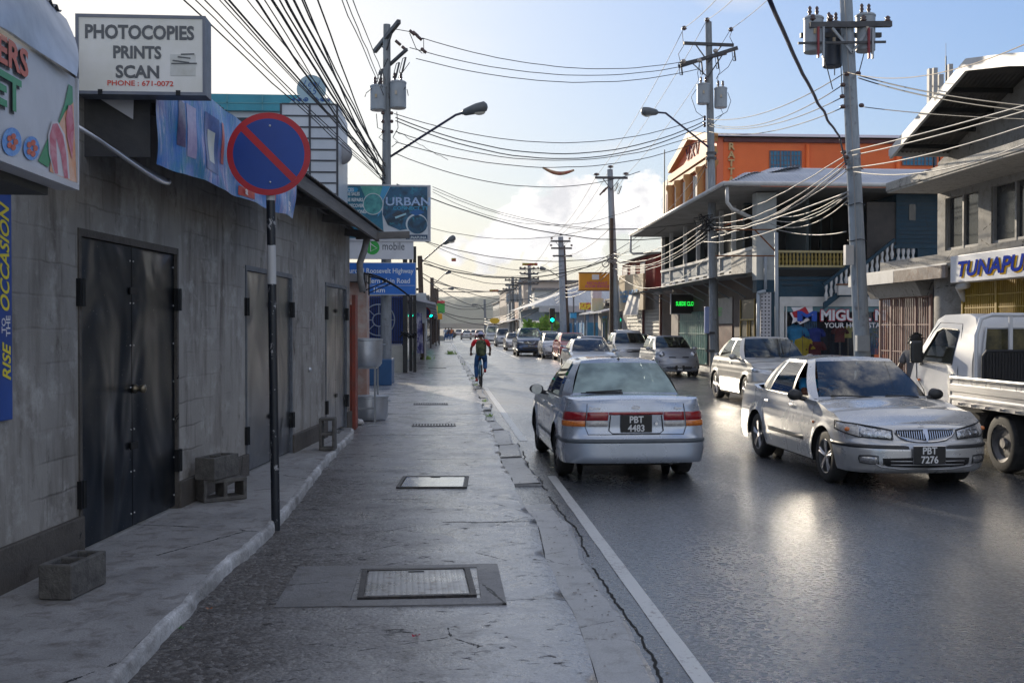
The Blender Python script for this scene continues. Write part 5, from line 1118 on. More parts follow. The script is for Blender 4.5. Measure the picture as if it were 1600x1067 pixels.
for sg_ in(1,-1):
 lamp(CB,tB,'headlight',fx(.375),fx(.70),.585,.675,sg_,M_headl,.010,nu=12,z0b=.60,z1b=.735,nz=5)
 lamp(CB,tB,'indicator',fx(.705),CB.u_at_y(CB.yf-.50),.60,.735,sg_,M_clearl,.010,z0b=.665,z1b=.755,nu=8)
 m=MB();m.sphere(CB.surf(CB.u_at_y(CB.yf-.26),.675,sg_,.012),.032,8,6,(1,1,.8));m.build('amber_bulb',M_amber,tB,smooth=True)
 m=MB();ring=[CB.surf(fx(x),z,sg_,.014)for x,z in((.37,.58),(.50,.588),(.62,.594),(.705,.60))]+[CB.surf(CB.u_at_y(CB.yf-d),z,sg_,.012)for d,z in((.3,.635),(.50,.665),(.50,.757),(.3,.748))]+[CB.surf(fx(x),z,sg_,.014)for x,z in((.705,.738),(.60,.72),(.48,.70),(.37,.677))]
 m.tube(ring,.007,5,closed=True);m.build('headlight_rim',M_seam,tB,smooth=True)
 for xx,zz_,rr2 in((.52,.645,.040),(.43,.635,.028),(.62,.655,.030)):
  m=MB();c=CB.surf(fx(xx),zz_,sg_,.012);m.lathe(c,[(rr2,.0),(rr2*.85,-.012),(.001,-.02)],16,'y',cap=False);m.build('lamp_bowl',M_chrome,tB,smooth=True)
 lamp(CB,tB,'fog_light',fx(.555),fx(.71),.325,.39,sg_,pm('fog_glass',(.25,.25,.27),(.5,.5,.5),40,.1,metal=.6),.010)
 m=MB();m.tube([CB.surf(fx(x),z,sg_,.008)for x,z in((.545,.315),(.63,.31),(.715,.32),(.72,.36),(.715,.395),(.63,.402),(.545,.395))],.008,5,closed=True);m.build('fog_light_rim',M_trim,tB,smooth=True)
 m=MB();CB.patch(fx(.21),CB.u_at_y(CB.yf-.62),.475,.515,sg_,.014,nu=22,b=m,z0b=.485,z1b=.53);m.build('bumper_strip',M_trim,tB,smooth=True)
 m=MB();CB.patch(CB.u_at_y(.62),CB.u_at_y(-.75),.43,.485,sg_,.014,nu=20,b=m);m.build('rub_strip',M_trim,tB,smooth=True)
 m=MB();m.sphere(CB.surf(CB.u_at_y(.92),.68,sg_,.006),.022,8,6,(.5,1.3,.8));m.build('side_repeater',M_amber,tB,smooth=True)
def grillshape(k):
 return None
gz0,gz1=.565,.675
m=MB()
for sg_ in(1,-1):CB.patch(fx(0),fx(.335),gz0+.0,gz1,sg_,.006,b=m,z0b=gz0+.055)
m.build('grille_back',M_under,tB,smooth=True)
m=MB()
for k in range(-12,13):
 x=k*.0262
 if abs(x)<.02:continue
 zl=gz0+.012+.055*(abs(x)/.335)**1.5;sg_=1 if x>0 else-1;m.beam(CB.surf(fx(abs(x)),zl,sg_,.016),CB.surf(fx(abs(x)),gz1-.006,sg_,.016),.008,.01,(0,1,0))
m.build('grille_bars',M_chrome,tB)
m=MB();ring=[CB.surf(fx(abs(x)),z,1 if x>=0 else-1,.016)for x,z in((0,.553),(.12,.556),(.22,.572),(.30,.61),(.34,.655),(.335,.682),(.2,.684),(.08,.685),(0,.685),(-.08,.685),(-.2,.684),(-.335,.682),(-.34,.655),(-.30,.61),(-.22,.572),(-.12,.556))];m.tube(ring,.010,6,closed=True)
m.prism([CB.surf(0,.69,1,.02)+Vector((dx,0,0))+Vector((0,0,0))for dx in(-.028,.028)]+[CB.surf(0,.56,1,.03)+Vector((.006,0,0)),CB.surf(0,.56,1,.03)+Vector((-.006,0,0))],(0,.012,0));m.build('grille_surround',M_chrome,tB,smooth=True,angle=40)
m=MB();m.tube([Vector((.03*math.cos(a),CB.yf-.16,.748+.02*math.sin(a)))for a in[k*PI/8 for k in range(16)]],.003,4,closed=True);m.box((-.035,CB.yf-.162,.745),(.035,CB.yf-.155,.751));m.build('badge',M_chrome,tB)
m=MB()
for sg_ in(1,-1):CB.patch(fx(0),fx(.50),.265,.39,sg_,.008,b=m,z0b=.285,z1b=.375)
m.build('lower_grille',M_under,tB,smooth=True)
m=MB()
for sg_ in(1,-1):
 for zz_ in(.345,.305):m.tube([CB.surf(fx(x),zz_,sg_,.016)for x in(0,.15,.3,.42)],.006,5)
 m.tube([CB.surf(fx(x),z,sg_,.012)for x,z in((0,.25),(.3,.255),(.52,.28),(.57,.31))],.008,5)
m.build('lower_grille_bars',pm('bar_silver',(.4,.4,.42),(.5,.5,.5),9,.3,metal=.6),tB,smooth=True)
CB.plate(tB,'PBT\n7276',True,.415,.36,.19,.022,.078)
m=MB();o_=.0115
for a,c in(((-.183,.318),(.183,.318)),((.183,.318),(.183,.512)),((.183,.512),(-.183,.512)),((-.183,.512),(-.183,.318))):m.tube([(a[0],CB.yf+.026,a[1]),(c[0],CB.yf+.026,c[1])],.004,4)
m.build('plate_frame',M_chrome,tB)
for x0_,x1_,dd in((-.55,-.08,.0),(.1,.5,.02)):
 m=MB();m.tube([(x0_*-1,CB.yw0-.02-.16*(abs(x0_)/.7)**2,CB.cowl+.035),(-(x0_+x1_)/2,CB.yw0+.012,CB.cowl+.035),(-x1_,CB.yw0+.03,CB.cowl+.02)],.010,6);m.build('wiper',M_trim,tB,smooth=True)
 # ---- other cars
def face_front(c,t,style,plate=None):
 fx=lambda x:c.u_at_x(x,True);w=c.hw;h0=c.hood
 for sg_ in(1,-1):
  if style=='round':
   m=MB();p=c.surf(fx(w*.74),h0-.02,sg_,-.02)+Vector((0,-.05,.04));m.sphere(p,.125,16,10,(.85,.8,1));m.build('headlight',M_headl,t,smooth=True)
  else:lamp(c,t,'headlight',fx(w*.50),c.u_at_y(c.yf-.42),h0-.115,h0-.02,sg_,M_headl,.012,nu=10,z1b=h0+.035,z0b=h0-.05)
  lamp(c,t,'fog_light',fx(w*.62),fx(w*.8),.33,.39,sg_,M_headl,.01,nu=4,nz=2)
 m=MB()
 gh={'wide':.11,'round':.045,'slim':.07}[style]
 for sg_ in(1,-1):c.patch(fx(.0 if style!='round' else .12),fx(w*.46),h0-.03-gh,h0-.03,sg_,.008,b=m,nu=6,nz=2)
 m.build('grille',M_trim,t,smooth=True);m=MB()
 for sg_ in(1,-1):c.patch(fx(.0),fx(w*.62),.29,.40,sg_,.008,b=m,nu=6,nz=2)
 m.build('lower_grille',M_trim,t,smooth=True);m=MB()
 for sg_ in(1,-1):
  for zz_ in(.325,.36):m.tube([c.surf(fx(x),zz_,sg_,.014)for x in(0,w*.3,w*.58)],.007,4)
  if style=='wide':m.tube([c.surf(fx(x),h0-.08,sg_,.014)for x in(0,w*.2,w*.44)],.012,4)
 m.build('grille_bars',M_chrome,t)
 if plate:c.plate(t,plate,True,.35 if style!='wide' else .42,.34,.17,.02,.07)
 m=MB();m.tube([(-.5,c.yw0-.06,c.cowl+.03),(-.1,c.yw0+.02,c.cowl+.03)],.01,5);m.tube([(.05,c.yw0+.02,c.cowl+.03),(.5,c.yw0-.06,c.cowl+.03)],.01,5);m.build('wiper',M_trim,t)
def face_rear(c,t):
 U=c.D[-1]
 for sg_ in(1,-1):lamp(c,t,'tail_light',c.u_at_x(c.hw*.62,False),c.u_at_y(c.yb+.25),c.tail-.22,c.tail-.08,sg_,M_redl,.012,nu=8)
 c.plate(t,'PCD 512',False,c.tail-.3,.4,.13,.02,.07)
SED=dict(L=4.3,W=1.70,wb=2.5,fo=.82,quality=1);HATCH=dict(L=3.75,W=1.66,wb=2.43,fo=.70,hood=.78,cowl=1.03,belt=1.0,deck=1.02,tail=1.0,roof=1.52,yw0=.98,yw1=.25,yr1=-1.25,yr0=-1.56,tw=.56,bw=.74,wagon=True,nf=2.3,af=.62,cap=.06,quality=1)
SUV=dict(L=4.3,W=1.77,wb=2.6,fo=.86,R=.34,sill=.26,zf=.24,hood=.86,cowl=1.08,belt=1.08,deck=1.12,tail=1.08,roof=1.60,yw0=.92,yw1=.18,yr1=-1.25,yr0=-1.72,tw=.60,bw=.80,wagon=True,quality=1)
def make_car(spec,loc,rz,colr,label,front='slim',plate=None,group=None,wst='alloy',glass=None,q=None,name='car',roofmat=None):
 k=dict(spec)
 if q is not None:k['quality']=q
 c=Car(**k);t=thing(name,label,'car',loc,rz,group);mt=colr if not isinstance(colr,tuple)else paint('paint_%02d_%02d_%02d'%tuple(int(x*99)for x in colr),colr,.35)
 c.body(t,mt,doors=c.quality>0);c.cabin(t,mt,glass or M_glass);c.wheels(t,wst)
 if c.quality>0:c.mirrors(t,mt);c.handles(t,mt)
 if front:face_front(c,t,front,plate)
 face_rear(c,t);return t,c
PARK='cars parked along the right-hand kerb';LANE='cars coming up the right-hand lane'
k=dict(SUV);k.update(W=1.78,L=4.25,wb=2.6,quality=2,yr1=-1.0,yr0=-1.75,deck=1.15)
tH,cH=make_car(k,(7.22,22.9+.25,0),PI+R(.5),(.40,.385,.36),'champagne silver crossover parked behind the oncoming silver saloon','slim','PCX 9105',PARK,name='car')
m=MB();m.tube([(-.5,1.35,.95),(-.49,1.3,1.75)],.006,4);m.build('aerial',M_trim,tH)
tM,cM=make_car(dict(HATCH,quality=2),(7.86,34.6+1.6,0),PI+R(1),(.36,.37,.40),'small silver hatchback with round headlights and plate PDC 8060 parked at the kerb','round','PDC\n8060',PARK)
lampd=0
tD,cD=make_car(dict(SED,quality=1),(4.95,34.2+1.2,0),PI,(.50,.52,.55),'white saloon in the oncoming lane directly beyond the blue-silver saloon','slim','PCA 731',LANE,glass=glass_mat('screen_glass',(.45,.5,.5),2.15,.012))
kk=dict(SUV);kk.update(W=1.74,roof=1.62)
tE,cE=make_car(kk,(7.75,42.4+1.2,0),PI,(.46,.46,.46),'pale silver jeep with roof rails parked behind the round-lamped hatchback','wide','PBV 220',PARK)
tF,cF=make_car(dict(HATCH),(9.0-.35,46.5,0),PI+R(3),(.33,.36,.40),'grey-blue hatchback with its tailgate raised, parked close to the shop fronts','slim',None,PARK)
m=MB();m.grid(lambda a,c:(-.62+1.24*a,-1.45-.85*c,1.50+.22*math.sin(PI*min(1,c*.62+.05))-.02*(a-.5)**2),8,8);m.build('raised_tailgate',paint('paint_gate',(.4,.44,.48),.3),tF,smooth=True)
tG,_=make_car(dict(SED),(6.6,46.2,0),PI,(.58,.58,.58),'white saloon half hidden between the oncoming white saloon and the silver jeep','slim',None,PARK)
tI,_=make_car(dict(SUV,roof=1.55),(6.5,52.5,0),PI+R(1),(.34,.02,.03),'dark red car with a red roof edge among the parked cars','slim',None,PARK)
tJ,_=make_car(dict(HATCH),(6.1,57.5,0),PI,(.62,.62,.62),'white low car roof visible left of the red-roofed car','slim',None,PARK,q=0)
tK,_=make_car(dict(SUV),(6.3,62.5,0),PI,(.5,.5,.5),'pale silver jeep roof standing tallest behind the oncoming white saloon','wide',None,PARK)
tL,_=make_car(dict(HATCH,roof=1.5),(7.55,70.5,0),PI,(.62,.62,.62),'white hatchback facing us in the parked row beside the blue pickup','slim','PCR 88',PARK)
tN,_=make_car(dict(SED),(7.45,79,0),PI,(.42,.42,.42),'beige-silver saloon parked just behind the white hatchback','slim',None,PARK)
PK=dict(L=5.2,W=1.85,wb=3.1,fo=.9,R=.38,sill=.42,zf=.38,zr=.4,hood=1.02,cowl=1.2,belt=1.2,deck=1.2,tail=1.15,roof=1.80,yw0=1.1,yw1=.5,yr1=-.85,yr0=-1.0,tw=.62,bw=.84,wagon=True,quality=1,nf=3.6,af=.45,ins_f=[(.3,.1),(.42,.0),(.58,.0),(.62,.05),(1.0,.07),(1.1,.15)],ins_s=[(.35,.05),(.45,0),(.9,0),(1.15,.05),(1.3,.1)],ins_r=[(.3,.05),(.5,0),(.6,.04),(1.2,.05)])
def pickup(loc,rz,colr,label,group):
 t,c=make_car(PK,loc,rz,colr,label,None,None,group,name='pickup_truck');fx=lambda x:c.u_at_x(x,True)
 for sg_ in(1,-1):lamp(c,t,'headlight',fx(.50),c.u_at_y(c.yf-.4),.80,.95,sg_,M_headl,.015,nu=8)
 m=MB()
 for sg_ in(1,-1):c.patch(fx(0),fx(.47),.76,.96,sg_,.012,b=m,nu=5,nz=2)
 m.build('grille',M_trim,t);m=MB()
 for sg_ in(1,-1):m.tube([c.surf(fx(x),z,sg_,.025)for x,z in((.0,.80),(.15,.80),(.26,.96))],.02,5);m.tube([c.surf(fx(x),.86,sg_,.02)for x in(0,.2,.45)],.015,5)
 m.build('grille_bars',M_chrome,t);m=MB()
 for sg_ in(1,-1):c.patch(fx(0),fx(.6),.45,.58,sg_,.012,b=m,nu=5,nz=2)
 m.build('lower_grille',M_trim,t);c.plate(t,'TDA 4416',True,.66,.46,.11,.03,.07);t['category']='pickup truck';return t
pickup((5.15,61+1.6,0),PI,(.03,.07,.16),'dark blue pickup truck driving towards us in the middle of the road',LANE)
tO,_=make_car(dict(SED),(5.35,77.5,0),PI,(.5,.48,.45),'beige saloon tucked close behind the dark blue pickup truck','slim',None,LANE,q=0)
tP,_=make_car(dict(SUV,roof=1.75),(5.55,95,0),PI,(.42,.42,.42),'silver jeep with dark grille following the blue pickup truck','wide','PCH 7',LANE)
VAN=dict(SUV,L=4.7,W=1.75,wb=2.9,hood=1.0,cowl=1.25,belt=1.2,deck=1.25,tail=1.2,roof=2.05,yw0=1.35,yw1=.85,yr1=-2.05,yr0=-2.2)
tQ,_=make_car(VAN,(5.4,113,0),PI,(.62,.62,.62),'tall white van following the silver jeep','wide',None,LANE);tQ['category']='van';tQ.name='van'
tR,_=make_car(dict(SED),(3.35,148,0),0,(.6,.6,.6),'white saloon driving away down the left lane',None,None,None,q=1)
tS,_=make_car(dict(SED),(5.6,158,0),PI,(.30,.1,.12),'maroon saloon in the far oncoming queue','slim',None,LANE,q=0)
tT,_=make_car(dict(SED),(5.2,172,0),PI+R(4),(.5,.45,.45),'pale saloon behind the maroon one in the far queue','slim',None,LANE,q=0)
tU,_=make_car(dict(HATCH),(1.3,175,0),R(6),(.1,.12,.14),'dark small car pulled over at the far left kerb',None,None,None,q=0)
proto=tT
for x,y,lb in((5.4,190,'small pale saloon third from the far end of the oncoming queue'),(3.2,205,'tiny pale saloon driving away farthest in the left lane'),(5.6,220,'tiny pale saloon at the very end of the oncoming queue')):
 c=copy_tree(proto);c.location=(x,y,0);c['label']=lb;c['group']='far cars at the end of the street'
for x,y,lb in((7.2,88,'silver saloon farther along the parked row, half hidden'),(7.1,97,'last silver saloon of the parked row near the hall')):
 c=copy_tree(tN);c.location=(x,y,0);c['label']=lb
 # ---- white flatbed truck parked beyond the saloon
tx0_=6.62;TL=1.62
tt=thing('flatbed_truck','white flatbed truck with an aluminium side board and black headboard, at the right edge','truck',(tx0_+TL/2,13.0,0),R(0))
WH=paint('truck_white',(.66,.67,.69),.0,.3);M_alb=pm('bed_aluminium',(.48,.48,.49),(.36,.36,.37),3,.35,.5,.75,bump=.15,stretch=(1,.2,4))
Y0=-.25;hwT=TL/2
def cabp(f):
 return[(Y0,.55),(Y0,1.05),(Y0+.04,1.60),(Y0+.14,1.78),(Y0+.3,1.83),(Y0+.95,1.82),(Y0+1.15,1.76),(Y0+1.62,1.15),(Y0+1.72,.95),(Y0+1.74,.5),(Y0+1.35,.45),(Y0+.4,.45)]
prof=cabp(0);b=MB()
def cabx(z):return hwT-sinterp([(.4,.03),(.8,0),(1.1,.01),(1.85,.13)],z)
n=len(prof);rows=[]
for sx_,k_ in((-1,1.0),(-1,.93),(0,0),(1,.93),(1,1.0)):pass
def cabskin(b,inset=0.0):
 secs=[]
 for f in(-1,-.985,-.94,-.5,0,.5,.94,.985,1):
  sh={1:.035,.985:.012,.94:0}.get(round(abs(f),3),0);cy=sum(p[0]for p in prof)/n;cz=1.1
  secs.append([b.addv((f*cabx(z),y+(cy-y)*sh*.8,z+(cz-z)*sh))for y,z in prof])
 for A,B in zip(secs,secs[1:]):
  for i in range(n):
   if i==6:continue
   b.face((A[i],A[(i+1)%n],B[(i+1)%n],B[i]))
 return secs
secs=cabskin(b)
def sidepanel(b,sx):
 W0=[(Y0+.52,1.17),(Y0+.50,1.62),(Y0+.95,1.64),(Y0+1.10,1.60),(Y0+1.42,1.19)]
 out=prof;c0=W0
 def P_(p):return(sx*cabx(p[1])*1.0,p[0],p[1])
 ctr=(Y0+.95,1.38);import bisect
 ang=lambda p:math.atan2(p[1]-ctr[1],p[0]-ctr[0])
 def dense(pl,m=8):return[(a[0]+(c[0]-a[0])*k/m,a[1]+(c[1]-a[1])*k/m)for a,c in zip(pl,pl[1:]+pl[:1])for k in range(m)]
 o=dense(out);w=dense(W0);o.sort(key=ang);w.sort(key=ang)
 N_=96
 def at(pl,a):
  best=None
  for p,q in zip(pl,pl[1:]+pl[:1]):
   d=(math.cos(a),math.sin(a));e=(q[0]-p[0],q[1]-p[1]);den=d[0]*e[1]-d[1]*e[0]
   if abs(den)<1e-9:continue
   t_=((p[0]-ctr[0])*e[1]-(p[1]-ctr[1])*e[0])/den;s_=((p[0]-ctr[0])*d[1]-(p[1]-ctr[1])*d[0])/den
   if t_>0 and-1e-6<=s_<=1+1e-6:best=t_ if best is None else max(best,t_)
  return(ctr[0]+math.cos(a)*best,ctr[1]+math.sin(a)*best)
 ro=[at(prof,2*PI*k/N_)for k in range(N_)];rw_=[at(W0,2*PI*k/N_)for k in range(N_)]
 io=[b.addv(P_(p))for p in ro];iw=[b.addv(P_(p))for p in rw_]
 for k in range(N_):b.face((io[k],io[(k+1)%N_],iw[(k+1)%N_],iw[k]))
 return[P_(p)for p in rw_]
wl=sidepanel(b,-1);wr_=sidepanel(b,1)
b.build('cab',WH,tt,smooth=True,angle=35)
for w_,sx in((wl,-1),(wr_,1)):
 m=MB();m.poly([Vector(p)-Vector((sx*.008,0,0))for p in w_]);m.build('side_window',glass_mat('truck_glass',(.5,.5,.5),1.9,.05),tt)
 m=MB();m.tube([Vector(p)for p in w_],.011,5,closed=True);m.build('window_seal',M_trim,tt)
m=MB();m.quad((-cabx(1.76),Y0+1.15,1.76),(cabx(1.76),Y0+1.15,1.76),(cabx(1.15),Y0+1.62,1.15),(-cabx(1.15),Y0+1.62,1.15));m.build('windscreen',M_glass,tt)
m=MB()
sx=-1;dl=[(Y0+.40,.52),(Y0+.36,1.1),(Y0+.44,1.70),(Y0+1.05,1.72),(Y0+1.22,1.60),(Y0+1.55,1.14),(Y0+1.52,.95),(Y0+1.30,.80),(Y0+1.22,.52)]
m.tube([(sx*(cabx(z)+.001),y,z)for y,z in dl],.006,4,closed=True);m.build('door_gap',M_seam,tt)
m=MB();m.sphere((-(cabx(1.0)+.01),Y0+.50,.98),.06,10,8,(.35,.65,1.2));m.build('door_handle',M_trim,tt,smooth=True)
m=MB();m.obox((-(hwT+.19),Y0+1.12,1.32),(.17,.08,.30));o=m.build('wing_mirror',M_trim,tt,bevel=.03);m=MB();m.tube([(-(hwT+.12),Y0+1.12,1.22),(-(hwT-.03),Y0+1.45,1.14)],.022,6);m.tube([(-(hwT+.1),Y0+1.12,1.30),(-(hwT-.03),Y0+1.42,1.26)],.016,6);m.build('bracket',M_trim,o)
m=MB();m.obox((-(cabx(.9)+.004),Y0+1.45,.93),(.012,.06,.03));m.build('side_repeater',M_amber,tt)
m=MB();m.box((-.62,Y0-.008,1.30),(.62,Y0+.0,1.64));m.build('rear_window',pm('rear_glass_dark',(.05,.05,.035),(.14,.12,.06),7,.08),tt,bevel=.0)
m=MB();m.tube([(x,Y0-.012,z)for x,z in((-.66,1.30),(-.62,1.65),(.62,1.65),(.66,1.30))],.018,6);m.build('window_seal',WH,tt)
gy=Y0-.10;m=MB();m.tube([(-.80,gy,.95),(-.80,gy,1.55),(-.74,gy,1.76),(-.6,gy,1.81),(.6,gy,1.81),(.8,gy,1.6),(.8,gy,.95)],.026,8)
for x in(-.36,.05,.45):m.box((x-.022,gy-.02,1.2),(x+.022,gy+.012,1.79))
m.build('guard_frame',WH,tt,smooth=True,angle=50)
m=MB();gr_=[(-.74,.98),(-.74,1.30),(-.70,1.36),(.74,1.36),(.74,.98)];m.prism([(x,gy-.055,z)for x,z in gr_],(0,.03,0));m.tube([(x,gy-.06,z)for x,z in gr_],.02,6)
for k in range(36):x=-.70+k*.04;m.box((x,gy-.066,1.0),(x+.014,gy-.054,1.33))
m.build('headboard',flat('board_black',(.008,.009,.012),.5),tt)
bl_=3.2;yb0_=Y0-.06;hwT+=.28;m=MB();m.box((-hwT-.02,yb0_-bl_,.70),(hwT+.02,yb0_-.06,.76));m.build('bed_floor',M_alb,tt)
for sx in(-1,1):
 m=MB();X=sx*(hwT+.03)
 prof2=[(.0,.70),(.012,.70),(.012,.76),(.028,.78),(.028,.80),(.010,.82),(.010,.86),(.022,.87),(.022,.95),(.010,.965),(.010,1.0),(.030,1.015),(.030,1.05),(0,1.05)]
 m.prism([(X+sx*a,yb0_-bl_,z)for a,z in prof2],(0,bl_-.05,0));o=m.build('side_board',M_alb,tt)
 m=MB()
 for k in range(9):m.obox((X+sx*.035,yb0_-.35-k*.32,.725),(.03,.07,.03))
 m.build('latches',M_chrome,o);m=MB();m.tube([(X+sx*.03,yb0_-.1,1.04),(X+sx*.03,yb0_-bl_,1.04)],.018,6)
 for k in range(9):m.tube([(X+sx*.03,yb0_-.3-k*.32,.955),(X+sx*.03,yb0_-.3-k*.32,1.03)],.004,4)
 m.build('tie_rail',M_alb,o);m=MB();m.box((X-.02,yb0_-.06,.62),(X+.02,yb0_-.0,1.07));m.build('corner_post',M_alb,tt)
m=MB();m.box((-hwT+.25,yb0_-bl_,.42),(-hwT+.33,Y0+1.5,.68));m.box((hwT-.33,yb0_-bl_,.42),(hwT-.25,Y0+1.5,.68));m.box((-hwT+.12,Y0-.75,.3),(-hwT+.3,Y0+.1,.62));m.box((-.5,Y0-1.0,.28),(.5,Y0+1.2,.6));m.build('chassis',M_under,tt)
for wy,rr3 in((-1.42,.33),(1.0,.31)):
 for sx in(-1,1):
  w=thing('wheel',None,None,(sx*(hwT-(.12 if wy<0 else .37)),wy,rr3));w.parent=tt;wheel(w,rr3,sx,'steel',5,2)
for sx in(-1,1):
 m=MB();m.grid(lambda a,c:(sx*(hwT-.02-.18*c),-1.42+.40*math.cos(PI*a),.34+.40*math.sin(PI*a)),14,1);m.build('mudguard',M_under,tt)
hwT-=.28
# ---- right-hand buildings
def xz(px,py,y):p=GY(px,py,y);return p.x,p.z
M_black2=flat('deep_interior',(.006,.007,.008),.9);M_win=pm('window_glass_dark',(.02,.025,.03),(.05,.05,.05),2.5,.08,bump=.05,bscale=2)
M_grey_r=concrete_material('weathered_render',(.26,.25,.235),(.36,.345,.32),(.13,.11,.095),(.6,.8),.004,60,.4,.3)
M_soff=pm('soffit_grey',(.2,.195,.19),(.27,.265,.26),1.5,.8);M_fasc=concrete_material('stained_fascia',(.42,.40,.36),(.5,.48,.44),(.10,.075,.055),(.6,.8),.002,30,.4,.3)
M_wtrim=pm('white_trim',(.62,.61,.6),(.5,.49,.47),3,.5);M_corrd=pm('corrugated_underside',(.05,.05,.052),(.09,.085,.08),3,.6,metal=.3)
M_teal=concrete_material('dark_blue_paint',(.005,.036,.066),(.009,.05,.088),(.006,.03,.045),(.45,.65),.001,40,.15,.35)
def side_text(b,txt,size,x,y,z,xs=1.0,bold=.02,align='CENTER',shear=0,depth=.01):b.text(txt,size,(x,y,z),(0,-1,0),(0,0,1),depth,size*bold,align,shear,xs)
g1=thing('shop_building','grey two-storey shop with a wide gabled roof and flat canopy at the right edge','building',(10.8,16,0));o=g1.location.copy();XW=10.8
b=MB(o)
def wx(y0,y1,z0,z1,x0=XW,th=.25):b.box((x0,y0,z0),(x0+th,y1,z1))
yy1,yy0=22.3,4.0
wins=[(20.55,21.95),(17.6,20.05),(14.0,16.9),(10,13)]
wx(yy0,25.3,2.85,3.25);wx(yy0,yy1,3.251,3.3,XW+.003,.24)
prev=yy0
for a,c in sorted(wins):wx(prev,a,3.3,4.42);prev=c
wx(prev,yy1,3.3,4.42)
RP=[(21.8,5.40),(18.57,6.48),(17.1,6.20),(13.0,5.2)]
b.prism([(XW,yy0,4.42),(XW,yy1,4.42),(XW,yy1,5.24),(XW,18.57,6.4),(XW,17.1,6.1),(XW,13,5.1),(XW,yy0,5.0)],(.25,0,0))
b.box((XW+.25,yy1-.25,0),(XW+6,yy1,5.2));b.box((XW+.25,25.05,0),(XW+4,25.3,3.25));b.box((XW+.25,22.3,3.0),(XW+4,25.05,3.25))
b.build('wall',M_grey_r,g1)
for a,c in wins:
 m=MB(o);m.box((XW+.1,a,3.3),(XW+.12,c,4.42));w=m.build('window',M_win,g1);m=MB(o)
 nb=max(2,int((c-a)/.7))
 for k in range(nb+1):y=a+(c-a)*k/nb;m.box((XW+.04,max(a,y-.03),3.3),(XW+.099,min(c,y+.03),4.42))
 m.box((XW+.05,a,3.3),(XW+.098,c,3.36));m.build('frame',pm('window_frame_grey',(.3,.29,.28),(.22,.21,.2),5,.5),w)
 m=MB(o);r_=random.Random(int(a*10))
 for k in range(3):y=r_.uniform(a+.2,c-.2);m.sphere((XW+.35,y,3.75),.17,10,8,(.5,1,1.9))
 m.build('hung_clothes',pm('clothes%d'%int(a),(.25,.04,.05)if int(a)%2 else(.08,.25,.16),(.05,.05,.1),5,.8),w)
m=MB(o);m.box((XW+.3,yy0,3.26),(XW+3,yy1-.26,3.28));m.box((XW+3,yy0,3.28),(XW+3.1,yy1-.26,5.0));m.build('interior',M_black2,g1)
m=MB(o);m.box((9.62,yy0,4.56),(XW+.3,22.2,4.60));m.box((9.6,yy0,4.60),(XW+.3,22.22,4.78));m.build('canopy',M_fasc,g1,bevel=.01)
m=MB(o)
for(ya,za),(yb_,zb_)in zip(RP,RP[1:]):
 m.prism([(9.5,ya,za-.16),(9.5,yb_,zb_-.16),(9.5,yb_,zb_+.06),(9.5,ya,za+.06)],(.06,0,0))
m.build('bargeboard',M_wtrim,g1)
m=MB(o)
def gro(u,v):
 y=21.8+(13-21.8)*v;zz=interp([(13.0,5.2),(17.1,6.20),(18.57,6.48),(21.8,5.40)],y);x=9.57+7*u;return(x,y,zz+.012*math.sin(2*PI*x/.09)-.02)
m.grid(lambda u,v:gro(u,v),330,12);m.build('roof',M_corrd,g1,smooth=True)
m=MB(o)
for y in(21.4,20.7,20.0,19.3,17.8,16.9,16.0,15):zz=interp([(13.0,5.2),(17.1,6.20),(18.57,6.48),(21.8,5.40)],y);m.box((9.6,y-.03,zz-.14),(14,y+.03,zz-.05))
m.build('purlins',M_black2,g1)
m=MB(o);m.prism([(9.5,21.8,5.3),(9.5,21.8,5.44),(16.5,21.8,5.44),(16.5,21.8,5.3)],(0,.05,0));m.build('fascia',M_wtrim,g1)
m=MB(o);m.box((10.15,20.55,2.90),(XW+.0,25.6,2.96));m.box((10.12,23.0,2.66),(10.17,25.62,2.92));m.build('low_canopy',M_wtrim,g1)
m=MB(o);m.box((10.12,20.55,2.66),(10.17,22.98,2.92));m.build('rusty_fascia',concrete_material('rusty_render',(.30,.28,.26),(.2,.15,.12),(.13,.05,.03),(.6,.8),.002,30,.4,.3),g1)
m=MB(o);m.prism([(10.45,22.3,2.35),(10.7,22.3,2.35),(10.7,22.3,2.66),(10.3,22.3,2.66)],(0,2.75,0));m.build('header',M_grey_r,g1)
m=MB(o);m.lathe((10.95,21.6,0),[(.5,0),(.5,2.86)],28,'z');m.build('column',M_grey_r,g1,smooth=True,angle=50)
M_pinkg=pm('pink_brown_bars',(.33,.2,.17),(.22,.13,.11),6,.6);M_yel=pm('yellow_bars',(.42,.27,.02),(.32,.2,.015),6,.5)
def grille(x,y0,y1,z0,z1,mat,nm,step,hor=(),r=.012,back=None,frames=()):
 m=MB(o);n_=int((y1-y0)/step)
 for k in range(n_+1):y=y0+(y1-y0)*k/n_;m.box((x-r,y-r,z0),(x+r,y+r,z1))
 for z in hor:m.box((x-r*1.4,y0,z-r),(x-r,y1,z+r))
 for y in frames:m.box((x-.03,y-.03,z0),(x+.012,y+.03,z1))
 for z in(z0,z1):m.box((x-.03,y0,z-.03),(x+.012,y1,z+.03))
 q=m.build(nm,mat,g1 if x>10 and y0<26 else None);return q
grille(10.66,22.25,24.95,.13,2.35,M_pinkg,'grille_gate',.11,(1.1,1.72),frames=(22.28,23.0,23.7,24.3,24.92))
grille(10.66,15.4,20.9,1.0,2.6,M_yel,'yellow_grille',.07,(1.75,2.05,2.3),frames=(20.87,19.55,18.2,16.8))
m=MB(o);m.box((10.9,14,.13),(10.95,20.9,2.84));m.build('yellow_backing',pm('golden_backing',(.13,.10,.02),(.22,.17,.04),6,.7),g1)
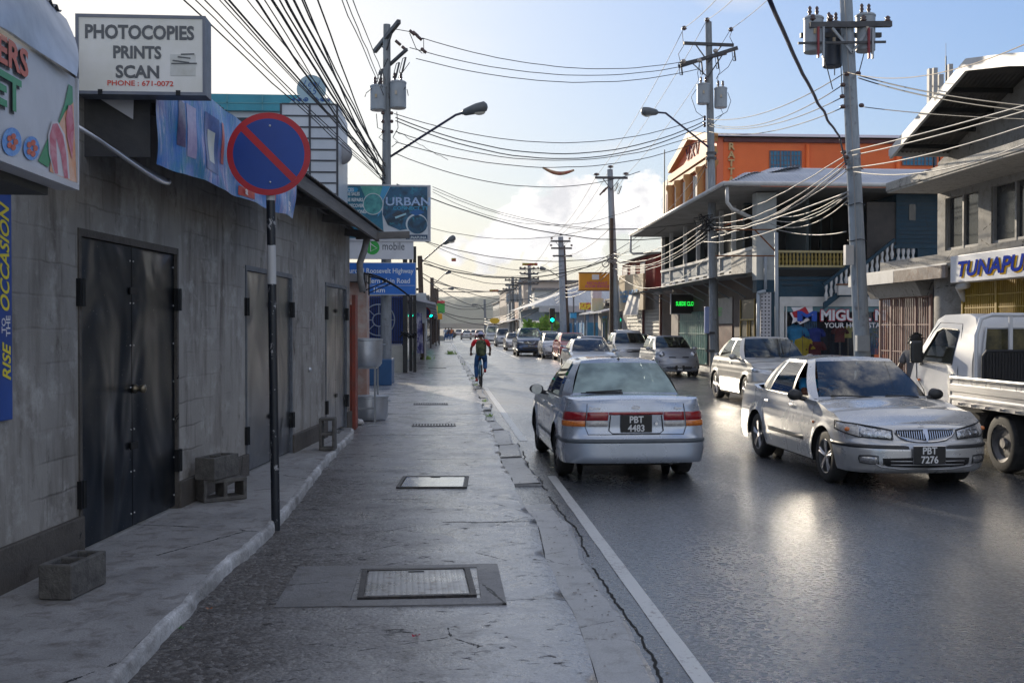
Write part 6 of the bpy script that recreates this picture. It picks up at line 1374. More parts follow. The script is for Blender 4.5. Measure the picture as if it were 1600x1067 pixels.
m=MB(o);m.box((11.1,22.2,.13),(11.2,25.04,2.84));m.build('doorway_dark',pm('dark_doorway',(.03,.035,.05),(.09,.10,.14),5,.4,stretch=(1,6,.3)),g1)
m=MB(o);m.tube([(10.5,20.4,2.5),(10.5,20.75,2.48),(10.62,20.85,2.36),(10.7,20.85,2.2)],.07,10);m.build('drain_pipe',M_wtrim,g1,smooth=True)
m=MB(o);m.box((XW,4,.13),(XW+.25,15.4,2.85));m.build('wall',M_grey_r,g1)
ts=thing('shop_sign','white fascia sign with slanted blue letters TUNAPUNA shadowed in yellow','sign',(10.0,18,2.53));o2=ts.location.copy()
m=MB(o2);m.box((10.0,14.2,2.53),(10.3,20.1,3.05));m.build('box',pm('fascia_white',(.66,.67,.70),(.6,.6,.63),2,.4),ts,bevel=.01)
m=MB(o2);side_text(m,'TUNAPUNA',.40,9.996,19.78,2.62,1.46,.035,'LEFT',.22,.004);m.build('lettering_shadow',flat('letter_yellow',(.75,.42,.02),.9,spec=.05),ts)
m=MB(o2);side_text(m,'TUNAPUNA',.40,9.986,19.83,2.645,1.46,.03,'LEFT',.22,.004);m.build('lettering',flat('letter_blue',(.01,.04,.36),.9,spec=.05),ts)
an=thing('antenna_mast','cluster of pale panel antennas on dark posts behind the gabled roof','antenna',(GY(1465,200,40).x,40,5));oa=an.location.copy()
m=MB(oa)
for px,y0_,y1_,w in((1454,107,175,4),(1462,106,165,6),(1471,116,160,7),(1486,100,150,6)):
 a=GY(px-w/2,y0_,40);c=GY(px+w/2,y1_,40);m.box((a.x,40,c.z),(c.x,40.2,a.z))
m.build('panels',pm('antenna_grey',(.3,.3,.31),(.4,.39,.38),4,.6),an);m=MB(oa)
for px,y0_,r_ in((1459,118,.03),(1478,88,.025),(1478,68,.008),(1468,130,.03),(1486,140,.03)):m.tube([GY(px,y0_,40.25),GY(px,330,40.25)],r_,6)
m.beam(GY(1452,135,40.25),GY(1490,135,40.25),.05,.05);m.beam(GY(1452,152,40.25),GY(1490,152,40.25),.05,.05);m.build('posts',M_hinge,an)
g2=thing('shop_building','dark blue two-storey building with verandah, curved corrugated roof and glass shopfront','building',(10,33,0));o=g2.location.copy()
YF=32.3
def q(px,py,y=YF):return GY(px,py,y)
b=MB(o);xR=19.0
xa=10.3;zfl=q(0,413).z;zfl0=zfl
b.box((xa,YF,2.62),(xR,YF+.3,zfl));b.box((xa,YF,0.13),(q(1222,0).x,YF+.3,2.62));b.box((q(1396,0).x,YF,.13),(xR,YF+.3,2.62))
b.box((xa,YF+.3,zfl-.12),(xR,YF+3,zfl));b.box((xa,YF+3.0,zfl),(xR,YF+3.2,5.9))
xr_=q(1352,0).x;b.box((q(1400,0).x,YF-.1,zfl),(xR,YF+3,5.85));b.build('wall',M_teal,g2)
m=MB(o)
for px0,py0,px1,py1 in((1216,437,1292,438),(1222,445,1270,446),(1216,420,1335,421)):a,c=q(px0,py0),q(px1,py1);m.box((a.x,YF-.02,c.z-.015),(c.x,YF-.002,a.z+.015))
for k in range(16):z=zfl+.12+k*.13;m.box((q(1401,0).x,YF-.112,z),(xR,YF-.102,z+.012))
m.build('board_lines',flat('teal_dark',(.004,.02,.035),.6),g2)
m=MB(o);a,c=q(1418,300+20),q(1428,345);m.box((a.x,YF-.12,c.z),(c.x,YF-.103,a.z));m.build('window',M_win,g2)
m=MB(o)
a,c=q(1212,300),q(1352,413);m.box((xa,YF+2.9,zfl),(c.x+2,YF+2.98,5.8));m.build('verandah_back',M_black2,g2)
m=MB(o);a,c=q(1354,316),q(1399,413);m.box((a.x,YF-.05,zfl),(c.x,YF+.0,a.z));m.build('dark_door',pm('door_dark',(.02,.018,.018),(.06,.05,.045),2,.6),g2)
m=MB(o);a,c=q(1222,362,YF+2.8),q(1232,382,YF+2.8);m.box((a.x,YF+2.85,c.z),(c.x,YF+2.89,a.z));m.build('back_window',pm('pale_window',(.3,.4,.36),(.2,.3,.28),4,.3),g2)
m=MB(o)
for k in range(5):x=q(1250+k*18,0).x+.6;m.box((x,YF+2.8,zfl),(x+.05,YF+2.88,5.4))
m.build('back_frames',flat('frame_teal',(.03,.06,.07),.5),g2)
m=MB(o);x0_,x1_=q(1216,0).x,q(1336,0).x;z0_,z1_=q(0,411).z,q(0,387).z
for z in(z0_,z1_):m.box((x0_,YF-.06,z-.04),(x1_,YF+.06,z+.03))
m.build('balcony_rail',pm('gold_rail',(.42,.36,.2),(.35,.28,.12),5,.5),g2);m=MB(o);nb_=21
for k in range(nb_):
 x=x0_+(x1_-x0_)*(k+.5)/nb_;h_=z1_-z0_-.07;m.lathe((x,YF,z0_+.03),[(.035,0),(.035,.05),(.055,.12),(.03,h_*.5),(.05,h_*.65),(.03,h_*.85),(.035,h_)],8,'z',cap=False)
m.build('balusters',pm('gold_baluster',(.33,.24,.05),(.22,.16,.04),6,.5),g2,smooth=True)
m=MB(o);m.box((x0_,YF-.03,z0_-.32),(x1_,YF+.02,z0_-.10));m.build('ledge_painted_shadow',M_black2,g2)  # black strip standing in for the shade below the balcony ledge
ca,cb_=q(1181,0).x,q(1212,0).x
m=MB(o);m.box((ca,YF-.15,zfl0-.4),(cb_,YF+.3,5.85));m.build('corner_column',pm('column_pale',(.40,.42,.42),(.28,.3,.3),2.5,.6),g2)
m=MB(o);m.box((ca+.01,YF-.14,2.75),(cb_-.01,YF+.29,zfl0-.4));m.build('corner_band',M_teal,g2)
def perfo():
 h=NH('perforated_panel');s1=h.M('LESS_THAN',h.M('ADD',h.M('POWER',h.M('SUBTRACT',h.M('FRACT',h.M('MULTIPLY',h.x,9.0)),.5),2.0),h.M('POWER',h.M('SUBTRACT',h.M('FRACT',h.M('MULTIPLY',h.z,9.0)),.5),2.0)),.06)
 return h.fin(h.mix(s1,(.45,.44,.46),(.05,.05,.06)),.6)
m=MB(o);m.box((q(1188,0).x,YF-.16,.13),(q(1204,0).x,YF-.1,2.75));m.build('perforated_panel',perfo(),g2)
m=MB(o);m.box((q(1204.5,0).x,YF-.1,.13),(xa,YF+.1,2.75));m.build('corner_band',M_teal,g2)
m=MB(o);p0,p1=q(1196,300),q(1196,452);m.tube([(q(1194,0).x,YF-.22,q(0,395).z),(q(1194,0).x,YF-.22,q(0,450).z)],.05,8);m.tube([(q(1194,0).x,YF-.22,q(0,452).z),(q(1182,0).x,YF-.22,q(0,456).z)],.06,8);m.tube([(q(1183,0).x,YF-.2,q(0,456).z),(q(1183,0).x,YF-.2,.2)],.055,8);m.build('downpipe',pm('pipe_pale',(.35,.4,.45),(.3,.33,.36),4,.5),g2,smooth=True)
m=MB(o);a,c=q(1217,470),q(1396,590);a.z=2.618;fz=q(0,477).z
m.box((a.x,YF-.1,fz),(c.x,YF+.02,a.z));m.box((a.x,YF-.1,.13),(a.x+.14,YF+.02,fz));m.box((q(1228,0).x,YF-.09,.13),(q(1230,0).x,YF+.02,fz));m.build('shopfront_frame',M_wtrim,g2)
m=MB(o);m.box((a.x+.1,YF+.03,.13),(c.x,YF+.04,fz));m.build('shopfront_glass',glass_mat('shop_glass',(.93,.94,.95),1.35,.03),g2)
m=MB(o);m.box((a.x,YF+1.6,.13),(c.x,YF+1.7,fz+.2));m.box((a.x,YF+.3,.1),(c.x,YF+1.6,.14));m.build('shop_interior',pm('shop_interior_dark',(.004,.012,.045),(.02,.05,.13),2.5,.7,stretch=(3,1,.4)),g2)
m=MB(o)
for k in range(14):x=q(1362+k*2.6,0).x;m.box((x,YF+.2,.8),(x+.03,YF+.23,fz))
for k in range(8):x=q(1262+k*2.6,0).x;m.box((x,YF+.2,1.2),(x+.03,YF+.23,fz))
m.build('blinds',pm('blind_blue',(.03,.10,.30),(.06,.25,.4),3,.6),g2)
m=MB(o);hz=q(0,477).z;m.box((a.x+.14,YF-.06,q(0,486).z),(c.x,YF-.02,hz));m.build('transom',pm('transom_teal',(.05,.14,.17),(.12,.24,.28),3,.4),g2)
k_=YF/F
ls=thing('shop_sign','shopfront lettering with a red and white star emblem with a blue M','sign',(q(1290,500).x,YF-.03,q(0,500).z));ol=ls.location.copy()
def ft(mm,txt,px,py,h,w,l,align='LEFT',bold=.03):s=h*k_/.72;mm.text(txt,s,(q(px,py).x,YF-l,q(px,py).z),(1,0,0),(0,0,1),.006,s*bold,align,xs=w*k_/(len(txt)*s*.62))
m=MB(ol);ft(m,'MIGUEL M',1280,500.5,17,118,.066,bold=.075);m.build('lettering_edge',flat('edge_pinkred',(.5,.03,.07),.4),ls)
m=MB(ol);ft(m,'MIGUEL M',1280.5,500.2,16.4,117,.08,bold=.035);ft(m,'YOUR HOME START',1287,512,8.0,108,.07,bold=.015);m.build('lettering',flat('sign_letter_white',(.78,.78,.82),.4),ls)
def starp(cx_,cy_,r0,r1,n_,ph,sx=1.25):return[(cx_+sx*(r0 if k%2==0 else r1)*math.cos(ph+k*PI/n_),cy_+(r0 if k%2==0 else r1)*math.sin(ph+k*PI/n_))for k in range(2*n_)]
def fp(pts,mat,l,nm):m=MB(ol);m.prism([(q(x,y).x,YF-l,q(x,y).z)for x,y in pts],(0,.008,0));m.build(nm,mat,ls)
star=[(1235,480),(1248,480),(1268,477),(1269,488),(1273,497),(1262,501),(1249,507),(1244,502),(1236,506),(1238,498),(1233,489),(1239,487)]
fp(star,flat('star_white',(.78,.75,.78),.4),.07,'star');fp([(1236,488),(1248,484),(1257,479),(1262,488),(1270,495),(1258,497),(1249,504),(1246,497),(1240,496)],flat('star_red',(.45,.01,.03),.4),.08,'star_red')
m=MB(ol);ft(m,'M',1243,501,15,27,.095,'LEFT',.05);m.build('emblem_letter',flat('emblem_blue',(.01,.08,.45),.4),ls)
def torso(px,py,w,col,lab):
 p=q(px,py);t=thing('mannequin',lab,'mannequin',(p.x,YF+.26,p.z));s=w*k_/2;m=MB()
 pr=[(-.35,-.62),(-.36,-.3),(-.42,.05),(-.5,.3),(-.36,.46),(-.14,.55)]
 def sec(z):return sinterp([(-.62*2*s,s*.70),(-.2*s,s*.66),(.35*s,s*.86),(.62*s,s*.80),(.80*s,s*.45),(.9*s,s*.26),(1.0*s,s*.22)],z)
 z0_=-1.25*s;m.grid(lambda u,v:(sec(z0_+(2.2*s)*v)*math.cos(2*PI*u),sec(z0_+2.2*s*v)*.45*math.sin(2*PI*u),z0_+2.2*s*v),20,14);m.build('shirt',col,t,smooth=True,merge=.001)
 for sx in(-1,1):m=MB();m.tube([(sx*s*.66,0,s*.60),(sx*s*.95,-.01,s*.2),(sx*s*1.0,-.02,-s*.15)],[s*.24,s*.26,s*.27],10);m.build('sleeve',col,t,smooth=True)
 m=MB();m.tube([(0,0,s*.85),(0,0,s*1.2)],[s*.2,s*.19],10);m.build('neck',M_black2,t,smooth=True);m=MB();m.tube([(0,0,-1.2*s),(0,0,.14-p.z)],.03,8);m.build('stand',M_steelw,t)
torso(1247,523,37,pm('shirt_sky',(.03,.32,.62),(.02,.25,.5),8,.7),'mannequin in a sky-blue polo shirt in the shop window')
torso(1277,524,30,pm('shirt_navy',(.01,.04,.33),(.01,.03,.25),8,.7),'mannequin in a royal blue shirt in the shop window')
torso(1255,543,40,pm('shirt_yellow',(.62,.46,.02),(.5,.36,.02),8,.7),'mannequin in a mustard yellow shirt in the shop window')
torso(1277,545,32,pm('shirt_maroon',(.14,.01,.02),(.1,.01,.02),8,.7),'mannequin in a dark maroon shirt in the shop window')
torso(1317,520,24,pm('shirt_maroon2',(.16,.02,.03),(.1,.03,.03),8,.7),'mannequin in a red-brown outfit right of the shop lettering')
torso(1330,517,18,pm('shirt_pale_yellow',(.5,.45,.12),(.4,.36,.1),8,.7),'small mannequin in a pale yellow top at the back of the window')
pl_=thing('potted_plant','leafy green plant standing in the shop window beside the utility pole','plant',(q(1372,560).x,YF+.4,.14));m=MB();rr=random.Random(5)
leaves(m,(0,0,1.35),(.36,.2,.55),260,.17,rr);m.build('foliage',M_leaf,pl_);m=MB();m.tube([(0,0,.3),(.03,0,1.5)],.03,6);m.build('stem',M_stem,pl_);m=MB();m.lathe((0,0,0),[(.16,0),(.22,.32),(.2,.34)],14,'z');m.build('pot',flat('pot_terracotta',(.3,.12,.06),.8),pl_)
stc=thing('staircase','dark blue outside staircase with white turned balusters beside the blue wall','stairs',(q(1340,450).x,YF-.6,2.6));os2=stc.location.copy();yS2=YF-.5
for(A_,B2)in(((1288,473),(1335,436)),((1352,440),(1399,402))):
 a,c=GY(A_[0],A_[1],yS2),GY(B2[0],B2[1],yS2);m=MB(os2);m.prism([a,c,c+Vector((0,0,-.2)),a+Vector((0,0,-.2))],(0,.12,0));h_=.55
 m.beam(a+Vector((0,.06,h_)),c+Vector((0,.06,h_)),.10,.09);m.build('stringer',M_teal,stc);m=MB(os2);n_=6
 for k in range(n_):p=L3(a,c,(k+.5)/n_)+Vector((0,.06,0));m.lathe(p,[(.04,0),(.04,.06),(.065,.16),(.03,.3),(.05,.42),(.04,.52)],8,'z',cap=False)
 m.build('balusters',pm('baluster_white',(.6,.6,.6),(.5,.5,.5),4,.5),stc,smooth=True)
a,c=GY(1399,388,yS2),GY(1434,413,yS2);m=MB(os2);m.box((a.x,yS2,c.z-.35),(c.x+1.2,yS2+.12,c.z));m.box((a.x-.05,yS2-.02,a.z),(c.x+1.2,yS2+.14,a.z+.1));m.box((c.x,yS2,c.z),(c.x+1.2,yS2+.12,a.z));m.build('landing_wall',M_teal,stc)
m=MB(os2)
for k in range(4):x=a.x+.12+k*(c.x-a.x-.15)/3.6;hh=a.z-c.z;m.lathe((x,yS2+.06,c.z),[(.05,0),(.05,.05),(.075,hh*.3),(.03,hh*.55),(.06,hh*.8),(.05,hh)],8,'z',cap=False)
m.build('balusters',MATS['baluster_white'],stc,smooth=True)
mb=thing('meter_box','rust-topped white meter box on the blue wall beside the tall pole','box',GY(1322,452,YF-.62));m=MB();m.box((-.24,0,-.18),(.22,.2,.13));m.build('cabinet',M_wtrim,mb,bevel=.01);m=MB();m.box((-.27,-.03,.131),(.25,.22,.17));m.build('lid',pm('rust',(.25,.09,.03),(.14,.06,.03),8,.9),mb)
EX,EYf,EZ=GY(1130,287,31.3).x,31.3,GY(1130,287,31.3).z
M_roofp=pm('pale_corrugated',(.46,.48,.52),(.38,.40,.45),1.2,.45,metal=.2)
m=MB(o);xE=20.0;yE2=47.0
def rf1(u,v):
 x=EX+(xE-EX)*u;run=min(3.4,(x-EX)*1.2)*v;z=EZ+.06+sinterp([(0,0),(1.5,.5),(3.4,.95)],run);return(x,EYf+run,z+.012*math.sin(2*PI*x/.11))
m.grid(rf1,520,6)
def rf2(u,v):
 y=EYf+(yE2-EYf)*u;run=min(3.4,(y-EYf)*1.2)*v;return(EX+run,y,EZ+.06-.01*(y-EYf)+sinterp([(0,0),(1.5,.5),(3.4,.95)],run)+.012*math.sin(2*PI*y/.11))
m.grid(rf2,500,4);m.build('roof',M_roofp,g2,smooth=True)
m=MB(o);m.box((EX+.05,EYf+.05,EZ-.10),(xE,YF+3.2,EZ-.07));m.prism([(EX+.05,YF+3.2,EZ-.1),(11.5,YF+3.2,EZ-.1),(11.5,yE2,EZ-.26),(EX+.05,yE2,EZ-.26)],(0,0,.03));m.build('soffit',M_soff,g2)
m=MB(o);m.tube([(EX,EYf-.02,EZ),(xE,EYf-.02,EZ)],.07,8);m.tube([(EX,EYf,EZ),(EX,yE2,EZ-.16)],.07,8);m.tube([(EX+.15,EYf+.1,EZ-.05),(EX+.15,EYf+.1,EZ-.55),(EX+.35,EYf+.3,EZ-.72),(ca-.05,YF-.2,EZ-1.0)],.06,8);m.tube([(EX,yE2-.1,EZ-.2),(EX,yE2-.1,EZ-.95),(EX+.1,yE2-.1,EZ-1.02),(9.8,yE2-.1,EZ-.98)],.05,8);m.build('gutter',M_wtrim,g2,smooth=True)
wg=thing('balcony_building','long grey balcony wing over shuttered shops, right of the street','building',(9.9,40,0));o=wg.location.copy();XF=9.9;y0w,y1w=YF+.3,47.0
m=MB(o);m.box((XF,y0w,3.46),(XF+.3,y1w,3.66));m.box((XF+.3,y0w,3.46),(XF+2,y1w,3.52));m.build('balcony_floor',M_wtrim,wg)
m=MB(o)
for k in range(11):y=34.0+k*1.2;m.box((XF-.004,y,3.52),(XF+.003,y+.55,3.59))
m.build('vent_slots',M_black2,wg)
m=MB(o);m.box((XF+.06,y0w+2.8,3.67),(XF+.12,y1w,4.12));m.build('balcony_panels',concrete_material('patterned_panel',(.22,.25,.28),(.32,.35,.38),(.08,.09,.1),(.6,.8),.001,24,.5,.3),wg)
m=MB(o);m.box((XF-.02,y0w,3.3),(XF+.02,y0w+2.8,4.12));m.build('side_panel',M_fasc,wg)
m=MB(o);m.box((XF-.04,y0w,4.13),(XF+.16,y1w,4.24));m.build('handrail',M_wtrim,wg)
for y in(33.2+2.2,37.0,38.6,40.4,42.6,45.2,46.9):
 m=MB(o);m.box((XF-.01,y-.06,3.67),(XF+.13,y+.06,5.82));m.build('post',M_wtrim,wg)
m=MB(o);m.box((XF+1.6,y0w,3.53),(XF+1.7,y1w,5.8));m.box((XF+.1,y1w,3.5),(XF+1.7,y1w+.12,5.8));m.box((XF+.1,y0w,5.2),(XF+.3,y0w+.1,5.8));m.build('balcony_back',pm('back_teal',(.012,.025,.03),(.03,.05,.055),1.5,.6),wg)
for y in(34.5,37.8,41,44):m=MB(o);m.box((XF+1.56,y,3.9),(XF+1.595,y+1.4,5.2));m.build('window',M_win,wg)
m=MB(o);m.quad((8.85,y0w,3.30),(8.85,y1w+2.6,3.24),(XF+.3,y1w+2.6,3.44),(XF+.3,y0w,3.44))
for k in range(9):y=y0w+1+k*1.9;m.beam((8.9,y,3.26),(XF+.5,y,3.40),.05,.06);m.beam((9.3,y,3.28),(XF+.5,y,2.7),.04,.04)
m.build('canopy',pm('canopy_sheet_grey',(.32,.35,.38),(.22,.25,.28),2,.5,metal=.3),wg)
m=MB(o);m.box((XF+.5,y0w,.13),(XF+.75,y1w,3.46));m.build('wall',pm('dark_shop_wall',(.05,.035,.035),(.10,.07,.06),.8,.7),wg)
def front(y0,y1,z0,z1,mat,nm,x=XF+.49):mm=MB(o);mm.box((x-.03,y0,z0),(x,y1,z1));return mm.build(nm,mat,wg)
front(34.2,35.9,.2,2.6,pm('dark_olive_door',(.02,.02,.012),(.06,.05,.02),3,.4),'shop_door')
m=MB(o)
for y in(34.2,34.75,35.0,35.85):m.box((XF+.42,y,.2),(XF+.455,y+.05,2.62 if y in(34.2,35.85)else 1.9))
m.box((XF+.42,34.25,1.9),(XF+.45,35.85,1.95));m.build('door_frame',pm('door_gold',(.4,.28,.06),(.3,.2,.05),5,.4),wg)
front(37.0,40.2,.2,1.75,pm('dark_red_door',(.07,.02,.018),(.12,.04,.03),3,.5),'shop_door');front(37.0,40.2,1.8,2.75,pm('pale_sign_wall',(.3,.28,.28),(.2,.2,.2),3,.5),'shop_sign_board')
m=MB(o);side_text(m,'CLOSET',.42,XF+.455,38.9,2.1,.8,.02);m.build('lettering',pm('sign_green',(.02,.5,.06),(.02,.42,.05),5,.4),wg)
front(40.6,45.2,.2,2.3,pm('teal_shop',(.02,.12,.13),(.10,.22,.2),2.5,.3),'shop_window');front(45.6,47,.2,2.6,pm('pale_pillar',(.35,.3,.26),(.22,.2,.18),3,.7),'pillar')
m=MB(o)
for k in range(13):y=40.7+k*.36;m.box((XF+.40,y,.2),(XF+.43,y+.03,2.28))
for z in(.8,1.4,1.9):m.box((XF+.39,40.6,z),(XF+.42,45.2,z+.03))
m.build('window_bars',pm('bars_teal',(.2,.35,.3),(.3,.4,.35),3,.5),wg)
le=thing('led_sign','black LED sign reading SUEDE CLOSET in green under the canopy','sign',(GY(1073,490,43).x,43,2.2));oe=le.location.copy();a,c=GY(1048,459,43),GY(1100,491,43)
m=MB(oe);m.box((a.x,43,c.z),(c.x,43.12,a.z));m.build('box',M_chrome and pm('led_frame',(.4,.38,.42),(.3,.3,.32),3,.5),le);m=MB(oe);m.box((a.x+.035,42.985,c.z+.035),(c.x-.035,42.999,a.z-.035));m.build('screen',flat('led_black',(.004,.004,.006),.3),le)
m=MB(oe);s=.24;m.text('SUEDE CLOSET',s,((a.x+c.x)/2,42.98,(a.z+c.z)/2-.07),(1,0,0),(0,0,1),.004,.006,xs=.60);m.build('lettering',pm('led_green',(.0,.35,.03),(.0,.25,.02),5,.4,emit=(.02,.9,.08),estr=.5),le)
og=thing('orange_building','bright orange three-storey building with RATTA lettering and a classical gable front','building',(12.3,46.5,0));o=og.location.copy();YO=46.5;XO=12.3
zt2=GY(1125,215,YO).z;yG=55.4;yP_=51.0;zP=11.1
M_or=pm('orange_paint',(.85,.15,.03),(.95,.19,.04),.7,.6,bump=.15,bscale=20)
m=MB(o);m.box((XO+.3,YO,0),(28,YO+9,zt2));m.build('wall',M_or,og)
m=MB(o);m.prism([(XO,YO,0),(XO,yG,0),(XO,yG,zt2-.1),(XO,yP_,zP),(XO,YO,zt2+.0)],(.29,0,0));m.build('front_wall',pm('salmon_paint',(.72,.16,.07),(.66,.15,.06),.8,.6),og)
M_och=pm('ochre_moulding',(.55,.27,.09),(.48,.22,.07),2,.6)
m=MB(o)
def fr_(y,z,x=XO-.12):return Vector((x,y,z))
m.beam(fr_(YO-.1,zt2-.02),fr_(yP_,zP-.02),.3,.36);m.beam(fr_(yP_,zP-.02),fr_(yG+.1,zt2-.12),.3,.36);m.beam(fr_(YO,zt2-.55),fr_(yG,zt2-.62),.34,.34);m.beam(fr_(YO,zt2-.9),fr_(yG,zt2-.95),.2,.18);m.build('mouldings',M_och,og)
ycols=[YO+.25,48.7,51.2,53.3,yG-.2]
for y in ycols:m=MB(o);m.lathe((XO-.12,y,5.5),[(.34,0),(.34,.3),(.24,.36),(.22,zt2-5.5-1.35),(.32,zt2-5.5-1.2),(.32,zt2-5.5-1.0)],14,'z');m.build('pilaster',M_och,og,smooth=True,angle=50)
for a_,c_ in zip(ycols,ycols[1:]):
 m=MB(o);n_=4
 for k in range(n_):y=a_+.35+(c_-a_-.7)*k/n_;m.box((XO-.06,y,6.0),(XO-.02,y+(c_-a_-.7)/n_*.72,zt2-1.15))
 m.build('shutter',pm('shutter_cream',(.62,.58,.52),(.55,.5,.45),3,.6),og);m=MB(o);m.box((XO-.018,a_+.3,6.0),(XO-.004,c_-.3,zt2-1.15));m.build('shutter_recess',pm('plum',(.12,.02,.06),(.16,.03,.08),3,.7),og)
m=MB(o);side_text(m,'VXV',.95,XO-.02,yP_,zt2-.2,1.5,.0,depth=.03);m.build('lettering',pm('plum',(.12,.02,.06),(.16,.03,.08),3,.7),og)
m=MB(o);a,c=GY(1126,216,YO),GY(1126,222,YO);m.box((XO+.3,YO-.12,c.z),(28,YO-.003,a.z));m.build('fascia',pm('maroon_fascia',(.08,.012,.02),(.11,.02,.03),3,.5),og)
m=MB(o);m.quad((XO-.2,YO-.3,zt2+.02),(28,YO-.3,zt2+.02),(28,yP_,zP+.12),(XO-.2,yP_,zP+.12));m.quad((XO-.2,yG+.3,zt2-.1),(28,yG+.3,zt2-.1),(28,yP_,zP+.12),(XO-.2,yP_,zP+.12));m.build('roof',pm('pale_pink_roof',(.45,.38,.4),(.38,.33,.35),1.5,.5),og)
for i,ch in enumerate('RATTAN'):
 m=MB(o);p=GY(1142,234.5+i*13.1,YO);m.text(ch,11*YO/F/.72,(p.x,YO-.003,p.z),(1,0,0),(0,0,1),.12,.012);m.build('lettering',pm('ochre_letter',(.62,.42,.2),(.55,.36,.16),2,.7),og)
for px0,px1,py0,py1 in((1203,1251,236,266),(1410,1462,232,259)):
 a,c=GY(px0,py0,YO),GY(px1,py1,YO);m=MB(o);m.box((a.x,YO-.03,c.z),(c.x,YO-.004,a.z));w=m.build('window',pm('blue_glass',(.0,.13,.27),(.02,.24,.42),2.5,.45),og);m=MB(o)
 for k in range(10):x=a.x+(c.x-a.x)*k/9;th=.035 if k%3==0 else .012;m.box((x-th,YO-.05,c.z),(x+th,YO-.031,a.z))
 for k in range(5):z=c.z+(a.z-c.z)*k/4;m.box((a.x,YO-.056,z-.012),(c.x,YO-.051,z+.012))
 m.build('frame',pm('frame_red_brown',(.2,.12,.12),(.16,.1,.1),4,.5),w)
for px in(1262,1403):m=MB(o);x=GY(px,0,YO).x;m.tube([(x,YO-.07,3),(x,YO-.07,zt2-.3)],.1,8);m.build('downpipe',M_or,og,smooth=True)
lw=thing('balcony_tower','narrow cream side tower with a maroon shutter beside the orange gable','building',(12.0,57,0));ot2=lw.location.copy();m=MB(ot2);m.box((12.4,55.9,0),(15,58.5,GX(1052,275,12.4).z));m.build('wall',pm('cream_wall',(.5,.4,.32),(.42,.34,.28),2,.6),lw)
m=MB(ot2);m.box((12.36,56.3,7.0),(12.395,57.4,9.0));m.build('shutter',MATS['plum'],lw);m=MB(ot2);m.tube([(12.3,57.6,6),(12.3,57.6,11.5)],.03,6);m.build('mast',M_hinge,lw)
rd=thing('red_building','small red corrugated upper storey with white louvres over a grey shuttered shop','building',(10.3,55,0));o=rd.location.copy()
M_red=pm('red_sheet',(.33,.03,.022),(.25,.025,.02),1.5,.5,bump=.2)
m=MB(o);m.box((10.3,50.3,3.5),(14,59.5,5.25));m.build('upper_wall',M_red,rd)
m=MB(o)
for k in range(46):y=50.4+k*.2;m.box((10.27,y,3.5),(10.299,y+.06,5.2))
m.build('ribs',M_red,rd)
for y0_,y1_ in((57.6,59),(55.2,56.6),(52.6,53.8)):m=MB(o);m.box((10.22,y0_,4.2),(10.265,y1_,5.0));m.build('louvre',pm('louvre_white',(.55,.52,.5),(.45,.42,.4),6,.5,stretch=(1,1,8)),rd)
m=MB(o);m.quad((9.9,49.7,5.2),(9.9,60,5.3),(14,60,5.9),(14,49.7,5.8));m.build('roof',M_roofp,rd)
m=MB(o);m.box((10.3,48.6,0),(13.9,59.4,3.49));m.build('wall',pm('grey_block_wall',(.16,.15,.14),(.24,.22,.2),1.5,.8),rd)
for y0_,y1_ in((49.2,52.6),(53.4,58)):
 m=MB(o);m.grid(lambda u,v:(10.28-.015*abs(math.sin(v*40)),y0_+(y1_-y0_)*u,.15+2.4*v),1,160);m.build('roller_shutter',pm('shutter_grey',(.2,.2,.19),(.3,.29,.27),1,.5,metal=.3),rd)
m=MB(o);m.box((10.2,48.75,0),(10.3,48.95,3.2));m.box((10.2,53,0),(10.3,53.2,3.2));m.build('post',pm('maroon_post',(.12,.02,.02),(.08,.02,.02),3,.6),rd)
fs=thing('shop_sign','large cream sign board with blue letters FRESH MEAT under the red storey','sign',(9.3,54,2.4));o2=fs.location.copy()
A_=GY(967,431,56.5);A2=GY(968,486,56.5);B2_=GY(1005,427,50.5);B3=GY(1005,484,50.5)
m=MB(o2);m.prism([A_,B2_,B3,A2],(.12,.08,0));m.build('board',pm('cream_board',(.62,.5,.32),(.55,.42,.26),2,.5),fs)
rt_=(B3-A2).normalized();up_=(A_-A2).normalized();m=MB(o2);m.text('FRESH MEAT',.85,A2+rt_*.35+up_*.45-rt_.cross(up_)*-.02,rt_,up_,.02,.02,'LEFT',.15,.95);m.build('lettering',pm('letter_lightblue',(.05,.3,.6),(.05,.25,.5),3,.5),fs)
tp=thing('tarpaulin','pale tarpaulin hanging down from the far end of the canopy edge','tarpaulin',(9.0,49,2.5));o2=tp.location.copy()
P0,P1,P2,P3=GY(982,461,49.5),GY(1001,457,48.2),GY(996,492,47.6),GY(974,492,48.6)
m=MB(o2);m.grid(lambda u,v:L3(L3(P0,P1,u),L3(P3,P2,u),v)+Vector((0,.06*math.sin(u*15+v*3),0)),24,8);m.build('cloth',pm('tarp_cream',(.6,.55,.48),(.5,.45,.4),3,.7),tp,smooth=True)
def boxsign(px0,py0,px1,py1,y,mat,label,d=.25,name='shop_sign',post=None):
 a,c=GY(px0,py0,y),GY(px1,py1,y);t=thing(name,label,'sign',((a.x+c.x)/2,y,c.z));ob_=t.location.copy();m=MB(ob_);m.box((a.x,y,c.z),(c.x,y+d,a.z));m.build('box',mat,t)
 if post:m=MB(ob_);m.tube([(GY(post,0,y).x,y+d/2,0),(GY(post,0,y).x,y+d/2,c.z)],.06,6);m.build('post',M_steelw,t)
 return t,a,c
t,a,c=boxsign(905,427,956,453,60,pm('sign_orange',(.75,.34,.015),(.65,.27,.01),1.5,.5),'orange box sign reading RESTAURANT ROOM SERVICE in pink beside the utility pole')
ob_=t.location.copy();m=MB(ob_)
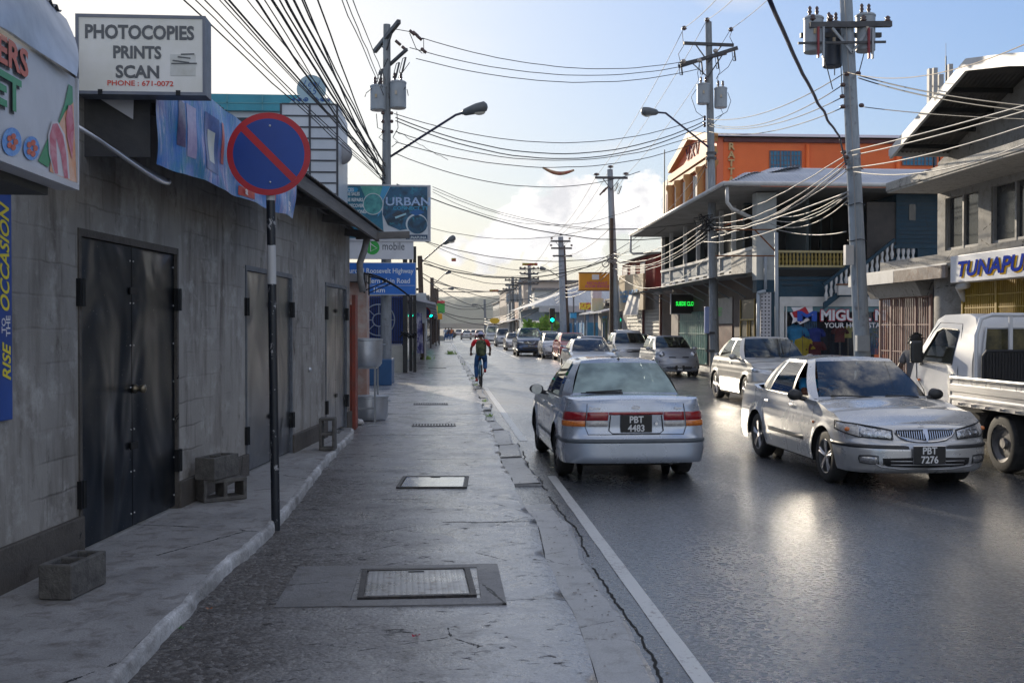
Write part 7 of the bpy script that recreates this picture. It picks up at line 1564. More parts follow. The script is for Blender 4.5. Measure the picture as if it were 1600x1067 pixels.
for i,(tx,py)in enumerate((('RESTAURANT',444.3),('ROOM SERVICE',449.3))):s=.2;m.text(tx,s,(GY(933,py,60).x,59.995,GY(933,py,60).z),(1,0,0),(0,0,1),.01,.008,xs=(34 if i==0 else 42)*60/F/(len(tx)*s*.64))
m.build('lettering',flat('letter_pink',(.62,.12,.2),.5),t);m=MB(ob_);a1,c1=GY(925,429,60),GY(936,437,60);m.box((a1.x,59.98,c1.z),(c1.x,59.998,a1.z));m.build('white_patch',M_w,t)
m=MB(ob_);m.box((a.x-.03,59.97,a.z),(c.x,60.28,a.z+.06));m.box((a.x-.05,59.97,c.z-.06),(c.x,60.28,c.z-.001));m.build('rim',pm('rim_brown',(.2,.09,.02),(.15,.06,.02),4,.7),t)
boxsign(925,466,943,486,66,pm('sign_pale_yellow',(.62,.58,.3),(.6,.6,.5),5,.5,stretch=(3,1,.4)),'pale yellow printed box sign on a post in front of the hall',post=930)
boxsign(926,453,940,466,70,pm('sign_offwhite',(.6,.6,.62),(.5,.5,.55),5,.5,stretch=(3,1,.4)),'off-white cube sign above the pale yellow one',.9)
boxsign(906,473,923,484,72,pm('sign_yellow_red',(.75,.6,.05),(.5,.08,.05),6,.5,lo=.5,hi=.55),'small yellow and red hoarding near the blue fence',post=915)
boxsign(891,489,901,497,75,pm('sign_cyan',(.02,.33,.6),(.02,.25,.5),3,.5),'small cyan square sign by the blue fence',post=896)
boxsign(893,455,901,463,78,pm('sign_white_blue',(.6,.62,.66),(.3,.4,.55),3,.5),'small white square sign with a blue emblem before the hall',post=897)
hl=thing('market_hall','long hall with a big grey hipped roof behind the blue fence','building',(14,92,0));o=hl.location.copy();yH=84
def hq(px,py,y=yH):return GY(px,py,y)
m=MB(o);a=hq(842,478);c=hq(965,520);m.box((a.x+.5,yH+.5,0),(30,112,a.z));m.build('wall',pm('hall_wall',(.25,.32,.38),(.35,.40,.44),.6,.7),hl)
m=MB(o)
for k in range(14):x=a.x+.8+k*1.0;m.box((x,yH+.3,0),(x+.3,yH+.49,a.z))
m.build('pilasters',pm('hall_blue',(.1,.2,.33),(.14,.26,.4),1,.6),hl)
m=MB(o);zr_=hq(0,438).z;za_=a.z;m.quad((a.x-.6,yH-.4,za_),(30,yH-.4,za_),(30,yH+7,zr_),(a.x+4.2,yH+7,zr_));m.quad((a.x-.6,yH-.4,za_),(a.x+4.2,yH+7,zr_),(a.x+4.2,106,zr_),(a.x-.6,113,za_));m.build('roof',pm('hall_roof',(.3,.32,.34),(.42,.43,.44),.8,.5,stretch=(5,.3,1)),hl)
m=MB(o);m.box((a.x,yH-.42,za_-.5),(30,yH-.3,za_-.02));m.build('fascia',pm('hall_fascia',(.5,.52,.55),(.42,.44,.46),1,.5),hl)
fn=thing('fence','blue board fence with paler posts beneath the hall','fence',(9.3,82,0));o=fn.location.copy();m=MB(o)
for k in range(26):
 y=72+k*.62;m.box((10.0,y,0),(10.06,y+.52,2.0))
m.box((10.0,71.9,0),(16,72,2.0));m.build('boards',pm('fence_blue',(.03,.2,.42),(.06,.3,.52),2,.6),fn);m=MB(o)
for k in range(7):y=72+k*2.6;m.box((9.93,y,0),(9.995,y+.12,2.15))
m.build('posts',pm('fence_pale',(.4,.5,.58),(.5,.55,.6),3,.6),fn)
rr=random.Random(21)
FARC=[((.5,.42,.36),'cream'),((.3,.31,.34),'grey'),((.55,.55,.52),'white'),((.35,.2,.16),'brick-red'),((.38,.42,.46),'blue-grey'),((.5,.46,.4),'beige')]
def far_block(x0,x1,y0,y1,h_,ci,label,side=1,awn=True):
 t=thing('street_shop',label,'building',((x0+x1)/2,(y0+y1)/2,0),0,None);ob_=t.location.copy();col=FARC[ci][0];mt=pm('far_wall_%d'%ci,col,tuple(v*.8 for v in col),.7,.7)
 m=MB(ob_);m.box((x0,y0,0),(x1,y1,h_));m.build('wall',mt,t);xf=x0 if side>0 else x1;s=-1 if side>0 else 1
 m=MB(ob_);m.box((x0-.3,y0-.3,h_),(x1+.3,y1+.3,h_+.25));m.build('roof',M_roofs,t)
 n_=max(1,int((y1-y0)/3.4))
 for fl in range(max(1,int(h_/3))):
  for k in range(n_):
   yy_=y0+.6+k*(y1-y0)/n_;m=MB(ob_);m.box((min(xf,xf+s*.03),yy_,fl*3+(.2 if fl==0 else .9)),(max(xf,xf+s*.03),yy_+1.9,fl*3+2.4));m.build('window' if fl else 'shopfront',M_win,t)
 if awn:m=MB(ob_);m.prism([(xf,y0,2.9),(xf+s*1.3,y0,2.6),(xf+s*1.3,y0,2.52),(xf,y0,2.8)],(0,y1-y0,0));m.build('awning',M_roofp,t)
 if y0<140:
  for k in range(max(1,int((x1-x0)/4))):m=MB(ob_);m.box((x0+.8+k*3.6,y0-.03,h_*.5),(x0+2.2+k*3.6,y0-.003,h_*.5+1.1));m.build('window',M_win,t)
seqR=[(61,66,3.2,1,'low grey shop just beyond the red building'),(66.3,71,3.0,5,'low beige shop before the blue fence'),(116,124,5.8,2,'white block past the hall, near side of the junction'),(132,142,7.4,0,'tall cream block beyond the right junction'),(142.5,152,5.6,3,'brick-red shop beyond the tall cream block'),(152.6,166,7.8,1,'grey block among the far right shops'),(166.5,182,6.0,4,'blue-grey shop far down the right side'),(183,205,8.2,0,'wide cream shop far down the right side'),(206,232,6.6,2,'farthest white block on the right side')]
for y0_,y1_,h_,ci,lb in seqR:far_block(10.6 if y0_<100 else 10.2+(y0_>150)*1.0,24,y0_,y1_,h_,ci,lb)
seqL=[(40,46,2.7,1,'low grey shop just beyond the blue gate'),(46.5,55,2.9,4,'low blue-grey shop on the left pavement'),(56,66,3.1,0,'cream shop on the left beyond the blue-grey one'),(67,80,3.3,1,'grey shop midway down the left side'),(81,100,3.6,3,'brick-red shop midway down the left side'),(101,116,3.4,2,'white shop at the left junction corner'),(132,150,5.5,4,'blue-grey block beyond the left junction'),(152,175,4.5,5,'beige block far down the left side'),(177,230,6.0,2,'farthest white block on the left side')]
for y0_,y1_,h_,ci,lb in seqL:far_block(-12,-1.55-.004*(y0_-40),y0_,y1_,h_,ci,lb,-1)
boxsign(683,473,695,489,104,pm('sign_green_red',(.05,.45,.08),(.04,.38,.07),3,.5),'green hoarding with a red header far down the left pavement',post=685);t,a,c=boxsign(683,470,695,474,103,pm('header_red',(.6,.04,.05),(.5,.04,.05),3,.5),'red header board above the green hoarding')
boxsign(684,490,691,499,96,pm('sign_orange2',(.85,.4,.02),(.75,.33,.02),3,.5),'small orange sign below the green hoarding',post=686);boxsign(680,478,684,492,90,pm('sign_amber',(.7,.5,.05),(.6,.4,.05),3,.5),'narrow amber banner beside the green hoarding',post=681)
t=thing('road_sign','yellow oval sign on a post at the far right of the junction','road sign',(GY(773,501,130).x,130,0));m=MB(t.location.copy());p=GY(773,501,130);m.poly([p+Vector((.63*math.cos(k*PI/14),0,.36*math.sin(k*PI/14)))for k in range(28)]);of=m.build('face',flat('oval_yellow',(.8,.5,.02),.5),t);m=MB(t.location.copy());m.tube([(p.x,130.1,0),(p.x,130.1,p.z)],.08,6);m.build('post',M_steelw,t)
bg=thing('gate','blue metal gate with a round wheel ornament behind a low white wall','gate',(-2.2,37.2,.085));o=bg.location.copy();yG2=37.2
M_bl=pm('gate_blue',(.01,.05,.28),(.015,.07,.35),3,.5);x0_,x1_=GY(560,0,yG2).x,GY(629,0,yG2).x;z1_=GY(0,462,yG2).z;z0_=GY(0,538,yG2).z
m=MB(o);m.box((x0_,yG2+.1,z0_),(x1_,yG2+.14,z1_));m.build('sheet',M_bl,bg);m=MB(o)
for k in range(20):x=x0_+(x1_-x0_)*k/19;m.box((x-.015,yG2,z0_),(x+.015,yG2+.04,z1_))
m.box((x0_,yG2-.01,z0_+.05),(x1_,yG2,z0_+.1));m.box((x0_,yG2-.01,z1_-.1),(x1_,yG2,z1_-.05));m.build('bars',flat('gate_dark',(.01,.02,.08),.5),bg)
m=MB(o);pc2=GY(592,500,yG2-.05)
for r_ in(.55,.22):m.tube([pc2+Vector((r_*math.cos(a),0,r_*math.sin(a)))for a in[k*PI/16 for k in range(32)]],.022,5,closed=True)
for k in range(8):a=k*PI/4;m.tube([pc2+Vector((.2*math.cos(a),0,.2*math.sin(a))),pc2+Vector((.55*math.cos(a),0,.55*math.sin(a)))],.015,4)
m.build('wheel_ornament',pm('ornament_pale',(.3,.36,.45),(.25,.3,.4),3,.5),bg)
lwl=thing('low_wall','low pale wall under the blue gate','wall',(-1.9,37,.08));m=MB(lwl.location.copy());m.box((x0_,36.9,.08),(GY(629,0,36.9).x,37.15,GY(0,541,36.9).z));m.build('masonry',pm('wall_pale',(.5,.5,.46),(.42,.42,.38),2,.8),lwl)
bp_=thing('pole_plinth','dark blue boxed plinth around the foot of the left utility pole','plinth',(-1.6,29.3,.085));a,c=GY(574,562,28.6),GY(612,600,28.6);m=MB(bp_.location.copy());m.box((a.x,28.6,.085),(c.x,30.2,a.z));m.build('box',pm('plinth_blue',(.012,.07,.18),(.02,.09,.22),3,.5),bp_,bevel=.02)
bb_=thing('banner','narrow torn purple banner leaning against the dark columns','banner',(-1.2,42,.5));m=MB(bb_.location.copy());P0,P1,P2,P3=GY(651,489,39.5),GY(659,489,39.5),GY(662,552,39.5),GY(652,552,39.5)
m.grid(lambda u,v:L3(L3(P0,P1,u),L3(P3,P2,u),v)+Vector((0,.05*math.sin(u*9+v*4),0)),6,14);m.build('cloth',pm('purple_print',(.04,.04,.16),(.3,.3,.4),3,.6,lo=.5,hi=.62),bb_,smooth=True)
m=MB(bb_.location.copy());m.tube([GY(655,486,39.6),GY(657,558,39.6)],.03,6);m.build('pole',M_steelw,bb_)
def small_np(px,py,yb,label):
 y=yb;p=GY(px,py,y);t=thing('no_parking_sign',label,'road sign',(p.x,y,.08));ob_=t.location.copy();r_=.28
 m=MB(ob_);m.tube([(p.x,y+.05,.08),(p.x,y+.05,p.z+.2)],.05,8);m.build('pole',pm('pole_white',(.55,.55,.55),(.45,.45,.45),4,.5),t)
 m=MB(ob_);m.lathe(p,[(.001,0),(r_,0),(r_,.02)],24,'y',cap=False);m.build('red_ring',MATS['sign_red'],t);m=MB(ob_);m.lathe(p+Vector((0,-.01,0)),[(.001,0),(r_*.75,0)],24,'y',cap=False);m.build('blue_face',MATS['sign_blue'],t)
 m=MB(ob_);d=Vector((.7,0,-.7))*r_*1.1;m.beam(p+Vector((0,-.02,0))-d,p+Vector((0,-.02,0))+d,.02,.06,(0,1,0));m.build('red_bar',MATS['sign_red'],t)
small_np(664,489,50,'distant second no stopping sign on a white post at the far left pavement')
M_go=pm('signal_green',(.0,.5,.35),(.0,.5,.35),3,.4,emit=(.0,1.0,.62),estr=3.0)
def signal(px,py,y,label,post_x=None):
 p=GY(px,py,y);t=thing('traffic_light',label,'traffic light',(p.x,y,0));ob_=t.location.copy();m=MB(ob_);m.box((p.x-.2,y,p.z-.52),(p.x+.2,y+.25,p.z+.52));m.build('housing',flat('signal_black',(.015,.02,.02),.5),t,bevel=.03)
 for k,dz in enumerate((.32,0,-.32)):
  m=MB(ob_);m.lathe((p.x,y-.012,p.z+dz),[(.001,0),(.12,0)],16,'y',cap=False);m.build('lens',M_go if k==2 else flat('lens_dark',(.03,.015,.01),.3),t);m=MB(ob_);m.lathe((p.x,y-.012,p.z+dz),[(.135,0),(.135,-.15)],14,'y',cap=False);m.build('hood',MATS['signal_black'],t)
 m=MB(ob_);m.tube([(p.x,y+.3,0),(p.x,y+.3,p.z+.5)],.06,8);m.build('post',M_steelw,t)
signal(863,493,76,'traffic light showing green beside the pole on the right pavement');signal(673,486,80,'traffic light showing green on the left pavement')
cabt=thing('utility_box','pale grey steel cabinet fixed high behind the dark columns','box',GY(657,480,41));m=MB();m.box((-.22,0,-.62),(.22,.4,.55));m.build('cabinet',pm('cabinet_grey',(.42,.45,.46),(.36,.38,.4),3,.5),cabt,bevel=.02)
for px,py,y,s,lb in((829,514,86,.9,'bright green banana-like plants beyond the poles'),(846,510,84,.8,'bright green shrub before the hall columns'),(858,506,83,.8,'tall bright green shrub beside the traffic light')):
 p=GY(px,py,y);t=thing('shrub',lb,'shrub',(p.x,y,0));m=MB();rr2=random.Random(px);leaves(m,(0,0,p.z-.3),(s*.55,s*.6,s),260,.5,rr2,.8);m.build('foliage',M_leafb,t);m=MB();m.tube([(0,0,0),(0,0,p.z-.2)],.06,6);m.build('stem',M_stem,t)
 # ---- utility poles, lamps and wires
def timber(name,c0,c1):
 h=NH(name);n=h.noise(6,6,.7,h.map((3,3,.35)),.4);n2=h.noise(3,5,.7);col=h.mix(h.ramp(n,.35,.65),c0,c1);col=h.mix(h.M('MULTIPLY',h.ramp(n2,.58,.7),.6,clamp=True),col,(.09,.07,.06));return h.fin(col,.8,h.bump(n,.5,.02),spec=.2)
M_pole=timber('grey_timber_pole',(.19,.205,.22),(.30,.32,.34));M_pole2=timber('dark_timber_pole',(.05,.035,.03),(.10,.075,.06));M_conc=timber('concrete_pole',(.27,.31,.35),(.36,.40,.44))
M_wire=flat('wire_dark',(.012,.014,.02),.6);M_wirew=pm('wire_pale',(.27,.265,.26),(.34,.33,.32),3,.5);M_blue_d=pm('steel_blue_arm',(.015,.02,.08),(.03,.03,.06),5,.4);M_arm=pm('crossarm',(.04,.042,.05),(.08,.08,.085),5,.6);M_trf=pm('transformer_grey',(.34,.37,.40),(.28,.31,.34),3,.5);M_porc=pm('porcelain',(.06,.03,.03),(.12,.07,.06),8,.25)
def polething(name,label,base,top,r0,r1,mat,n=12,group=None):
 t=thing(name,label,'utility pole',base,0,group);m=MB(base);b_,tp_=Vector(base),Vector(top);m.tube([b_,b_+(tp_-b_)*.5,tp_],[r0,(r0+r1)/2,r1],n);m.build('shaft',mat,t,smooth=True,angle=55 if n<10 else 80);return t
def insul(t,o,p,s=.09,part='insulator'):
 m=MB(o);m.lathe(p,[(.02,0),(s*.5,.02),(s*.9,.05),(s*.5,.08),(s*.8,.11),(s*.3,.15),(.001,.16)],10,'z',cap=False);m.build(part,M_porc,t,smooth=True)
def crossarm(t,o,c,dx,dy,dz=0.0,w=.1,brace=True,mat=None):
 m=MB(o);c=Vector(c);d=Vector((dx,dy,dz));m.beam(c-d,c+d,w,w*1.1);m.build('crossarm',mat or M_arm,t)
 if brace:
  for s in(-1,1):m=MB(o);m.beam(c+d*.55*s,c+Vector((0,0,-abs(dx)*.55-.15)),.035,.035);m.build('brace',mat or M_arm,t)
def transformer(t,o,c,r,h,mat=None,nm='transformer'):
 c=Vector(c);m=MB(o);m.lathe(c,[(r*.92,0),(r,.02),(r,h),(r*1.05,h+.01),(r*1.05,h+.04),(r*.9,h+.07),(.001,h+.09)],24,'z');q_=m.build(nm,mat or M_trf,t,smooth=True,angle=40)
 for dx in(-.4,.35):m=MB(o);m.lathe(c+Vector((dx*r,0,h+.05)),[(.03,0),(.05,.05),(.03,.09),(.05,.13),(.03,.17),(.045,.21),(.015,.26)],8,'z');m.build('bushing',M_porc,q_,smooth=True)
 m=MB(o);m.box((c.x-r*.35,c.y-r-.03,c.z+h*.5),(c.x-r*.1,c.y-r+.01,c.z+h*.65));m.build('marker',pm('faded_label',(.4,.3,.15),(.5,.45,.4),9,.6),q_)
def fuse(t,o,p,lean=.15):
 p=Vector(p);m=MB(o);m.tube([p,p+Vector((lean,0,-.42))],.028,6);m.tube([p+Vector((-.08,0,-.03)),p+Vector((-.08+lean,0,-.42))],.012,5);m.tube([p,p+Vector((-.08,0,-.03))],.012,5);m.tube([p+Vector((lean,0,-.42)),p+Vector((-.08+lean,0,-.42))],.012,5);m.build('fuse_cutout',M_arm,t,smooth=True)
def lamp_arm(t,o,p0,p1,p2,headlen,s,mat=None):
 p0,p1,p2=Vector(p0),Vector(p1),Vector(p2);m=MB(o);m.tube([p0,p1,p2],.035,8);m.build('lamp_arm',mat or M_blue_d,t,smooth=True);d=(p2-p1).normalized();m=MB(o)
 e=p2+d*headlen
 m.tube([p2,p2+d*headlen*.12,p2+d*headlen*.6,p2+d*headlen*.92,e],[.05,.10,.15,.14,.06],12);hd=m.build('lamp_head',pm('lamp_housing',(.08,.09,.1),(.12,.13,.14),5,.4),t,smooth=True)
 m=MB(o);m.sphere(p2+d*headlen*.68+Vector((0,0,-.10)),headlen*.24,14,8,(1,.5,.55));m.build('lamp_bowl',pm('lamp_bowl_glass',(.5,.48,.42),(.6,.58,.5),5,.2,coat=1),hd,smooth=True)
def wire(p0,p1,sag=.2,r=.012,mat=None,n=18,label=None,group=None,wob=0.0,name='cable',seed=0):
 p0,p1=Vector(p0),Vector(p1);m=MB(p0);pts=[]
 for k in range(n+1):
  t=k/n;p=p0.lerp(p1,t);p.z-=sag*4*t*(1-t)
  if wob and 0<k<n:p+=Vector((mnoise.noise(Vector((t*9,seed,1))),0,mnoise.noise(Vector((t*11,seed,5)))))*wob
  pts.append(p)
 m.tube(pts,r,5);w=m.build(name,mat or M_wire,None,smooth=True);w.location=p0;tag(w,label,'cable',group);return w
def at(px,py,y):return GY(px,py,y)
yR1=23.0;b1_=GY(1350,640,yR1);b1_.z=.13;t1_=GY(1322,0,yR1);dirn=(t1_-b1_)/(t1_.z-b1_.z);top1=b1_+dirn*11.3
R1=polething('utility_pole','thick pale concrete pole with three transformers, nearest on the right',b1_,top1,.20,.13,M_conc,8);o=b1_.copy()
def on1(z):return b1_+dirn*(z-b1_.z)
zt1=GY(0,17,yR1).z
crossarm(R1,o,on1(zt1)+Vector((0,-.18,0)),.93,.0,0.03,.11,False);crossarm(R1,o,on1(zt1-.13)+Vector((-.08,.2,0)),.93,0,.02,.09,False)
for s in(-1,1):
 m=MB(o);m.beam(on1(zt1)+Vector((s*.42,-.2,-.08)),on1(zt1-.62)+Vector((0,-.2,0)),.04,.05);m.build('brace',M_trf,R1)
for px,py0,py1,mat in((1271,32,83,M_trf),(1307,34,101,pm('transformer_dark',(.02,.03,.05),(.035,.045,.07),3,.45)),(1352,28,81,M_trf)):
 p=GY(px,py1,yR1+(.1 if px==1307 else .0));h_=GY(px,py0,yR1).z-p.z;transformer(R1,o,(p.x,p.y+(.25 if px==1307 else 0),p.z),.215,h_,mat)
m=MB(o);m.beam(GY(1247,68,yR1-.25),GY(1384,66,yR1-.25),.04,.05);m.build('bracket',M_arm,R1)
for px in(1279,1287,1358,1364):m=MB(o);m.box((GY(px,0,yR1-.3).x-.02,yR1-.32,GY(0,74,yR1).z),(GY(px,0,yR1-.3).x+.02,yR1-.26,GY(0,24,yR1).z));m.build('hanger',pm('primer_red',(.25,.02,.03),(.2,.02,.03),4,.5)if px in(1279,1358)else M_trf,R1)
for dx in(-.85,-.45,.3,.85):insul(R1,o,on1(zt1+.06)+Vector((dx,-.18,0)),.08)
for px,py in((1323,116),(1317,133),(1316,151),(1317,167),(1341,115),(1346,165),(1318,238),(1322,246)):m=MB(o);m.sphere(GY(px,py,yR1-.2),.055,8,6,(1.2,1,.9));m.build('insulator',M_porc,R1,smooth=True)
m=MB(o)
for px0,py0,px1,py1 in((1286,82,1301,140),(1304,104,1304,118),(1314,104,1315,133),(1350,84,1342,114),(1315,133,1316,151)):m.tube([GY(px0,py0,yR1-.2),GY(px1,py1,yR1-.2)],.012,5)
m.build('drop_leads',M_wire,R1)
m=MB(o);m.tube([GY(1320,0,yR1-.18),GY(1333,245,yR1-.2),GY(1342,500,yR1-.22)],.014,5);m.build('conduit',M_wirew,R1)
m=MB(o)
for z in(5.2,4.4,3.6):p=on1(z);m.tube([p+Vector((.2*math.cos(a),.2*math.sin(a),.02*math.sin(3*a)))for a in[k*PI/8 for k in range(16)]],.01,5,closed=True)
m.build('strap',M_wire,R1)
m=MB(o);p=GY(1350,545,yR1-.26);m.box((p.x-.16,p.y-.02,p.z-.05),(p.x+.12,p.y+.12,p.z+.30));m.build('service_box',M_trf,R1)
m=MB(o);p=GY(1328,397,yR1-.22);m.box((p.x-.1,p.y-.02,p.z-.24),(p.x+.08,p.y+.12,p.z+.2));m.build('service_box',M_wtrim,R1)
yR2=35.4;b2_=GY(1117,590,yR2);b2_.z=.13;t2_=GY(1107,35,yR2);R2=polething('utility_pole','worn timber pole with two transformers and a street lamp, second on the right',b2_,t2_,.17,.11,M_pole,12);o=b2_.copy()
lamp_arm(R2,o,GY(1113,235,yR2),GY(1040,177,yR2-.6),GY(1028,176,yR2-.7),.62,1)
za=GY(0,51,yR2).z;crossarm(R2,o,(GY(1106,51,yR2).x,yR2-.12,za),.86,0,-.02,.09)
for px,py in((1069,44),(1105,31),(1142,46)):insul(R2,o,GY(px,py+4,yR2-.12),.11)
crossarm(R2,o,GY(1106,90,yR2-.15),.95,-.3,.26,.1);crossarm(R2,o,GY(1100,92,yR2+.15),.8,.1,.22,.09,False)
for px,py in((1068,96),(1093,95),(1118,80)):m=MB(o);m.sphere(GY(px,py,yR2-.2),.075,8,6,(1.2,1,1));m.build('insulator',pm('insulator_pale',(.5,.45,.4),(.3,.25,.22),8,.3),R2,smooth=True)
for px,py in((1064,98),(1096,97),(1121,88),(1147,76)):fuse(R2,o,GY(px,py,yR2-.25),.05)
for px in(1099,1126):p=GY(px,163 if px<1110 else 169,yR2-.1);transformer(R2,o,(p.x,p.y,p.z),.215,.62)
m=MB(o)
for pts in(((1064,100),(1060,85),(1068,72),(1066,50)),((1093,97),(1090,115),(1092,126)),((1121,98),(1125,112),(1119,124)),((1147,88),(1138,105),(1122,118),(1121,130)),((1137,145),(1142,158),(1136,175),(1118,185)),((1088,140),(1080,152),(1088,175),(1100,184)),((1126,170),(1130,178),(1112,196)),((1146,70),(1140,58),(1144,48))):m.tube([GY(x,y,yR2-.2)for x,y in pts],.011,5)
m.build('jumper_wires',M_wire,R2,smooth=True)
for py in(183,187,193,197):m=MB(o);m.sphere(GY(1101,py,yR2-.2),.05,8,6);m.build('insulator',M_porc,R2,smooth=True)
m=MB(o);rr=random.Random(2)
for k in range(26):m.tube([GY(1097+rr.uniform(-6,18),347+rr.uniform(-12,14),yR2-.25+rr.uniform(-.1,.1)),GY(1097+rr.uniform(-14,22),347+rr.uniform(-14,18),yR2-.25)],.014,4)
m.build('cable_tangle',M_wire,R2)
m=MB(o)
for pz in(240,248,520,548):p=GY(1111,pz,yR2);m.lathe((p.x,p.y,p.z),[(.185,-.04),(.185,.04)],14,'z',cap=False)
m.build('pole_band',M_arm,R2,smooth=True)
p=GY(1107,500,yR2-.3);m=MB(o);m.box((p.x-.12,p.y,p.z-.45),(p.x+.04,p.y+.12,p.z+.45));m.build('blue_notice',pm('notice_blue',(.25,.32,.55),(.3,.36,.6),3,.5),R2,bevel=.02)
yR3=55.7;b3_=GY(964,562,yR3);b3_.z=.13;t3_=GY(953,265,yR3);R3=polething('utility_pole','timber pole beside the orange sign, third on the right',b3_,t3_,.26,.15,M_conc,12);o=b3_.copy()
crossarm(R3,o,GY(955,278,yR3-.2),.88,0,0,.11)
for px,py in((932,275),(954,263),(978,274)):insul(R3,o,GY(px,py,yR3-.2),.2)
for px,py in((940,302),(946,297),(943,299)):m=MB(o);m.tube([GY(px-3,py+3,yR3-.3),GY(px+4,py-5,yR3-.3)],.05,6);m.build('insulator',M_porc,R3)
for px in(966,971):fuse(R3,o,GY(px,286+(px-966),yR3-.2),-.15)
m=MB(o);m.box((b3_.x-.42,yR3-.25,.13),(b3_.x-.24,yR3-.07,GY(0,335,yR3).z));m.build('side_post',M_pole2,R3)
m=MB(o);p=GY(946,412,yR3-.3);m.tube([p+Vector((.18*math.cos(a),.03*math.sin(3*a),.18*math.sin(a)))for a in[k*PI/10 for k in range(40)]],.025,5);m.build('cable_coil',M_wire,R3,smooth=True)
m=MB(o);m.tube([GY(1000-7,470,yR3+1.5),GY(972,560,yR3+1)],.02,5);rr=random.Random(5)
for k in range(16):m.tube([GY(957+rr.uniform(-8,8),404+rr.uniform(-6,6),yR3-.4),GY(957+rr.uniform(-10,12),404+rr.uniform(-9,9),yR3-.4)],.02,4)
m.build('cable_tangle',M_wirew,R3)
yR4=80;b4_=GY(881,540,yR4);b4_.z=.13;t4_=GY(876,370,yR4);R4=polething('utility_pole','tall timber pole with a short lamp arm, fourth on the right',b4_,t4_,.28,.2,M_conc,10);o=b4_.copy()
for py,w in((377,.75),(388,.8),(400,.75)):crossarm(R4,o,GY(876+(py-377)*.12,py,yR4-.25),w,0,0,.12,py==377)
for px,py in((862,374),(890,374),(876,368),(861,385),(893,385)):insul(R4,o,GY(px,py,yR4-.25),.13)
lamp_arm(R4,o,GY(877,435,yR4),GY(857,422,yR4-.5),GY(853,421,yR4-.5),.5,1,M_arm)
polething('utility_pole','darker companion pole leaning close behind the fourth right pole',(GY(887,540,82).x,82,.13),GY(880,384,82),.22,.16,M_pole2,10)
FAR='utility poles far down the right side'
for k,(px,py,y,lb,arms)in enumerate(((827,415,112,'pole with four crossarms, tallest of the far right poles',4),(801,433,140,'far pole carrying pale transformers beyond the four-armed one',2),(812,437,128,'slim far pole just left of the four-armed one',1),(796,447,160,'far dark pole at the left of the distant group',1),(757,468,170,'lamp pole standing alone far down the street',0))):
 bs=GY(px+2,520,y);bs.z=.0;t=polething('utility_pole',lb,bs,GY(px,py,y),.24,.18,M_pole,8,FAR)
 for a_ in range(arms):crossarm(t,bs,GY(px,py+5+a_*8,y-.3),1.05-.1*(a_%2),0,0,.16,a_==0)
 for a_ in range(arms):
  for s in(-1,-.5,.5,1):insul(t,bs,GY(px,py+5+a_*8,y-.3)+Vector((s*.95,0,.05)),.16)
 if px==801:
  for s in(-1,1):transformer(t,bs,GY(px,472,y-.3)+Vector((s*.5,0,0)),.36,1.0)
 if arms<2:lamp_arm(t,bs,GY(px,py+18,y),GY(px-8,py+8,y-.5),GY(px-10,py+8,y-.5),1.0,1,M_arm)
yL1=29.4;bl1=GY(603,600,yL1);bl1.z=.085;tl1=GY(604.5,39,yL1);L1=polething('utility_pole','grey timber pole with two transformers and a street lamp on the left pavement',bl1,tl1,.16,.10,M_pole,12);o=bl1.copy()
crossarm(L1,o,GY(604,58,yL1-.1),.38,-.9,.17,.1);crossarm(L1,o,GY(614,97,yL1-.1),.4,-.5,.22,.07,False)
for px in(591,622):p=GY(px,173 if px<600 else 170,yL1-.1);transformer(L1,o,(p.x,p.y,p.z),.225,.62 if px<600 else .68)
for px,py in((598,108),(624,98),(634,90)):fuse(L1,o,GY(px,py,yL1-.3),-.1)
for px,py in((622,68),(632,77),(655,60),(649,54),(644,52),(662,80)):m=MB(o);m.tube([GY(px-4,py-4,yL1-.3),GY(px+4,py+3,yL1-.3)],.045,6);m.build('insulator',M_porc,L1,smooth=True)
m=MB(o)
for pts in(((612,45),(640,50),(662,62),(662,84)),((640,52),(650,76),(660,84)),((592,130),(572,146),(570,152)),((616,142),(627,146),(634,136)),((636,140),(638,150)),((588,178),(590,200),(602,205),(592,215),(602,222)),((620,175),(622,200),(614,215),(622,222),(612,230)),((606,92),(600,105)),((640,98),(630,112),(622,122))):m.tube([GY(x,y,yL1-.25)for x,y in pts],.011,5)
m.build('jumper_wires',M_wire,L1,smooth=True)
for py in(177,190,206):
 for px in(598,612):m=MB(o);m.sphere(GY(px,py,yL1-.2),.05,8,6);m.build('insulator',M_porc,L1,smooth=True)
lamp_arm(L1,o,GY(610,245,yL1),GY(712,180,yL1-.8),GY(722,177,yL1-.85),.72,1)
bl2=Vector((-.95,52,.085));L2=polething('utility_pole','plain dark pole with a short lamp arm on the left beyond the dark columns',bl2,GY(656,400,52),.15,.12,M_pole2,10);lamp_arm(L2,bl2,GY(656,412,52),GY(688,384,51.6),GY(693,381,51.5),.72,1)
for k,(px,py,y,lb)in enumerate(((675,434,100,'left far pole with a long lamp arm, nearest of its group'),(679,450,112,'left far pole in the middle of its group'),(683,451,124,'left far pole, farthest of its group'))):
 bs=GY(px,520,y);bs.z=.05;t=polething('utility_pole',lb,bs,GY(px,py,y),.22,.17,M_pole2,8,'utility poles far down the left side')
 if k==0:lamp_arm(t,bs,GY(676,446,y),GY(694,429,y),GY(696,428,y),.6,1,M_arm)
 if k==2:lamp_arm(t,bs,GY(684,455,y),GY(694,451,y),GY(700,451,y),.7,1,M_arm)
WG='overhead cables on the left running to the transformer pole'
def wp(px,py,y):return GY(px,py,y)
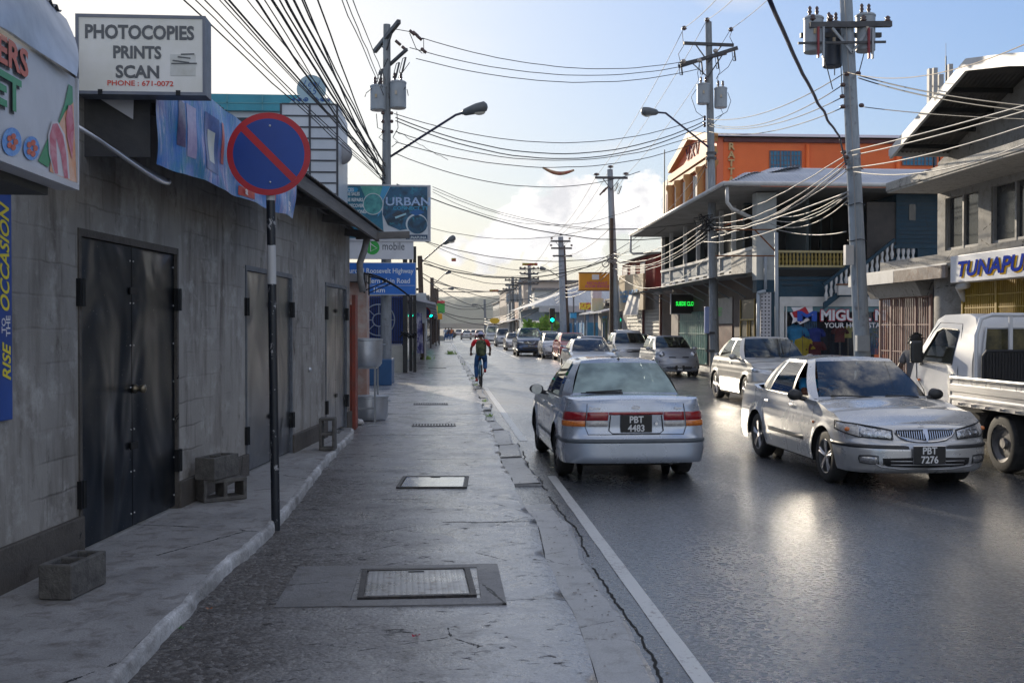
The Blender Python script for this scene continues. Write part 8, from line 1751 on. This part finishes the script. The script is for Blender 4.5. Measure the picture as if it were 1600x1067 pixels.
left=[(300,6,.012),(322,6.5,.010),(340,6.6,.012),(352,7,.010),(366,6.8,.012),(378,7,.018),(396,7.2,.010),(410,6.6,.022),(428,7,.010),(432,7.2,.024),(447,7,.016),(458,7.4,.026),(466,7.6,.02),(480,7.8,.014),(484,8,.014),(500,8.4,.016),(534,9,.012),(541,9.2,.012),(551,9.4,.012)]
rr=random.Random(9)
for i,(px,zz,r_)in enumerate(left):
 y_top=(5.6+(i%4)*.25-CH)*F/HOR
 p=GY(px,0,y_top);end=GY(602-(i%3)*2,286-(i*5)%34 if i<16 else(150-(i-16)*12),yL1-.1)
 if i>=16:y_top=(7.2-CH)*F/HOR;p=GY(px,0,y_top)
 d=(p-end);start=end+d*(1+9/abs(d.y));wire(start,end,.0 if i>=16 else .10+.05*(i%3),r_*.8,M_wire,16,'dark overhead cable on the left running to the transformer pole',WG,.03,seed=i)
PB='long wires crossing the street between the transformer poles'
for i,(a,c,sg,r_)in enumerate((((660,60),(1066,97),.9,.012),((640,75),(1080,101),1.0,.012),((650,92),(1092,108),1.0,.012),((616,178),(1098,184),1.5,.012),((618,184),(1100,190),1.9,.016),((618,189),(1100,195),2.0,.016),((618,206),(1102,206),1.6,.012),((618,222),(1104,218),1.5,.012),((618,240),(1000,268),1.3,.012))):wire(wp(*a,yL1-.2),wp(*c,yR2-.2),sg*.55,r_,M_wire,24,'thin wire crossing the street between the two transformer poles',PB,.02,seed=i+30)
PC='wires between the concrete pole and the worn timber pole'
for i,(a,c,sg)in enumerate((((1316,117),(1104,186),.35),((1314,135),(1104,192),.45),((1315,153),(1104,196),.35),((1318,168),(1108,206),.3))):wire(wp(*a,yR1-.2),wp(*c,yR2-.2),sg,.012,M_wire,20,'dark wire from the concrete pole to the worn timber pole',PC,.0)
PD='wires leaving the concrete pole to the right'
wire(wp(1341,118,yR1),wp(1660,170,15),.1,.014,label='dark double wire leaving the concrete pole to the right',group=PD);wire(wp(1341,122,yR1),wp(1660,178,15),.12,.014,label='dark double wire leaving the concrete pole to the right',group=PD)
wire(wp(1346,167,yR1),wp(1660,188,15),.05,.010,label='thin low wire leaving the concrete pole to the right');wire(wp(1323,113,yR1-.2),wp(1660,42,13),.35,.009,pm('wire_tan',(.35,.27,.2),(.3,.24,.18),4,.6),label='tan wire sweeping up and out of the frame at the right')
PE='pale service cables along the right-hand poles'
for i,(a,c,sg)in enumerate((((1110,342),(1330,236),.25),((1112,348),(1328,246),.42),((1112,354),(1328,250),.5),((1114,360),(1330,254),.42),((1116,364),(1330,262),.35),((1112,372),(1326,300),.05),((1100,378),(1326,306),.3))):wire(wp(*a,yR2-.25),wp(*c,yR1-.25),sg,.014 if i!=5 else .02,M_wirew,22,'pale service cable between the worn timber pole and the concrete pole',PE,.03,seed=i)
for i,(a,c,sg)in enumerate((((1330,236),(1660,148),.03),((1332,243),(1660,156),.05),((1333,262),(1660,176),.12),((1334,268),(1660,200),.3))):wire(wp(*a,yR1-.25),wp(*c,14.5),sg,.014,M_wirew,14,'pale service cable running from the concrete pole past the gabled roof',PE)
for i,(a,c,sg)in enumerate((((958,396),(1108,342),.5),((958,402),(1108,350),.65),((958,408),(1108,356),.7),((960,414),(1110,362),.6),((960,420),(1110,368),.55),((962,426),(1112,396),1.0))):wire(wp(*a,yR3-.4),wp(*c,yR2-.25),sg,.018-.001*i,M_wirew,20,'pale service cable between the third and second right-hand poles',PE,.04,seed=i+60)
for i in range(4):wire(wp(882,446+i*6,yR4-.3),wp(958,398+i*7,yR3-.4),.45,.02,M_wirew,16,'pale service cable between the fourth and third right-hand poles',PE)
for i in range(4):wire(wp(828,462+i*5,111.5),wp(880,448+i*6,yR4-.3),.6,.022,M_wirew,14,'pale service cable between the far right-hand poles',PE)
for i in range(3):wire(wp(757,498+i*4,165),wp(828,466+i*4,111.5),.9,.03,M_wirew,14,'pale service cable sagging over the far junction',PE)
PF='thin primary wires along the right-hand poles'
for a,c in(((1069,44),(932,275)),((1105,31),(954,263)),((1142,46),(978,274))):wire(wp(*a,yR2-.12),wp(*c,yR3-.2),.35,.010,M_wire,16,'thin primary wire from the second to the third right-hand pole',PF)
for a,c in(((932,275),(862,372)),((954,263),(876,367)),((978,274),(890,372))):wire(wp(*a,yR3-.2),wp(*c,yR4-.25),.4,.013,M_wire,14,'thin primary wire from the third to the fourth right-hand pole',PF)
for a,c in(((1069,44),(1118,-4)),((1105,31),(1150,-10)),((1142,46),(1216,-20))):
 p0=wp(*a,yR2-.12);p1=wp(*c,27);wire(p0,p0+(p1-p0)*1.4,.1,.010,M_wire,12,'thin primary wire climbing out of the frame above the second right-hand pole',PF)
for a,c in(((862,374),(820,421)),((890,374),(834,421))):wire(wp(*a,yR4-.25),wp(*c,111.6),.5,.016,M_wire,12,'thin primary wire between the fourth and fifth right-hand poles',PF)
ck=wire(wp(1200,-6,9.0),wp(1311,212,20.5),.12,.022,M_blue_d,20,'thick dark blue cable slanting down from the top edge to the pale cable bundle',None,.03)
wire(wp(1311,212,20.5),wp(1322,258,22.8),.0,.02,M_blue_d,6,'short dark tail of the thick blue cable near the concrete pole')
PG='street-crossing wires of the middle distance'
cross=[((676,292),(1105,345),44,40,.9,.012),((676,296),(1060,352),46,44,.8,.012),((676,300),(1000,322),48,50,1.2,.012),((620,288),(1040,372),36,46,.7,.02),((660,376),(960,400),52,56,.6,.02),((662,412),(960,402),52,56,.9,.03),((650,350),(955,348),50,56,.8,.014),((655,404),(880,414),52,80,.9,.022),((676,440),(805,452),100,140,.6,.05),((684,455),(812,452),124,130,.2,.05),((656,425),(880,448),52,80,1.2,.02),((676,462),(801,448),100,140,1.8,.03),((680,470),(830,430),100,112,2.0,.03),((655,430),(800,470),52,140,1.4,.025),((676,480),(850,480),100,90,1.6,.03),((690,487),(800,492),140,150,.8,.05),((640,365),(1000,384),45,50,1.4,.012),((655,404),(1000,366),52,50,1.8,.014),((1000,366),(1108,250),50,35.2,.9,.012),((700,250),(620,205),30,29.2,.02,.008),((880,400),(960,350),80,55.5,.4,.02),((885,415),(1108,250),80,35.2,1.6,.01)]
for i,(a,c,ya,yb_,sg,r_)in enumerate(cross):wire(wp(*a,ya),wp(*c,yb_),sg,r_,M_wire,20,'thin dark wire crossing the street in the middle distance',PG,.04,seed=i+90)
PH='small hanging tags on the street wires'
for px,py,y,w,h_,lb in((828,413,57,24,4,'red and yellow tag strip hanging on the crossing wire'),(772,454,126,14,3,'brown tag strip hanging on the far crossing wire'),(709,406,60,7,5,'small brown tag tilted on a wire left of the street centre'),(770,430,90,0,0,'')):
 if not w:continue
 p=GY(px,py,y);m=MB(p);k=y/F;m.box((p.x-w*k/2,y-.03,p.z-h_*k/2),(p.x+w*k/2,y+.03,p.z+h_*k/2));o_=m.build('wire_tag',pm('tag_'+str(px),(.4,.32,.05),(.35,.05,.04),2.5,.6,lo=.48,hi=.52),None);o_.location=p;tag(o_,lb,'tag',PH)
p0,p1=wp(848,262,32.3),wp(897,266,32.3);m=MB(p0);m.tube([p0.lerp(p1,k/12)+Vector((0,0,-.14*math.sin(PI*k/12)))for k in range(13)],[.03+.03*math.sin(PI*k/12)for k in range(13)],8);o_=m.build('fabric_scrap',pm('scrap_red',(.45,.08,.07),(.5,.4,.2),5,.7),None,smooth=True);o_.location=p0;tag(o_,'curled red and tan scrap of cloth caught on a wire above the street','cloth scrap')
for i,(a,b_,c)in enumerate((((1324,300),(1250,352),(1200,335)),((1324,305),(1262,362),(1202,342)),((1326,312),(1262,372),(1204,350)),((1322,362),(1270,374),(1210,358)))):
 A_,B_2,C_=wp(*a,yR1-.2),wp(*b_,27),wp(*c,YF-.3);m=MB(A_);m.tube([A_*(1-t)**2+B_2*2*t*(1-t)+C_*t*t for t in[k/14 for k in range(15)]],.013,5);w=m.build('cable',M_wirew,None,smooth=True);w.location=A_;tag(w,'slack pale cable looping from the concrete pole to the blue building','cable','slack loops at the blue building')
ru=thing('signal_mast','slim galvanised tube with a rusty bracket frame before the blue building corner','post',(GY(1214,600,30.5).x,30.5,.13));o=ru.location.copy();m=MB(o);m.tube([(ru.location.x,30.5,.13),(GY(1213,356,30.5).x,30.5,GY(0,356,30.5).z)],.055,10);m.build('tube',M_trf,ru,smooth=True)
m=MB(o);M_rust=pm('rust',(.25,.09,.03),(.14,.06,.03),8,.9);m.beam(GY(1118,359,31.2),GY(1214,359,30.5),.04,.04);m.beam(GY(1118,400,31.2),GY(1214,400,30.5),.04,.04);m.beam(GY(1180,360,30.8),GY(1211,392,30.5),.05,.04);m.build('bracket',M_rust,ru)
# ---- people
def skinned(name,chains,mat,parent,root=0,sub=2):
 vs,es,rs,ix=[],[],[],{}
 for ch in chains:
  last=None
  for p,r in ch:
   k=tuple(round(c,4)for c in p)
   if k not in ix:ix[k]=len(vs);vs.append(p);rs.append(r)
   if last is not None and last!=ix[k]:es.append((last,ix[k]))
   last=ix[k]
 me=bpy.data.meshes.new(name);me.from_pydata(vs,es,[]);me.materials.append(mat);o=bpy.data.objects.new(name,me);COL.objects.link(o);o.parent=parent
 md=o.modifiers.new('skin','SKIN');md.use_smooth_shade=True;md.branch_smoothing=.4
 for i,r in enumerate(rs):v=me.skin_vertices[0].data[i];v.radius=(r,r)if not isinstance(r,tuple)else r;v.use_root=i==root
 s_=o.modifiers.new('subsurf','SUBSURF');s_.levels=sub;s_.render_levels=sub;return o
def lerp3(a,b,t):return tuple(x+(y-x)*t for x,y in zip(a,b))
def hand(wr,d,side,grip,off=0):
 d=Vector(d).normalized();s=Vector(side).normalized();dn=d.cross(s).normalized()*grip;w=Vector(wr);out=[]
 palm=w+d*.05;out.append([(tuple(w),.026),(tuple(palm),.034)])
 for i,l in enumerate((.065,.075,.07,.055)):
  b_=palm+s*(.027-.018*i)+d*.025;m=b_+d*l*.5+dn*l*.25;e=m+d*l*.1+dn*l*.5;out.append([(tuple(palm),.034),(tuple(b_),.0105),(tuple(m),.0095),(tuple(e),.008)])
 tb=palm+s*.03-d*.02;out.append([(tuple(palm),.034),(tuple(tb),.013),(tuple(tb+s*.02+d*.03+dn*.02),.010),(tuple(tb+s*.015+d*.05+dn*.04),.009)]);return out
M_skin=pm('skin_brown',(.14,.06,.035),(.19,.085,.05),9,.55);M_skind=pm('skin_dark',(.05,.022,.014),(.08,.036,.022),9,.5);M_hair=pm('hair_black',(.008,.007,.007),(.02,.016,.015),60,.8,bump=.8,bscale=70)
def person(label,loc,rz,J,skin,shirt,trousers,shoes,hair='short',group=None,torso_only=False,print_=None):
 t=thing('person',label,'person',loc,rz,group);P={k:tuple(v)for k,v in J.items()}
 ch=[[(P['pelvis'],.13),(lerp3(P['pelvis'],P['chest'],.45),.125),(P['chest'],.15),(lerp3(P['chest'],P['neck'],.7),.10),(P['neck'],.055),(lerp3(P['neck'],P['head'],.6),.055)]]
 for s in 'lr':
  ch.append([(lerp3(P['chest'],P['neck'],.7),.10),(P['sho_'+s],.062),(lerp3(P['sho_'+s],P['elb_'+s],.5),.048),(P['elb_'+s],.040),(lerp3(P['elb_'+s],P['wri_'+s],.4),.038),(P['wri_'+s],.026)])
  e=Vector(P['elb_'+s]);w=Vector(P['wri_'+s]);d=(w-e).normalized();sd=Vector(J.get('thumb_'+s,(1 if s=='l' else-1,0,0)));sd=(sd-d*sd.dot(d)).normalized();ch+=hand(w,d,sd,1 if s=='l' else-1)
  if not torso_only:ch.append([(P['pelvis'],.13),(P['hip_'+s],.098),(lerp3(P['hip_'+s],P['kne_'+s],.5),.078),(P['kne_'+s],.058),(lerp3(P['kne_'+s],P['ank_'+s],.35),.056),(P['ank_'+s],.038),(P['toe_'+s],.034)])
 skinned('body',ch,skin,t)
 h=Vector(P['head']);fd=Vector(J.get('face',(0,1,0))).normalized();R_=fd.to_track_quat('Y','Z').to_matrix()
 m=MB();m.T=Matrix.Translation(h)@R_.to_4x4()
 def hd(u,v):
  a=2*PI*u;ph=PI*v;x=.076*math.sin(ph)*math.sin(a);y=.098*math.sin(ph)*math.cos(a);z=.118*math.cos(ph)
  if z<0:x*=1-.28*(-z/.118)**1.4;y*=1-.10*(-z/.118)
  f=max(0,math.cos(a))**8
  y+=f*(.014*math.exp(-((z+.012)/.02)**2)*max(0,math.cos(a))**30-.006*math.exp(-((z-.018)/.012)**2)+.006*math.exp(-((z+.052)/.010)**2));return(x,y,z)
 m.grid(hd,40,28)
 for sx in(-1,1):m.sphere((sx*.076,-.005,-.005),.022,8,6,(.4,.8,1.3))
 m.build('head',skin,t,smooth=True,merge=.0004)
 for sx in(-1,1):m=MB();m.T=Matrix.Translation(h)@R_.to_4x4();m.sphere((sx*.030,.083,.014),.011,8,6);m.build('eye',flat('eye_white',(.6,.58,.55),.3),t,smooth=True)
 m=MB();m.T=Matrix.Translation(h)@R_.to_4x4()
 if hair=='cap':
  m.grid(lambda u,v:(.084*math.sin(PI*.5*v)*math.sin(2*PI*u),.106*math.sin(PI*.5*v)*math.cos(2*PI*u)-.0,.03+.100*math.cos(PI*.5*v)),28,8);m.grid(lambda u,v:(.07*math.cos(PI*u)*(1-.25*v),.09+.08*v*math.sin(PI*u)**.5,.035-.01*v),12,3);m.build('cap',pm('cap_lilac',(.5,.5,.68),(.42,.42,.6),9,.8),t,smooth=True)
  m=MB();m.T=Matrix.Translation(h)@R_.to_4x4();m.grid(lambda u,v:(.079*math.sin(2*PI*u),-.02-.084*abs(math.cos(PI*u))*1.0 if False else .101*math.cos(2*PI*u)*(1 if math.cos(2*PI*u)<0 else .2)-.002,.03-.07*v*(1 if math.cos(2*PI*u)<0 else .3)),24,4);m.build('hair',M_hair,t,smooth=True)
 else:
  big=.02 if hair=='twists' else .006
  m.grid(lambda u,v:((.079+big)*math.sin(PI*.62*v)*math.sin(2*PI*u),(.101+big)*math.sin(PI*.62*v)*math.cos(2*PI*u)-.012-.02*v,(.121+big)*math.cos(PI*.62*v)+.012*max(0,math.cos(2*PI*u))*v),28,10)
  if hair=='twists':
   r_=random.Random(4)
   for k in range(70):
    a=r_.uniform(0,6.28);f=r_.uniform(.0,.58)*PI;d=Vector((math.sin(f)*math.sin(a),math.sin(f)*math.cos(a),math.cos(f)));b0=Vector((d.x*.09,d.y*.11-.015,d.z*.13));m.tube([b0,b0+d*.025,b0+d*.035+Vector((r_.uniform(-.02,.02),r_.uniform(-.02,.02),-.012))],[.012,.011,.006],5)
  m.build('hair',M_hair,t,smooth=True)
 sh=[[(lerp3(P['pelvis'],P['chest'],-.12),.142),(lerp3(P['pelvis'],P['chest'],.45),.142),(P['chest'],.166),(lerp3(P['chest'],P['neck'],.7),.115),(lerp3(P['chest'],P['neck'],.98),.068)]]
 for s in 'lr':sh.append([(lerp3(P['chest'],P['neck'],.7),.115),(P['sho_'+s],.078),(lerp3(P['sho_'+s],P['elb_'+s],.35),.074),(lerp3(P['sho_'+s],P['elb_'+s],.72),.070)])
 skinned('shirt',sh,shirt,t)
 if not torso_only:
  tr=[[(lerp3(P['pelvis'],P['chest'],.1),.14),(P['pelvis'],.146)]]
  for s in 'lr':tr.append([(P['pelvis'],.146),(P['hip_'+s],.112),(lerp3(P['hip_'+s],P['kne_'+s],.5),.094),(P['kne_'+s],.076),(lerp3(P['kne_'+s],P['ank_'+s],.5),.072),(lerp3(P['kne_'+s],P['ank_'+s],.92),.062)])
  skinned('trousers',tr,trousers,t)
  for s in 'lr':
   a=Vector(P['ank_'+s]);e=Vector(P['toe_'+s]);d=(e-a);d.z=min(d.z,0);q0=a+Vector((0,0,-.035))-d*.35;skinned('shoe',[[(tuple(q0),.042),(tuple(a+d*.4+Vector((0,0,-.03))),.046),(tuple(e+Vector((0,0,-.01))),.040),(tuple(e+d*.25+Vector((0,0,-.01))),.028)]],shoes,t)
 return t
bc=GZ(752,604)
bk=thing('bicycle','dark bicycle with a pale blue frame ridden away from us near the kerb','bicycle',bc)
for y,nm in((0,'wheel'),(1.05,'wheel')):
 w=thing(nm,None,None,(0,y,.34));w.parent=bk;m=MB();m.tube([(0,.315*math.cos(a),.315*math.sin(a))for a in[k*PI/16 for k in range(32)]],.030,8,closed=True);m.build('tyre',M_tyre,w,smooth=True)
 m=MB();m.tube([(0,.295*math.cos(a),.295*math.sin(a))for a in[k*PI/16 for k in range(32)]],.010,6,closed=True)
 for k in range(14):a=k*PI/7;m.tube([(0,0,0),(0,.29*math.cos(a),.29*math.sin(a))],.002,3)
 m.lathe((0,0,0),[(.02,-.05),(.02,.05)],8,'x');m.build('rim',M_alloy,w,smooth=True)
M_bf=pm('bike_frame_blue',(.12,.42,.6),(.1,.36,.52),5,.35,coat=.6)
m=MB()
for a,c in(((0,.45,.30),(0,.27,.80)),((0,.27,.78),(0,.82,.82)),((0,.45,.30),(0,.86,.70)),((0,.82,.88),(0,.88,.66)),((0,.27,.80),(-.03,0,.34)),((0,.27,.80),(.03,0,.34)),((0,.45,.30),(-.04,0,.34)),((0,.45,.30),(.04,0,.34)),((.03,.88,.66),(.04,1.05,.34)),((-.03,.88,.66),(-.04,1.05,.34))):m.tube([a,c],.017,8)
m.build('frame',M_bf,bk,smooth=True)
m=MB();m.tube([(0,.27,.78),(0,.25,.92)],.013,6);m.grid(lambda u,v:(.075*math.cos(2*PI*u)*(1-.55*(math.sin(2*PI*u)>0)*math.sin(2*PI*u))*math.sin(PI*v),.24+.13*math.sin(2*PI*u)*math.sin(PI*v),.935+.03*math.cos(PI*v)),20,8);m.build('saddle',M_trim,bk,smooth=True)
m=MB();m.tube([(-.29,.72,1.0),(-.15,.80,1.0),(0,.82,.98),(.15,.80,1.0),(.29,.72,1.0)],.012,6);m.tube([(0,.82,.88),(0,.82,.98)],.014,6);m.build('handlebar',M_trim,bk,smooth=True)
m=MB();m.lathe((.05,.45,.30),[(.09,0),(.09,.006)],20,'x');m.tube([(.06,.45,.30),(.09,.42,.42)],.01,6);m.tube([(-.06,.45,.30),(-.09,.48,.16)],.01,6)
for x,y,z in((.13,.42,.43),(-.13,.48,.15)):m.obox((x,y,z),(.09,.06,.02))
m.build('crankset',M_steelw,bk)
J=dict(pelvis=(0,.20,1.00),chest=(0,.34,1.25),neck=(0,.42,1.44),head=(0,.47,1.57),face=(0,1,-.1),sho_l=(-.19,.40,1.40),sho_r=(.19,.40,1.40),elb_l=(-.30,.50,1.17),elb_r=(.30,.50,1.17),wri_l=(-.30,.67,1.04),wri_r=(.30,.67,1.04),thumb_l=(1,0,0),thumb_r=(-1,0,0),hip_l=(-.09,.22,.96),hip_r=(.09,.22,.96),kne_l=(-.14,.55,.62),kne_r=(.14,.60,.78),ank_l=(-.13,.42,.22),ank_r=(.13,.36,.50),toe_l=(-.13,.56,.18),toe_r=(.13,.50,.46))
M_denim=pm('denim',(.02,.09,.24),(.04,.13,.32),12,.85);M_redc=pm('shirt_red',(.75,.02,.03),(.62,.015,.02),7,.8)
person('cyclist in a red shirt, jeans and a lilac cap riding away from us',bc,0,J,M_skin,M_redc,M_denim,pm('shoe_red',(.6,.02,.03),(.5,.02,.03),9,.6),'cap')
bpk=thing('backpack','camouflage green backpack worn by the cyclist','backpack',bc+Vector((0,.12,1.03))/1.0)
bpk.location=bc;m=MB()
def bpf(u,v):a=2*PI*u;ph=PI*v;e=.55;cx_=lambda q_:math.copysign(abs(q_)**e,q_);return(.165*cx_(math.sin(ph))*cx_(math.cos(a)),.18+.10*cx_(math.sin(ph))*cx_(math.sin(a))+.14*.5*math.cos(ph),1.19+.245*cx_(math.cos(ph)))
def camo():
 h=NH('camouflage');n=h.noise(9,2,.4);n2=h.noise(13,2,.4,h.map((1,1,1),(0,0,0),(5,2,1)));return h.fin(h.mix(h.M('GREATER_THAN',n2,.58),h.mix(h.M('GREATER_THAN',n,.5),(.045,.06,.025),(.10,.11,.05)),(.015,.018,.012)),.85,h.bump(h.noise(30,3),.4,.006))
m.grid(bpf,28,18);m.build('bag',camo(),bpk,smooth=True,merge=.0005);m=MB();m.grid(lambda u,v:tuple(Vector(bpf(u,v))*.62+Vector((0,.0,.39))),20,14);m.build('front_pocket',camo(),bpk,smooth=True,merge=.0005)
for s in(-1,1):m=MB();m.tube([(s*.09,.30,1.42),(s*.12,.42,1.47),(s*.13,.50,1.36),(s*.14,.40,1.12),(s*.12,.24,1.05)],.017,6);m.build('strap',M_trim,bpk,smooth=True)
def stand(lean=0,stride=.1,arm=.1):return dict(pelvis=(0,0,.93),chest=(0,.02,1.24),neck=(0,.0,1.45),head=(0,.03,1.58),sho_l=(-.19,0,1.40),sho_r=(.19,0,1.40),elb_l=(-.24,-.02-arm,1.12),elb_r=(.24,-.02+arm,1.12),wri_l=(-.24,.10-arm,.88),wri_r=(.24,.12+arm,.90),thumb_l=(0,1,0),thumb_r=(0,1,0),hip_l=(-.09,0,.90),hip_r=(.09,0,.90),kne_l=(-.10,stride*.8,.50),kne_r=(.10,-stride*.3,.50),ank_l=(-.10,stride,.085),ank_r=(.10,-stride,.085),toe_l=(-.11,stride+.14,.045),toe_r=(.11,-stride+.14,.045))
yp=15.4;pp=GY(1430,530,yp);t=person('young man with short twisted hair and grey T-shirt standing beyond the white truck',(pp.x,yp,.0),R(-70),stand(),M_skind,pm('tshirt_grey',(.09,.09,.10),(.12,.12,.13),7,.85),pm('trousers_dark',(.02,.02,.025),(.03,.03,.035),7,.85),M_trim,'twists')
m=MB();m.obox((.06,.165,1.22),(.16,.012,.13));m.build('shirt_print',pm('print_yellow2',(.45,.38,.02),(.3,.25,.02),30,.7),t)
FW=[(696,'pedestrian in pale blue on the far left pavement',(.35,.45,.6)),(701,'pedestrian in dark navy walking on the far left pavement',(.02,.025,.06)),(705.5,'pedestrian with an orange top at the right of the far group',(.7,.2,.06))]
for i,(px,lb,c)in enumerate(FW):pp=GY(px,520,126+i*2);person(lb,(pp.x,126+i*2,.09),R(180*(i==2)),stand(stride=.2,arm=.12*(-1)**i),M_skin,pm('far_shirt%d'%i,c,tuple(x*.8 for x in c),7,.8),M_denim,M_trim,'short')
dl=tB.location;J=dict(pelvis=(.36,-.22,.68),chest=(.36,-.26,.98),neck=(.36,-.24,1.14),head=(.36,-.20,1.24),face=(.1,1,0),sho_l=(.18,-.24,1.10),sho_r=(.54,-.24,1.10),elb_l=(.16,-.02,.92),elb_r=(.60,-.04,.95),wri_l=(.22,.16,1.0),wri_r=(.50,.18,1.02))
person('driver in a bright blue shirt at the wheel of the oncoming silver saloon',dl,tB.rotation_euler.z,J,M_skin,pm('shirt_bright_blue',(.02,.3,.6),(.02,.25,.5),8,.7),M_denim,M_trim,'short',None,True)
# ---- haze down the street
hz=MB();hz.box((-1000,-70,-3),(1100,2100,75));hzo=hz.build('haze',pm('haze_air',(1,1,1)));hzo['kind']='stuff'
hm=bpy.data.materials.new('air');hm.use_nodes=True;nt=hm.node_tree;nt.nodes.clear();ho=nt.nodes.new('ShaderNodeOutputMaterial');hv=nt.nodes.new('ShaderNodeVolumePrincipled');hv.inputs['Color'].default_value=(.95,.95,.95,1);hv.inputs['Density'].default_value=.00022;hv.inputs['Anisotropy'].default_value=.0
nt.links.new(hv.outputs[0],ho.inputs['Volume']);hzo.data.materials.clear();hzo.data.materials.append(hm)
# ---- to metres: vehicles are already in metres, the rest is scaled up
bpy.context.view_layer.update()
REAL=('car','pickup truck','van','person','bicycle','backpack')
for o in list(scene.objects):
 if o.parent is not None or o.type=='LIGHT':continue
 o.location=o.location*US
 if o.type!='CAMERA' and o.get('category')not in REAL:o.scale=o.scale*US
